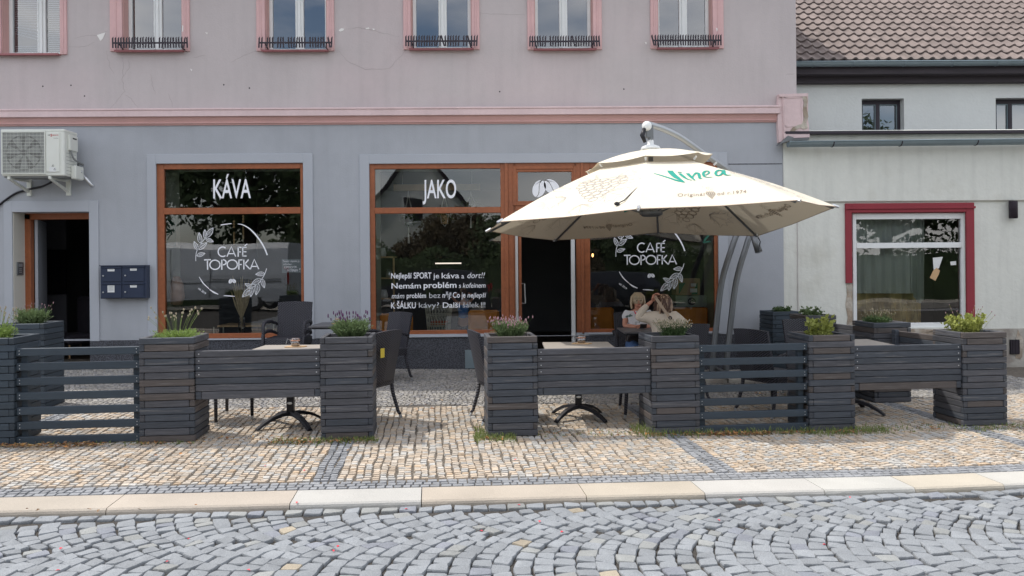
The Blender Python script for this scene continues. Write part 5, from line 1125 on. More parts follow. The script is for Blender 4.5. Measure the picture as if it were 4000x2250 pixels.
frame_mb(gr[0]-.012, gr[1]+.012, gr[2]-.012, gr[3]+.012, Ya-.018, Ya+.0, .014, .014, .014, .014, mb); bw(mb, 'fan_guard', M['acwhite'], ac)
pn = rect(181, 518, 234, 672, Ya); mb = MB(); mb.box(pn[0], pn[1], Ya-.012, Ya, pn[2], pn[3]); bw(mb, 'front_panel', M['acwhite'], ac, bev=.008)
def TA(s, x0, x1, b_, c_, m_, **k): onw(fit_text(s, x0, x1, b_, c_, M[m_], 'lettering', ac, Y=Ya-.0135, **k), ac)
TA('VIE', 186, 196, 530, 525.5, 'black', bold=.02); TA('S', 197, 204, 533, 523.5, 'redtxt', bold=.03); TA('SMANN', 205, 228, 530, 525.5, 'redtxt', bold=.01); TA('Vitoclima', 208, 228, 541, 538.5, 'black')
mb = MB(); a = rect(193, 653, 219, 671, Ya-.013); mb.box(a[0], a[1], Ya-.014, Ya-.0125, a[2], a[3]); bw(mb, 'warning_sticker', M['paper'], ac); mb = MB()
for (x, y, s) in ((207, 650, 9), (214, 664, 9)): 
    P_ = [W(x-s*.5, y, Ya-.0148), W(x+s*.5, y, Ya-.0148), W(x, y-s*.95, Ya-.0148), W(x-s*.5, y, Ya-.0148)]; mb.ribbon(P_, .004); mb.ribbon([W(x, y-s*.7, Ya-.0148), W(x-.6, y-s*.4, Ya-.0148), W(x+.6, y-s*.35, Ya-.0148), W(x, y-s*.1, Ya-.0148)], .003)
bw(mb, 'warning_symbols', M['black'], ac)
xs = F_[1]; mb = MB(); mb.box(xs, xs+.035, Ya+.09, Ya+.30, F_[3]-.28, F_[3]-.06); bw(mb, 'service_cover', M['acwhite'], ac, bev=.006)
mb = MB(); mb.box(xs, xs+.075, Ya+.16, Ya+.38, F_[2]-.03, F_[2]+.17); bw(mb, 'valve_cover', M['acwhite'], ac, bev=.012)
mb = MB(); [mb.box(xs+.001, xs+.003, Ya+.05, Ya+.30, F_[2]+.03+.05*i, F_[2]+.034+.05*i) for i in range(7)]; bw(mb, 'side_slits', M['acgrey'], ac)
mb = MB(); mb.box(xs+.035, xs+.037, Ya+.16, Ya+.26, F_[3]-.11, F_[3]-.09); bw(mb, 'grip', M['black'], ac)
for px in (28, 188):
    x0 = W(px, 700, Ya).x; mb = MB(); zb_ = F_[2]; mb.prism([(x0, Ya+.0, zb_-.004), (x0, Ya+.0, zb_-.045), (x0, FY-.03, zb_-.20), (x0, FY-.03, zb_-.155), (x0, Ya+.08, zb_-.045), (x0, FY-.03, zb_-.04), (x0, FY-.03, zb_-.004)], (.035,0,0)); mb.box(x0-.01, x0+.055, FY-.035, FY-.001, zb_-.24, zb_+.0); bw(mb, 'bracket', M['acwhite'], ac, bev=.003)
mb = MB(); mb.box(F_[0]+.02, F_[1]-.03, Ya+.03, Ya+.30, F_[2]-.02, F_[2]-.001); bw(mb, 'base_pan', M['acgrey'], ac)
mb = MB(); mb.tube(cat([Vector((xs+.02, Ya+.13, F_[3]-.27)), Vector((xs+.05, Ya+.15, F_[3]-.42)), Vector((xs+.10, Ya+.30, F_[3]-.44)), W(305,640,FY-.1), W(313,672,FY-.08), W(335,690,FY-.06), W(365,722,FY-.02), W(366,726,FY+.01)]), [.014]*20+[.022]*40, 8) if False else None
def tb(pts, r, nm, m, par): mb = MB(); q = cat(pts); mb.tube(q, r, 8); return bw(mb, nm, m, par, smooth=True)
tb([Vector((xs+.02, Ya+.13, F_[3]-.27)), Vector((xs+.05, Ya+.16, F_[3]-.40)), Vector((xs+.085, Ya+.34, F_[3]-.46)), W(306,640,FY-.1), W(311,668,FY-.08), W(330,695,FY-.05)], .013, 'cable', M['acgrey'], ac)
tb([Vector((xs+.07, Ya+.30, F_[2]+.10)), W(318,682,FY-.07), W(338,700,FY-.05), W(358,722,FY-.02), W(366,727,FY+.02)], .026, 'insulated_pipe', M['alu'], ac)
cb = thing('wall_cable', 'thick dark cable sagging across the grey wall left of the entrance door', 'cable', (W(60,760,FY).x, FY, W(60,760,FY).z)); tb([W(-60,850,FY-.02), W(0,798,FY-.02), W(60,756,FY-.02), W(120,738,FY-.03), W(165,728,FY-.05), W(200,712,FY-.12)], .016, 'cable', M['black'], cb)
mbx = thing('mailbox_unit', 'navy blue four door letterbox unit on the grey wall', 'mailbox', (W(482,1167,FY).x, FY, W(482,1167,FY).z)); Ym = FY - .13; a = rect(392, 1037, 572, 1166, Ym)
mb = MB(); mb.box(a[0], a[1], Ym, FY-.002, a[2], a[3]); bw(mb, 'housing', M['navy'], mbx, bev=.005)
mb = MB(); mb.box(a[0]-.004, a[1]+.004, Ym-.022, FY-.002, a[3]-.006, a[3]+.004); bw(mb, 'rain_edge', M['navy'], mbx)
for (x0, y0, x1, y1, l0, l1, lh) in ((396,1043,474,1100,420,447,9), (482,1041,562,1099,508,534,8), (396,1107,474,1164,420,447,27), (482,1106,562,1163,508,534,9)):
    d_ = rect(x0, y0+6, x1, y1, Ym-.012); mb = MB(); mb.box(d_[0], d_[1], Ym-.012, Ym, d_[2], d_[3]); dd = bw(mb, 'letterbox_door', M['navy'], mbx, bev=.003)
    mb = MB(); mb.box(d_[0]-.004, d_[1]+.004, Ym-.02, Ym-.001, d_[3]+.006, d_[3]+.026); mb.build('flap', M['navy'], dd, bev=.002)
    c = rect(l0, y0+8, l1, y0+8+lh, Ym-.014); MB().box(c[0], c[1], Ym-.0145, Ym-.0122, c[2], c[3]).build('name_card', M['paper'], dd)
    mb = MB()
    for k in range(max(1, int(lh/5))): mb.box(c[0]+.012, c[1]-.012, Ym-.0155, Ym-.0146, c[3]-.012-.015*k, c[3]-.007-.015*k)
    mb.build('printed_lines', M['acgrey'], dd)
    p = W(x0+8, (y0+y1)/2+6, Ym-.02); mb = MB(); mb.lathe([(.011,0),(.011,.012),(0,.012)], (0,0,0), 10, Matrix.Translation(p) @ Matrix.Rotation(R_(90),4,'X')); mb.build('lock', M['alu'], dd)
# ================================================================ people
def skin_mesh(name, J, E, m, parent, sub=2, root=0):
    me = bpy.data.meshes.new(name); me.from_pydata([j[:3] for j in J], E, []); ob = bpy.data.objects.new(name, me); C.objects.link(ob)
    sk = ob.modifiers.new('s', 'SKIN'); 
    for i, j in enumerate(J): v = me.skin_vertices[0].data[i]; v.radius = (j[3], j[4] if len(j) > 4 else j[3]); v.use_root = (i == root)
    sb = ob.modifiers.new('u', 'SUBSURF'); sb.levels = sub; sb.render_levels = sub
    dg = bpy.context.evaluated_depsgraph_get(); dg.update(); m2 = bpy.data.meshes.new_from_object(ob.evaluated_get(dg)); bpy.data.objects.remove(ob)
    m2.materials.clear(); m2.materials.append(m); m2.polygons.foreach_set('use_smooth', [True]*len(m2.polygons)); o = bpy.data.objects.new(name, m2); C.objects.link(o); o.parent = parent; return o
def hand(mb, w_, d, n, s=1.0, curl=.5):                  # palm and five curved digits: w wrist, d direction, n palm normal
    d = d.normalized(); n = (n - d*n.dot(d)).normalized(); r = d.cross(n); 
    mb.tube([w_, w_+d*.03*s, w_+d*.065*s, w_+d*.085*s], [.020*s,.027*s,.031*s,.026*s], 10, flat=.55)
    for i, (l, o_) in enumerate(((.068,-.026),(.078,-.009),(.073,.008),(.057,.024))):
        b_ = w_+d*.078*s+r*o_*s; pts = [b_]; a = 0
        for k in range(3): a += curl*(.9 if k else .6); pts.append(pts[-1] + (d*math.cos(a)+n*math.sin(a))*l/3*s)
        mb.tube(pts, [.0088*s,.0084*s,.0078*s,.0062*s], 7)
    b_ = w_+d*.025*s-r*.024*s; mb.tube([b_, b_+(d*.4-r*.7+n*.2).normalized()*.034*s, b_+(d*.75-r*.75+n*.55).normalized()*.062*s], [.011*s,.010*s,.008*s], 7)
V = Vector
pa = thing('person', 'person seen from behind in a beige jacket lifting a tan strap over the head', 'person', cwp(1.80, 9.12), -YAW)
g0 = pa.location.z
# body: one continuous figure, clothes over it
body = skin_mesh('body', [(0,.02,.50,.13,.11),(0,.01,.70,.12,.10),(0,.02,.88,.125,.10),(0,.03,.985,.05,.05),(0,.05,1.04,.045,.045),(0,.055,1.10,.07,.075),(-.15,.02,.975,.05),(-.318,.02,.955,.038),(-.20,.0,1.10,.026),(-.135,-.01,1.155,.020),
    (.13,.03,.975,.05),(.235,.06,.88,.036),(.10,.26,.83,.026),(-.09,.10,.47,.08),(-.13,.45,.50,.06),(-.13,.43,.12,.045),(-.13,.50,.05,.035),(.10,.10,.47,.08),(.12,.45,.50,.06),(.12,.43,.12,.045),(.12,.50,.05,.035)],
    [(0,1),(1,2),(2,3),(3,4),(4,5),(2,6),(6,7),(7,8),(8,9),(2,10),(10,11),(11,12),(0,13),(13,14),(14,15),(15,16),(0,17),(17,18),(18,19),(19,20)], M['skin'], pa)
skin_mesh('beige_jacket', [(0,.0,.52,.17,.13),(0,-.005,.68,.155,.125),(0,.0,.84,.155,.125),(0,.015,.955,.11,.10),(0,.03,1.005,.062,.06),(-.15,.01,.965,.075),(-.315,.01,.95,.058),(-.255,.0,1.04,.045),(-.19,-.0,1.108,.036),(.13,.02,.96,.078),(.245,.05,.885,.065),(.18,.17,.86,.050),(.12,.25,.835,.042),(-.10,-.01,.44,.12),(.09,0,.44,.10)],
    [(0,1),(1,2),(2,3),(3,4),(3,5),(5,6),(6,7),(7,8),(3,9),(9,10),(10,11),(11,12),(0,13),(0,14)], M['beige'], pa)
skin_mesh('trousers', [(0,.05,.49,.14,.10),(-.10,.12,.48,.09),(-.13,.46,.50,.07),(-.13,.44,.14,.055),(.10,.12,.48,.09),(.12,.46,.50,.07),(.12,.44,.14,.055)], [(0,1),(1,2),(2,3),(0,4),(4,5),(5,6)], M['denim'], pa)
mb = MB(); mb.tube(cat([V((-.16,-.095,.90)), V((-.06,-.125,.905)), V((.06,-.125,.905)), V((.17,-.09,.89))], 4), .0035, 4); mb.tube(cat([V((0,-.128,.90)), V((.01,-.135,.75)), V((0,-.14,.58))], 4), .003, 4); mb.build('jacket_seams', M['strap'], pa)
mb = MB(); hand(mb, V((-.135,-.012,1.15)), V((.35,.0,.9)), V((.8,-.5,-.1)), .95, .75); mb.build('hand', M['skin'], pa, smooth=True)
mb = MB(); rr = random.Random(4)
mb.ellip((0,.045,1.135), (.088,.098,.10), 16, 10)
for k in range(150):
    an = R_(-200 + 220*k/150); c_, s_ = math.cos(an), math.sin(an); r0 = rr.uniform(.05,.09); le = rr.uniform(.17,.235); x, y = c_, s_
    if y > .45: continue
    p = [V((x*.05, .045+y*.055, 1.225)), V((x*.085, .045+y*.098, 1.17)), V((x*.10, .045+y*.11, 1.10)), V((x*.095+rr.uniform(-.02,.02), .04+y*.105, 1.235-le))]
    mb.tube(p, [.006,.014,.014,.003], 5, cap=False)
mb.build('hair', M['hair'], pa, smooth=True)
mb = MB(); mb.lathe([(.066,-.02),(.070,.02),(.058,.03)], (0,.03,1.0), 14); mb.build('jacket_collar', M['beige'], pa, smooth=True)
sp_ = [V((-.118,-.03,1.215)), V((-.07,-.09,1.13)), V((-.03,-.125,1.06)), V((.03,-.145,.975)), V((.09,-.145,.90)), V((.17,-.12,.82))]
mb = MB(); q = cat(sp_, 4); vs = []
for i, p in enumerate(q): t = (q[min(i+1,len(q)-1)]-q[max(i-1,0)]).normalized(); s_ = t.cross(V((0,-1,.2))).normalized()*.017; vs += [p+s_, p-s_, p-s_+V((0,.004,0)), p+s_+V((0,.004,0))]
mb.add(vs, [(i*4+j, i*4+(j+1)%4, (i+1)*4+(j+1)%4, (i+1)*4+j) for i in range(len(q)-1) for j in range(4)]); stp = mb.build('bag_strap', M['strap'], None); stp.location = pa.location; stp.rotation_euler = pa.rotation_euler; tag(stp, 'tan shoulder strap with a round buckle held up by the person in the beige jacket', 'strap')
MB().lathe([(.012,-.003),(.022,-.003),(.022,.003),(.012,.003),(.012,-.003)], (0,0,0), 14, Matrix.Translation((.042,-.155,.96)) @ Matrix.Rotation(R_(80),4,'X')).build('buckle', M['black'], stp)
pb = thing('person', 'blond person in a white printed tee and jeans sitting at the dark table', 'person', cwp(1.70, 10.42), -YAW)
skin_mesh('body', [(0,.0,.50,.13,.11),(0,0,.70,.11,.09),(0,0,.87,.12,.09),(0,-.005,.965,.05),(0,-.015,1.01,.042),(0,-.03,1.085,.066,.075),(-.15,0,.93,.045),(-.19,-.05,.76,.035),(-.05,-.25,.76,.026),(.15,0,.93,.045),(.19,-.05,.76,.035),(.05,-.26,.76,.026),
    (-.10,-.10,.50,.08),(-.13,-.50,.52,.06),(-.13,-.46,.12,.045),(-.13,-.55,.05,.03),(.10,-.10,.50,.08),(.10,-.50,.52,.06),(.10,-.46,.12,.045),(.10,-.55,.05,.03)],
    [(0,1),(1,2),(2,3),(3,4),(4,5),(2,6),(6,7),(7,8),(2,9),(9,10),(10,11),(0,12),(12,13),(13,14),(14,15),(0,16),(16,17),(17,18),(18,19)], M['skin'], pb)
skin_mesh('printed_tee', [(0,.0,.55,.15,.12),(0,0,.72,.135,.11),(0,0,.86,.14,.105),(0,-.0,.93,.085,.075),(-.15,0,.925,.060),(-.20,-.02,.835,.058),(.15,0,.925,.060),(.20,-.02,.835,.058)], [(0,1),(1,2),(2,3),(2,4),(4,5),(2,6),(6,7)], M['tee'], pb)
skin_mesh('jeans', [(0,-.0,.50,.15,.12),(-.10,-.12,.50,.095),(-.13,-.50,.52,.082),(-.13,-.46,.14,.065),(.10,-.12,.50,.095),(.10,-.50,.52,.082),(.10,-.46,.14,.065)], [(0,1),(1,2),(2,3),(0,4),(4,5),(5,6)], M['denim'], pb)
mb = MB(); mb.ellip((0,-.01,1.12), (.085,.088,.092), 16, 10); rr = random.Random(6)
for k in range(110):
    an = R_(-25 + 230*k/110); x, y = math.cos(an), math.sin(an)
    mb.tube([V((x*.04, -.01+y*.05, 1.205)), V((x*.083, -.01+y*.085, 1.15)), V((x*.095, -.01+y*.095, 1.07)), V((x*.088, y*.09, 1.0+rr.uniform(-.02,.02)))], [.006,.013,.012,.003], 5, cap=False)
for k in range(16): x = -.07 + .14*k/15; mb.tube([V((x*.5, -.05, 1.205)), V((x*.9, -.098, 1.165)), V((x, -.104, 1.125))], [.006,.010,.004], 5, cap=False)
mb.build('hair', M['blond'], pb, smooth=True)
mb = MB()
mb.ellip((0,-.105,1.082), (.010,.016,.018), 8, 6); [mb.ellip((s*.078,-.02,1.09), (.008,.014,.022), 8, 6) for s in (-1,1)]; mb.ellip((0,-.075,1.035), (.040,.030,.025), 10, 6); mb.build('face_features', M['skin'], pb, smooth=True)
mb = MB(); [mb.ellip((s*.029,-.103,1.098), (.011,.005,.006), 8, 5) for s in (-1,1)]; mb.build('eyes', M['leather'], pb)
mb = MB(); mb.ellip((0,-.107,1.050), (.020,.006,.005), 8, 5); M['lip'] = mat('lips', (.45,.13,.12), .5, 0); mb.build('mouth', M['lip'], pb)
mb = MB(); hand(mb, V((-.055,-.25,.775)), V((.9,-.4,.0)), V((0,-.3,-1)), .95, .5); hand(mb, V((.055,-.26,.775)), V((-.9,-.4,.05)), V((0,-.3,-1)), .95, .5); mb.build('hands', M['skin'], pb, smooth=True)
mb = MB(); mb.tube(cat([V((-.055,-.07,.955)), V((-.035,-.10,.92)), V((0,-.118,.905)), V((.035,-.10,.92)), V((.055,-.07,.955))], 4), .007, 6); mb.build('necklace', M['petal'], pb)
ph = MB(); ph.box(-.045,.045,-.008,.008,0,.06); o = ph.build('wallet', M['leather'], None, bev=.004); o.location = pb.location + V((.01,-.335,.752)); o.rotation_euler = (R_(25),0,.1); tag(o, 'small brown wallet in the hands of the blond person', 'wallet')
bgm = MB(); bgm.prism([(-.20,-.05,.0),(.19,-.05,-.02),(.17,-.05,.17),(-.17,-.05,.15)], (0,.12,0)); bgm.prism([(-.17,-.066,.06),(.17,-.066,.05),(.165,-.066,.172),(-.165,-.066,.155)], (0,.015,0)); o = bgm.build('handbag', M['leather'], None, bev=.02); o.location = pb.location + V((-.02,-.33,.56)); o.rotation_euler = (0,R_(6),0); tag(o, 'dark leather handbag on the knees of the blond person', 'handbag')
# ================================================================ inside the cafe
def inp(px, Y, z): d = ray(px, 1040); t = Y/d.y; return V((d.x*t, Y, z))
def velvet(label, px0, px1, ytop, Y=12.08):
    a, b = W(px0, 1200, Y).x, W(px1, 1200, Y).x; zt_ = W((px0+px1)/2, ytop, Y).z; t = thing('velvet_chair', label, 'chair', ((a+b)/2, Y+.2, .05), 0, 'rust coloured chairs inside the cafe'); hw = (b-a)/2; z = zt_-.05
    MB().box(-hw, hw, -.22, -.14, .38, z).build('backrest', M['orangev'], t, bev=.035); MB().box(-hw, hw, -.14, .32, .36, .47).build('seat', M['orangev'], t, bev=.03)
    for x in (-hw+.05, hw-.05):
        for y in (-.17, .27): MB().tube([(x,y,0),(x,y,.37)], [.012,.02], 6).build('leg', M['black'], t)
velvet('rust velvet chair at the left of the middle window', 1482, 1612, 1224); velvet('rust velvet chair at the right of the middle window', 1828, 1950, 1211); velvet('rust velvet chair at the left of the right window', 2300, 2398, 1201); None
# wire basket with books
p = inp(1712, 12.1, .28); bt = thing('wire_basket', 'cream wire basket full of books behind the middle window', 'basket', p); mb = MB(); h_ = W(1710,1196,12.1).z - .28; r0, r1 = .15, .215
for k in range(26):
    a0 = 2*math.pi*k/26; a1 = a0+.55; a2 = a0-.55
    for e in (a1, a2): mb.tube([(r0*math.cos(a0), r0*math.sin(a0), 0), ((r0+r1)/2*math.cos((a0+e)/2), (r0+r1)/2*math.sin((a0+e)/2), h_/2), (r1*math.cos(e), r1*math.sin(e), h_)], .0035, 4, cap=False)
for j in range(6): r = r0+(r1-r0)*j/5; mb.tube([(r*math.cos(2*math.pi*k/24), r*math.sin(2*math.pi*k/24), h_*j/5) for k in range(25)], .0045, 4, cap=False)
mb.build('wire_cage', M['wirewhite'], bt); rr = random.Random(3); BC = [(.45,.38,.28),(.5,.12,.06),(.12,.2,.22),(.5,.46,.38),(.35,.3,.2),(.55,.2,.1)]
for k, c in enumerate(BC): M['bk%d' % k] = mat('book cover %d' % k, c, .7, .1, 9)
for k in range(13):
    z = .02 + k*.031; hw = .10+.0025*k
    ci = rr.choice((0,0,3,4,1,5,2)); o = MB().box(-hw, hw, -.07, .07, 0, .028).build('book', M['bk%d' % ci], None, bev=.002); o.location = p + V((rr.uniform(-.015,.015), rr.uniform(-.01,.01), z)); o.rotation_euler = (0,0,rr.uniform(-.15,.15)); tag(o, ('cream','deep red','dark green','pale','brown','orange red')[ci] + ' book, ' + ('lowest','second lowest','third','fourth','fifth','sixth','seventh','eighth','ninth','tenth','eleventh','second highest','topmost')[k] + ' of the stack in the wire basket', 'book', 'books stacked in the wire basket')
# hanging plank with macrame plants
Yp_ = 12.9; a = rect(1537, 719, 1876, 743, Yp_); hp = thing('hanging_shelf', 'pale hanging plank with macrame holders behind the middle window', 'hanging plank', ((a[0]+a[1])/2, Yp_, a[2])); mb = MB(); mb.box(a[0], a[1], Yp_, Yp_+.12, a[2], a[3]); bw(mb, 'plank', M['oak'], hp)
mb = MB(); [mb.tube([W(x, 742, Yp_+.06), W(x, 590, Yp_+.06)], .004, 4) for x in (1572, 1843)]; bw(mb, 'suspension_cord', M['macrame'], hp)
def hang(label, px, ytop, ypot, yend, pot, fol, seed):
    rr = random.Random(seed); c = W(px, ypot, Yp_+.06); t = thing('hanging_planter', label, 'hanging plant', c, 0, 'hanging plants inside the cafe'); zt_ = W(px, ytop, Yp_).z - c.z; ze = W(px, yend, Yp_).z - c.z; mb = MB()
    for k in range(4): an = R_(45+90*k); mb.tube([(0,0,zt_),(.02*math.cos(an),.02*math.sin(an),zt_*.7),(.10*math.cos(an),.10*math.sin(an),.10),(.07*math.cos(an),.07*math.sin(an),-.08),(0,0,-.14)], .006, 4)
    for k in range(7): mb.tube([(0,0,-.14),(rr.uniform(-.02,.02),0,ze)], .0045, 4)
    mb.build('cord_holder', M['macrame'], t); MB().lathe([(0,-.10),(.065,-.10),(.085,.07),(.078,.07),(.06,-.08)], n=12).build('pot', M[pot], t, smooth=True); mb = MB()
    for k in range(150):
        d = V((rr.gauss(0,1), rr.gauss(0,1), rr.gauss(0,.8))).normalized()*rr.uniform(.06,.19); d.z = d.z*.8+.05; s = V((rr.uniform(-1,1),rr.uniform(-1,1),rr.uniform(-1,1))).normalized()*.025; u = s.cross(d).normalized()*.014; mb.add([d, d+s+u, d+s*2, d+s-u], [(0,1,2,3)])
    mb.build('leaves', M[fol], t)
hang('hanging plant in a long white macrame behind the first word', 1596, 744, 855, 950, 'whiteframe', 'leafdark', 1); hang('hanging plant in a woven basket pot in the middle window', 1737, 745, 852, 880, 'oak', 'leafdark', 2); hang('hanging plant in a white pot right in the middle window', 1840, 745, 815, 890, 'whiteframe', 'leafgreen', 3)
# shelf, light strip, bulb
Ys = 13.0; a = rect(1478, 1000, 1542, 1235, Ys); sh = thing('wooden_shelf', 'open pale wood shelf at the left inside the middle window', 'shelf', ((a[0]+a[1])/2, Ys, .05)); mb = MB(); [mb.box(a[0], a[1], Ys, Ys+.3, z, z+.025) for z in (W(1510,1007,Ys).z, W(1510,1090,Ys).z, W(1510,1170,Ys).z)]; bw(mb, 'shelf_board', M['oak'], sh); mb = MB(); [mb.box(x, x+.03, Ys, Ys+.03, .05, W(1510,1005,Ys).z) for x in (a[0], a[1]-.03)]; bw(mb, 'shelf_post', M['oak'], sh)
for x, y, s_, m_ in ((1495,1003,.055,'whiteframe'), (1520,1086,.05,'alu'), (1500,1166,.06,'whiteframe')):
    o = MB().lathe([(0,0),(s_,0),(s_*1.15,.06),(s_*.7,.15),(s_*.5,.15)], n=12).build('vase', M[m_], None, smooth=True); o.location = W(x, y, Ys+.12); tag(o, {1495:'white vase on the top board of the wooden shelf',1520:'metal vase on the middle board of the wooden shelf',1500:'white vase on the lowest board of the wooden shelf'}[x], 'vase')
ls = MB(); a = rect(1700, 1026, 1802, 1031, 16.5); ls.box(a[0], a[1], 16.5, 16.52, a[2], a[3]); o = ls.build('light_strip', M['ledstrip']); tag(o, 'lit narrow light strip deep inside the cafe', 'light strip')
pl = thing('pendant_lamp', 'small glowing filament bulb hanging in the right window', 'lamp', W(2315, 997, 13.2)); MB().ellip((0,0,0), (.018,.018,.035), 8, 6).build('bulb', M['bulb'], pl, smooth=True); MB().tube([(0,0,.03),(0,0,.07)], .012, 6).build('socket', M['black'], pl); MB().tube([(0,0,.07),(0,0,1.4)], .003, 4).build('cord', M['black'], pl)
# boxes in the right window
a = rect(2640, 1088, 2735, 1153, 12.05); bx = thing('cardboard_box', 'cardboard box with green corners and white labels on the striped crate', 'box', ((a[0]+a[1])/2, 12.05, a[2])); mb = MB(); mb.box(a[0], a[1], 12.05, 12.35, a[2], a[3]); bw(mb, 'carton', M['card'], bx, bev=.004)
mb = MB()
for poly in (((2652,1106),(2677,1105),(2652,1150)), ((2725,1103),(2725,1150),(2700,1151))): mb.prism([W(x,y,12.046) for x,y in poly], (0,.003,0))
bw(mb, 'printed_corners', M['green'], bx); mb = MB(); [mb.box(*rect(*q, 12.043)[:2], 12.042, 12.045, *rect(*q, 12.043)[2:]) for q in ((2699,1107,2719,1119),(2696,1127,2723,1142))]; bw(mb, 'shipping_label', M['paper'], bx)
a = rect(2640, 1156, 2762, 1199, 12.02); cr_ = thing('striped_crate', 'grey green corrugated crate with a round black emblem', 'crate', ((a[0]+a[1])/2, 12.02, a[2])); mb = MB(); mb.box(a[0], a[1], 12.03, 12.38, a[2], a[3]); [mb.box(a[0]+(a[1]-a[0])*(k+.1)/22, a[0]+(a[1]-a[0])*(k+.6)/22, 12.022, 12.03, a[2]+.004, a[3]-.004) for k in range(22)]; bw(mb, 'carton', M['crate'], cr_)
p = W(2702, 1177, 12.018); mb = MB(); mb.lathe([(0,0),(.062,0),(.062,.004)], (0,0,0), 24, Matrix.Translation(p) @ Matrix.Rotation(R_(90),4,'X')); bw(mb, 'round_emblem', M['black'], cr_); mb = MB(); mb.ribbon([W(x,y,12.01) for x,y in ((2691,1179),(2695,1173),(2699,1175),(2702,1168),(2706,1169),(2708,1176),(2714,1175),(2714,1179),(2691,1180))], .006); bw(mb, 'emblem_drawing', M['paper'], cr_)
sk_ = MB(); a = rect(2636, 1201, 2765, 1290, 12.0); sk_.box(a[0], a[1], 12.01, 12.5, .2, a[3]-.01); o = sk_.build('bench', M['orangev'], None, bev=.01); tag(o, 'rust brown bench carrying the crate in the right window', 'bench')
# left window: table, vase of pampas, poster, coat, lamp
it = thing('interior_table', 'low oak table inside the left window', 'table', (inp(935, 12.2, 0).x, 12.2, .05)); a = rect(850, 1270, 1020, 1277, 12.2); MB().box(a[0]-it.location.x, a[1]-it.location.x, -.02, .5, a[2]-.05, a[3]-.05).build('tabletop', M['oak'], it); mb = MB(); [mb.tube([(x,y,0),(x,y,a[2]-.05)], .012, 5) for x in (-.42,.4) for y in (.03,.45)]; mb.build('legs', M['wirewhite'], it)
pv = thing('pampas_vase', 'glass vase with dry pampas grass inside the left window', 'vase', (inp(942, 12.12, 0).x, 12.12, W(942,1300,12.12).z+.0)); zt_ = W(942,1250,12.12).z - pv.location.z; MB().lathe([(0,0),(.05,0),(.06,.1),(.035,.2),(.045,.24)], n=14).build('vase_glass', M['jar'], pv, smooth=True); mb = MB(); rr = random.Random(8)
for k in range(34): x, y = rr.uniform(-.16,.18), rr.uniform(-.08,.08); h_ = rr.uniform(.62,.90); q = [V((0,0,.02)), V((x*.12,y*.2,.25)), V((x*.55,y*.6,h_*.65)), V((x,y,h_))]; mb.tube(q, [.002,.002,.013,.003], 5, cap=False)
mb.build('pampas_grass', M['pampas'], pv)
ptx = MB(); X_ = W(656,900,FY+.35).x; xr_ = W(622,1000,FY).x + .004; ptx.box(xr_, xr_+.012, FY+.22, FY+.58, W(656,960,FY+.35).z, W(656,858,FY+.35).z); o = ptx.build('wall_hanging', M['poster'], None); tag(o, 'teal cloth hanging with small writing on the side of the left window', 'wall hanging')
ctm = MB(); rr = random.Random(11); n = 10; ctm.tube([V((xr_+.08, FY+.40, W(660,1080,FY+.4).z)), V((xr_+.09, FY+.40, W(660,1110,FY+.4).z)), V((xr_+.10, FY+.38, W(660,1160,FY+.4).z)), V((xr_+.08, FY+.40, W(660,1188,FY+.4).z))], [.05,.10,.12,.09], 9, flat=.8); o = ctm.build('hanging_coat', mat('salmon coat', (.50,.30,.22), .9, .2, 9), None, smooth=True); tag(o, 'salmon coat hanging at the left edge of the left window', 'coat')
pd_ = thing('bead_pendant', 'pendant lamp string with wooden beads inside the left window', 'lamp', W(914, 870, 12.6), 0, 'bead pendants'); mb = MB(); [mb.ellip((0,0,.02-.045*k), (.022,)*3, 8, 6) for k in range(3)]; mb.build('beads', M['oak'], pd_, smooth=True); MB().tube([(0,0,.05),(0,0,1.0)], .003, 4).build('cord', M['black'], pd_); MB().tube([(0,0,-.15),(0,0,-.36)], .014, 6).build('tassel', M['oak'], pd_)
dup(pd_, None, W(950, 850, 12.9), 0, 'second bead pendant hanging right of the first inside the left window')
ib = MB(); q = W(1120,1230,13.4); ib.tube([V((W(900,0,13.4).x, 13.4, .75)), V((W(1000,0,13.4).x, 13.4, .72))], .1, 8)
# armchair silhouettes deep inside, seen as dark shapes
ia = thing('armchair', 'dark upholstered armchair inside the left entrance', 'armchair', (W(290,1300,13.5).x, 13.5, .03), R_(-30)); M['darkfab'] = mat('dark fabric', (.05,.045,.06), .9, .2, 6); MB().box(-.32,.32,.22,.34,.25,1.05).build('backrest', M['darkfab'], ia, bev=.05); MB().box(-.32,.32,-.3,.22,.25,.42).build('seat', M['darkfab'], ia, bev=.04); [MB().tube([(x,y,0),(x,y,.26)], .016, 6).build('leg', M['oak'], ia) for x in (-.27,.27) for y in (-.25,.28)]
hp_ = MB(); hp_.box(W(185,1000,14).x, W(255,1000,14).x, 14, 14.05, W(200,1150,14).z, W(200,975,14).z); o = hp_.build('dark_picture', M['black'], None); tag(o, 'black framed board on the hall wall inside the left entrance', 'board')
hw_ = MB(); hw_.box(-8.29, W(262,1000,14.1).x, 14.06, 14.1, .03, 3.29); bw(hw_, 'hall_partition', mat('hall wall', (.16,.16,.18), .9, .1, 2), house)
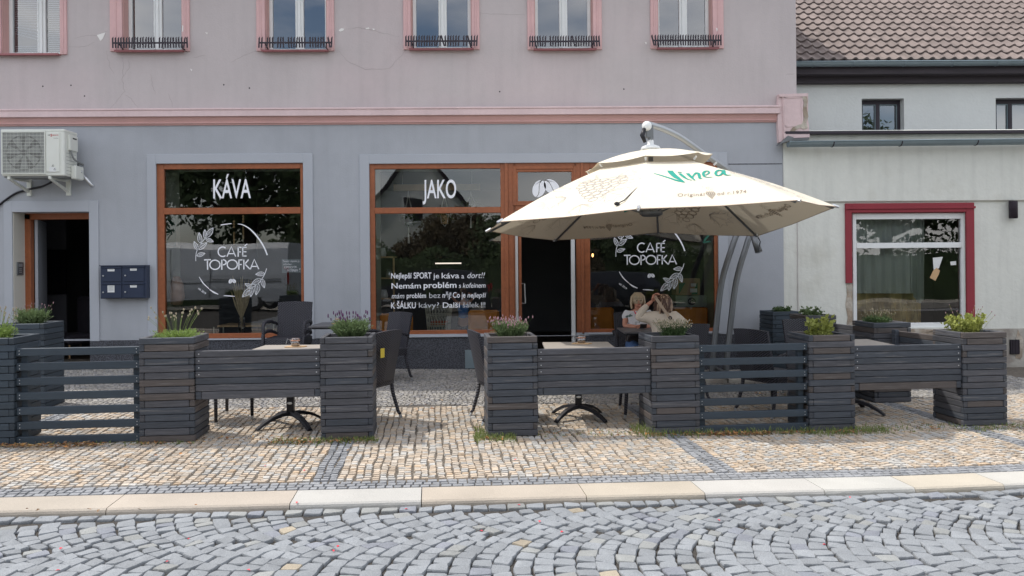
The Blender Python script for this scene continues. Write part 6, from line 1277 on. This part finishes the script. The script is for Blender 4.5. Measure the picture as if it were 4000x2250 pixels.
# child inside
kd = thing('person', 'child in a blue top and dark trousers with raised arms inside the middle window', 'person', (inp(1808, 13.9, 0).x, 13.9, .05))
skin_mesh('body', [(0,0,.50,.09,.07),(0,0,.68,.08,.065),(0,0,.82,.09,.06),(0,0,.91,.035),(0,0,.95,.035),(0,-.01,1.02,.065,.07),(-.11,0,.85,.03),(-.20,.0,.95,.025),(-.09,.03,1.03,.02),(.11,0,.85,.03),(.20,.0,.95,.025),(.09,.03,1.03,.02),(-.06,0,.44,.055),(-.07,0,.24,.042),(-.07,0,.04,.03),(.06,0,.44,.055),(.07,0,.24,.042),(.07,0,.04,.03)], [(0,1),(1,2),(2,3),(3,4),(4,5),(2,6),(6,7),(7,8),(2,9),(9,10),(10,11),(0,12),(12,13),(13,14),(0,15),(15,16),(16,17)], M['skin'], kd)
skin_mesh('blue_top', [(0,0,.52,.105,.085),(0,0,.68,.095,.08),(0,0,.82,.105,.075),(-.10,0,.86,.045),(.10,0,.86,.045)], [(0,1),(1,2),(2,3),(2,4)], M['bluetop'], kd); skin_mesh('trousers', [(0,0,.50,.105,.085),(-.06,0,.42,.065),(-.07,0,.08,.055),(.06,0,.42,.065),(.07,0,.08,.055)], [(0,1),(1,2),(0,3),(3,4)], M['trouser'], kd); MB().ellip((0,.02,1.045), (.08,.085,.08), 12, 8).build('hair', M['hair'], kd, smooth=True)
# ================================================================ weeds, leaves and petals
def scatter(name, m, label, cat_, spots, gen, seed):
    rr = random.Random(seed); mb = MB()
    for s in spots: gen(mb, rr, s)
    o = mb.build(name, m); tag(o, label, cat_, kind='stuff'); return o
def blades(mb, rr, s):
    a0, a1, b0, b1, n, h = s
    for _ in range(int(n*.5)):
        p = st(rr.uniform(a0,a1), rr.gauss((b0+b1)/2, (b1-b0)/2.4)); hh = h*rr.uniform(.3,1); d = V((rr.uniform(-.6,.6), rr.uniform(-.6,.6), 0)); s_ = V((rr.uniform(-1,1),rr.uniform(-1,1),0)).normalized()*.0025
        p.z -= .01; mb.add([p-s_, p+s_, p+d*hh*.4+V((0,0,hh*.7))+s_, p+d*hh+V((0,0,hh)), p+d*hh*.4+V((0,0,hh*.7))-s_], [(0,1,2,4),(4,2,3)])
aa = lambda px: a_of(px, BF)
WS = [(aa(-100),aa(545),1.78,1.90,260,.05), (aa(545),aa(780),1.80,1.86,90,.05), (aa(1060),aa(1480),1.74,1.88,750,.055), (aa(1250),aa(1480),1.76,1.84,250,.06), (aa(1850),aa(2010),1.70,1.90,800,.07), (aa(1860),aa(1900),1.90,2.2,260,.06), (aa(2100),aa(2540),1.80,2.0,250,.04), (aa(2480),aa(2560),1.80,2.1,350,.10), (aa(2540),aa(3160),1.76,1.86,900,.08), (aa(3150),aa(3450),1.70,1.86,900,.08), (aa(3400),aa(3760),1.75,2.0,350,.05), (aa(3760),aa(4300),1.66,1.86,900,.05), (aa(3560),aa(4000),1.3,1.7,160,.02), (aa(3300),aa(3700),3.7,3.9,120,.03)]
scatter('weeds', M['weed'], 'green weeds growing along the foot of the planters and fences', 'weeds', WS, blades, 5)
def moss(mb, rr, s):
    a0, a1, b0, b1, n, h = s
    for _ in range(int(n*.12)):
        p = st(rr.uniform(a0,a1), rr.gauss((b0+b1)/2, (b1-b0)/2.2), .001); r = rr.uniform(.006,.016); k = 5; mb.add([p + V((r*math.cos(2*math.pi*i/k)*rr.uniform(.6,1.2), r*math.sin(2*math.pi*i/k)*rr.uniform(.6,1.2), rr.uniform(0,.010))) for i in range(k)], [tuple(range(k))])
M['moss'] = mat('moss and low weeds', (.13,.15,.045), .9, .4, 9, col2=(.17,.10,.05), fac2=(.45,.6), sc2=5)
scatter('ground_cover', M['moss'], 'low moss and brown litter in the joints along the fence line', 'ground cover', WS, moss, 6)
def leaves(mb, rr, s):
    a0, a1, b0, b1, n = s
    ctr = [rr.uniform(a0,a1) for _ in range(max(3, n//12))]
    for _ in range(int(n*.75)):
        p = st(rr.gauss(rr.choice(ctr), .06) if rr.random() < .7 and n > 20 else rr.uniform(a0,a1), rr.gauss((b0+b1)/2, (b1-b0)/2.6), rr.uniform(.004,.02)); L_ = rr.uniform(.025,.055); w_ = L_*rr.uniform(.12,.28); an = rr.uniform(0,6.3); d = V((math.cos(an), math.sin(an), rr.uniform(-.25,.4))); sd = V((-math.sin(an), math.cos(an), rr.uniform(-.4,.4)))
        lc = rr.choice(((.42,.19,.06),(.30,.14,.06),(.20,.12,.07),(.48,.30,.12),(.25,.16,.09))); mb.add([p-d*L_/2, p-sd*w_+V((0,0,.004)), p+d*L_/2, p+sd*w_+V((0,0,.006))], [(0,1,2),(0,2,3)], lc)
LS = [(aa(100),aa(400),1.72,1.80,110), (aa(2780),aa(2960),1.72,1.80,120), (aa(60),aa(420),1.76,1.86,190), (aa(-100),aa(60),1.74,1.84,60), (aa(540),aa(650),1.78,1.84,40), (aa(760),aa(1250),1.8,2.0,60), (aa(1080),aa(1440),1.72,1.84,110), (aa(1860),aa(2010),1.72,1.8,25), (aa(2120),aa(2540),1.82,2.0,45), (aa(2540),aa(2760),1.74,1.84,110), (aa(2760),aa(2960),1.78,1.86,190), (aa(2960),aa(3160),1.76,1.84,110), (aa(3160),aa(3340),1.72,1.82,60), (aa(3560),aa(3760),1.72,1.9,25), (aa(2600),aa(2960),4.3,4.6,160), (aa(300),aa(1250),2.3,4.2,36), (aa(1500),aa(1900),2.2,4.5,16), (aa(3300),aa(3700),3.7,3.9,70), (-3.6,3.9,.55,1.7,16), (-3.3,-1.9,-.06,-.01,10), (aa(3900),aa(4300),2.5,4.2,60)]
scatter('fallen_leaves', M['leafdry'], 'dry orange brown leaves fallen along the fence and kerb', 'fallen leaves', LS, leaves, 8)
for i, (px, py) in enumerate(((1035,1836),(1190,1852),(2012,1798),(1160,1978),(238,2148),(226,2232),(738,2103),(1302,2141),(1320,2124),(970,2220),(1587,1977),(1880,2057),(2027,1955),(2107,2017),(2195,2056),(2890,1924),(2807,2002),(3220,2090),(3320,1907),(655,2192))):
    d = ray(px, py); t = H/-d.z; p = V((d.x*t, d.y*t, 0)); b = (p-K0).dot(NN); p.z = gz(p.x) + (RZ+.004 if b < 0 else .006); rr = random.Random(i); an = rr.uniform(0,6)
    mb = MB(); c_, s_ = math.cos(an)*.012, math.sin(an)*.012; mb.add([(-c_,-s_,0),(s_*.7,-c_*.7,.004),(c_,s_,.002),(-s_*.7,c_*.7,.006)], [(0,1,2),(0,2,3)]); o = mb.build('fallen_petal', M['petal']); o.location = p; tag(o, 'tiny red petal fallen on the ' + ('beige pavement setts' if b > .34 else 'granite kerb' if b > 0 else 'grey street cobbles'), 'petal', 'red petals scattered over kerb, pavement and cobbles')
ppt = thing('crumpled_paper', 'crumpled copper coloured paper on the chair behind the second rail fence', 'paper', at(2944, 8.9, gz(2.8)+.33)); mb = MB(); rr = random.Random(3)
for k in range(9): mb.add([V((rr.uniform(-.06,.06), rr.uniform(-.03,.03), rr.uniform(-.04,.04))) for _ in range(3)], [(0,1,2)])
mb.prism([(-.07,0,.03),(.05,0,.04),(.055,0,-.03),(.0,0,-.02)], (0,.05,0)); mb.build('paper', mat('copper paper', (.62,.36,.27), .5, .2, 30), ppt)
# ================================================================ across the street (seen mirrored in the panes)
def mir(px, py, Y): d = ray(px, py); t = (2*FY - Y)/d.y; return V((d.x*t, Y, H + d.z*t))
vn = thing('parked_van', 'white panel van parked across the street, mirrored in the left shop window', 'van', (-10.3, -4.2, gz(-10.3)+RZ), R_(3)); mb = MB()
L0, L1 = -3.6, 3.1; prof = [(-.95,.35),(-.98,.75),(-.96,1.25),(-.88,1.75),(-.82,2.15),(-.70,2.34),(.70,2.34),(.82,2.15),(.88,1.75),(.96,1.25),(.98,.75),(.95,.35)]
vs = []; secs = [(L1,1),(L1-.05,1.0),(-1.6,1.0),(-2.3,.97)]
for x, s in secs: vs += [(x, y*s, z) for y, z in prof]
for x, zt_ in ((-2.95,1.25),(-3.5,1.05),(-3.62,.9)): vs += [(x, y*.95, min(z, .35+(zt_-.35)*(z-.35)/1.99 if z > .8 else z)) for y, z in prof]
n = 12; fs = [(i*n+j, i*n+(j+1)%n, (i+1)*n+(j+1)%n, (i+1)*n+j) for i in range(6) for j in range(n)] + [tuple(range(n)), tuple(reversed(range(6*n, 7*n)))]; mb.add(vs, fs); mb.build('body', M['van'], vn)
for s in (1, -1):
    mb = MB(); [mb.box(x0, x1, s*.975-.01, s*.975+.01, z0, z1) for x0, x1, z0, z1 in ((-2.2,2.9,.98,1.02),(-2.2,-2.17,.4,2.1),(-.9,-.87,.4,2.1),(.4,.43,.4,2.1),(.5,2.9,1.08,1.10))]; mb.build('side_moulding', M['acgrey'], vn)
    mb = MB(); mb.prism([(-2.1,s*.90,1.35),(-1.2,s*.90,1.35),(-1.2,s*.86,1.9),(-1.9,s*.86,1.9)], (0,s*.03,0)); mb.build('side_window', M['vanglass'], vn)
    MB().box(2.98,3.13,s*.86-.07,s*.86+.07,.9,1.5).build('tail_light', M['taillight'], vn, bev=.01)
    for x in (-2.75, 1.9):
        wl_ = MB().lathe([(.0,-.1),(.33,-.1),(.35,-.07),(.35,.07),(.33,.1),(0,.1)], (0,0,0), 20, Matrix.Translation((x, s*.86, .35)) @ Matrix.Rotation(R_(90),4,'X')).build('wheel', M['rubber'], vn); MB().lathe([(0,-.105),(.2,-.105),(.2,.105),(0,.105)], (0,0,0), 14, Matrix.Translation((x, s*.86, .35)) @ Matrix.Rotation(R_(90),4,'X')).build('rim', M['alu'], wl_)
MB().quad((-2.32,-.80,2.2),(-2.32,.80,2.2),(-2.98,.88,1.28),(-2.98,-.88,1.28)).build('windscreen', M['vanglass'], vn)
M['darkpaint'] = mat('dark car paint', (.015,.018,.025), .3, .02, 2, coat=.5)
car = thing('added_car', 'dark hatchback added across the street to darken the pane below the four lines of writing', 'car', (-2.4, -3.9, gz(-2.4)+RZ), R_(3), 'dark cars added across the street to darken the panes'); mb = MB(); vs = []  # unseen cars added so the lower panes mirror something dark
secs = [(-2.1,.45,.62,.70),(-2.0,.25,.80,.80),(-1.1,.22,.92,.86),(-.55,.22,1.38,.72),(.6,.22,1.46,.70),(1.5,.22,1.38,.68),(1.95,.25,.98,.80),(2.05,.45,.80,.74)]
for x, zb_, zt_, wt in secs:
    zm = min(zt_, .92); vs += [(x,-.80,zb_),(x,-.88,.55),(x,-.85,zm-.01),(x,-wt,zt_-.0),(x,wt,zt_-.0),(x,.85,zm-.01),(x,.88,.55),(x,.80,zb_)]
n = 8; mb.add(vs, [(i*n+j, i*n+(j+1)%n, (i+1)*n+(j+1)%n, (i+1)*n+j) for i in range(len(secs)-1) for j in range(n)] + [tuple(range(n)), tuple(reversed(range((len(secs)-1)*n, len(secs)*n)))]); mb.build('body', M['darkpaint'], car, bev=.02)
for s in (1,-1):
    MB().prism([(-.75,s*.865,.96),(1.45,s*.865,.96),(1.3,s*.745,1.33),(-.45,s*.745,1.36)], (0,s*.008,0)).build('side_windows', M['vanglass'], car)
    MB().box(-2.13,-2.02,s*.62-.14,s*.62+.14,.60,.72).build('headlight', M['whiteframe'], car, bev=.01); MB().box(2.0,2.08,s*.68-.1,s*.68+.1,.70,.90).build('tail_light', M['taillight'], car, bev=.01)
    for x in (-1.35,1.3):
        wl_ = MB().lathe([(0,-.1),(.29,-.1),(.31,-.07),(.31,.07),(.29,.1),(0,.1)], (0,0,0), 20, Matrix.Translation((x, s*.82, .31)) @ Matrix.Rotation(R_(90),4,'X')).build('wheel', M['rubber'], car); MB().lathe([(0,-.105),(.2,-.105),(.2,.105),(0,.105)], (0,0,0), 14, Matrix.Translation((x, s*.82, .31)) @ Matrix.Rotation(R_(90),4,'X')).build('rim', M['alu'], wl_)
dup(car, None, (3.6, -3.6, gz(3.6)+RZ), R_(4), 'dark hatchback added across the street to darken the pane behind the seated guests')
def tree(label, x, y, h, r, m, seed, zc=.62, n=9000, ls=.34, sx=1.0):
    rr = random.Random(seed); t = thing('tree', label, 'tree', (x, y, gz(x)-.1), 0, 'trees across the street'); mb = MB(); mb.tube([(0,0,0),(.05,0,h*.3),(.0,.1,h*.6),(.1,.0,h*.85)], [r*.09,r*.07,r*.045,.03], 8)
    cl = []
    for k in range(26):
        an, el, q = rr.uniform(0,6.3), rr.uniform(-.9,1.3), rr.uniform(.35,.9); c = V((math.cos(an)*math.cos(el)*r*q*sx, math.sin(an)*math.cos(el)*r*q, h*zc + math.sin(el)*h*(1-zc)*q)); cl.append((c, r*rr.uniform(.22,.42)))
        if k < 12: mb.tube([(0,0,h*.35), (c.x*.4, c.y*.4, (c.z+h*.3)/2), tuple(c)], [r*.04,r*.025,.02], 5)
    mb.build('trunk', M['bark'], t); mb = MB()
    for _ in range(n):
        c, cr0 = rr.choice(cl); d = V((rr.gauss(0,1), rr.gauss(0,1), rr.gauss(0,1))).normalized()*cr0*rr.uniform(.55,1.08); p = c + d; a_ = V((rr.uniform(-1,1),rr.uniform(-1,1),rr.uniform(-1,1))).normalized(); b_ = a_.cross(d.normalized()+V((.1,.2,.3))).normalized(); s = ls*rr.uniform(.6,1.3); mb.add([p-a_*s*.5, p+b_*s*.28, p+a_*s*.5, p-b_*s*.28], [(0,1,2,3)])
    mb.build('crown', M[m], t)
tree('tall dark tree left across the street', -16.5, -9.5, 9.5, 4.6, 'tree1', 1); tree('tall dark tree behind the van', -11.2, -11.5, 9.0, 4.0, 'tree1', 2); tree('low dark tree beside the gabled house', -7.6, -10, 4.4, 2.0, 'tree1', 3, n=6000)
tree('reddish brown tree across from the cafe door', -2.0, -11, 3.9, 2.4, 'tree2', 4, n=15000, ls=.2); tree('dark leafy tree across from the cafe door', .6, -9.5, 3.6, 2.4, 'tree1', 5, n=15000, ls=.2); tree('dark tree across from the right window', 4.2, -9.6, 3.7, 2.6, 'tree1', 6, n=13000, ls=.2); tree('tall dark tree across from the white house', 10.5, -10.5, 8.5, 4.2, 'tree1', 7); tree('spreading dark tree right across the street', 17.5, -11, 8.5, 4.5, 'tree1', 8); hd_ = MB(); rr = random.Random(17)
for _ in range(26000):
    x = rr.uniform(-34, 34); hh = 2.5 + .5*math.sin(x*.7) + .4*math.sin(x*1.9); z = hh*math.sqrt(rr.random()); y = -8.2 - 1.3*rr.random(); a_ = V((rr.uniform(-1,1),rr.uniform(-1,1),rr.uniform(-1,1))).normalized(); b_ = a_.cross(V((.3,1,.5))).normalized(); s = rr.uniform(.10,.26); p = V((x,y,z)); hd_.add([p-a_*s*.5, p+b_*s*.3, p+a_*s*.5, p-b_*s*.3], [(0,1,2,3)])
hd_.box(-34,34,-9.0,-8.4,-.1,1.9); tag(hd_.build('hedge', M['tree1']), 'long dark hedge added across the street to darken the panes', 'hedge', kind='stuff')  # unseen hedge added to keep the bright lawn out of the reflections
tree('red leaved shrub across from the right window', 3.2, -6.4, 2.6, .9, 'petal' if False else 'tree2', 9, n=2500, ls=.14)
gh = thing('gabled_house', 'grey white gabled house across the street', 'house', (-4.6, -22, -.2)); mb = MB(); hw, ze, zp = 4.4, 3.4, 8.9
mb.prism([(-hw,0,0),(hw,0,0),(hw,0,ze),(0,0,zp),(-hw,0,ze)], (0,-10,0)); mb.build('wall', M['white_up'], gh); mb = MB(); mb.prism([(-hw-.4,.3,ze-.45),(0,.3,zp+.12),(0,.3,zp-.12),(-hw-.35,.3,ze-.7)], (0,-10.6,0)); mb.prism([(hw+.4,.3,ze-.45),(hw+.35,.3,ze-.7),(0,.3,zp-.12),(0,.3,zp+.12)], (0,-10.6,0)); mb.build('roof', M['iron'], gh)
for x, z in ((-1.6,1.2),(1.2,1.2),(-.4,4.4)): f_ = MB().box(x-.6,x+.6,.0,.06,z,z+1.5).build('window', M['whiteframe'], gh); MB().box(x-.5,x+.5,.06,.07,z+.1,z+1.4).build('pane', M['vanglass'], f_)
rh = thing('row_house', 'ochre row house with red roof across the street', 'house', (8.5, -24, -.2)); MB().box(-8,8,-8,0,0,3.3).build('wall', M['cream'], rh); MB().prism([(-8.3,.4,3.2),(-8.3,-4,5.4),(-8.3,-8.4,3.2)], (16.6,0,0)).build('roof', M['tile'], rh)
for x in (-6,-3,0,3,6):
    for z in (1.0,): f_ = MB().box(x-.5,x+.5,.0,.06,z,z+1.5).build('window', M['whiteframe'], rh); MB().box(x-.42,x+.42,.06,.07,z+.08,z+1.42).build('pane', M['vanglass'], f_)
# the far pavement
mb = MB(); mb.box(-40, 40, -9.0, -5.6, -.2, .02); o = mb.build('far_pavement', M['stoneplinth']); tag(o, kind='structure')
lawn = MB().box(-60, 60, -80, -9.01, -.2, .0).build('lawn', mat('lawn', (.08,.12,.035), .95, .3, 3)); tag(lawn, kind='structure')

# ================================================================ tidy: every loose piece of these is a part of its own
def split_loose(o, newname):
    me = o.data; n = len(me.vertices); par = list(range(n))
    def fd(i):
        while par[i] != i: par[i] = par[par[i]]; i = par[i]
        return i
    for e in me.edges:
        a, b = fd(e.vertices[0]), fd(e.vertices[1])
        if a != b: par[a] = b
    groups = {}
    for p in me.polygons: groups.setdefault(fd(p.vertices[0]), []).append(p)
    if len(groups) < 2: o.name = newname; return
    for g in groups.values():
        ids = sorted({v for p in g for v in p.vertices}); mp_ = {v: i for i, v in enumerate(ids)}
        m2 = bpy.data.meshes.new(newname); m2.from_pydata([tuple(me.vertices[v].co) for v in ids], [], [tuple(mp_[v] for v in p.vertices) for p in g]); m2.materials.append(me.materials[0]) if me.materials else None
        c = bpy.data.objects.new(newname, m2); C.objects.link(c); c.parent = o.parent; c.location = o.location; c.rotation_euler = o.rotation_euler
    bpy.data.objects.remove(o)
SP = {'window_reveal': 'window_reveal', 'plaster_cracks': 'plaster_crack', 'plaster_chips': 'plaster_chip', 'anchor_holes': 'anchor_hole', 'screw_heads': 'screw_head', 'suspension_cord': 'suspension_cord', 'render_patch': 'render_patch', 'warning_symbols': 'warning_symbol', 'shipping_label': 'shipping_label', 'printed_corners': 'printed_corner', 'gutter_bracket': 'gutter_bracket', 'eyes': 'eye', 'hands': 'hand', 'taped_note': 'taped_note', 'window_sticker': 'window_sticker', 'torn_flashing': 'torn_flashing', 'curtain': 'curtain', 'shelf_board': 'shelf_board', 'shelf_post': 'shelf_post', 'legs': 'leg', 'side_slits': 'side_slit', 'beads': 'bead', 'intercom_button': 'intercom_button', 'slat': 'slat', 'door_jamb': 'door_jamb', 'plinth': 'plinth', 'fan_blades': 'fan_blade', 'printed_lines': 'printed_line', 'side_moulding': 'side_moulding'}
for o in list(bpy.data.objects):
    if o.name.startswith('flower_heads') and len(o.data.vertices) < 2600: split_loose(o, 'flower_head')
for o in list(bpy.data.objects):
    k = o.name.split('.')[0]
    if o.type == 'MESH' and k in SP: split_loose(o, SP[k])
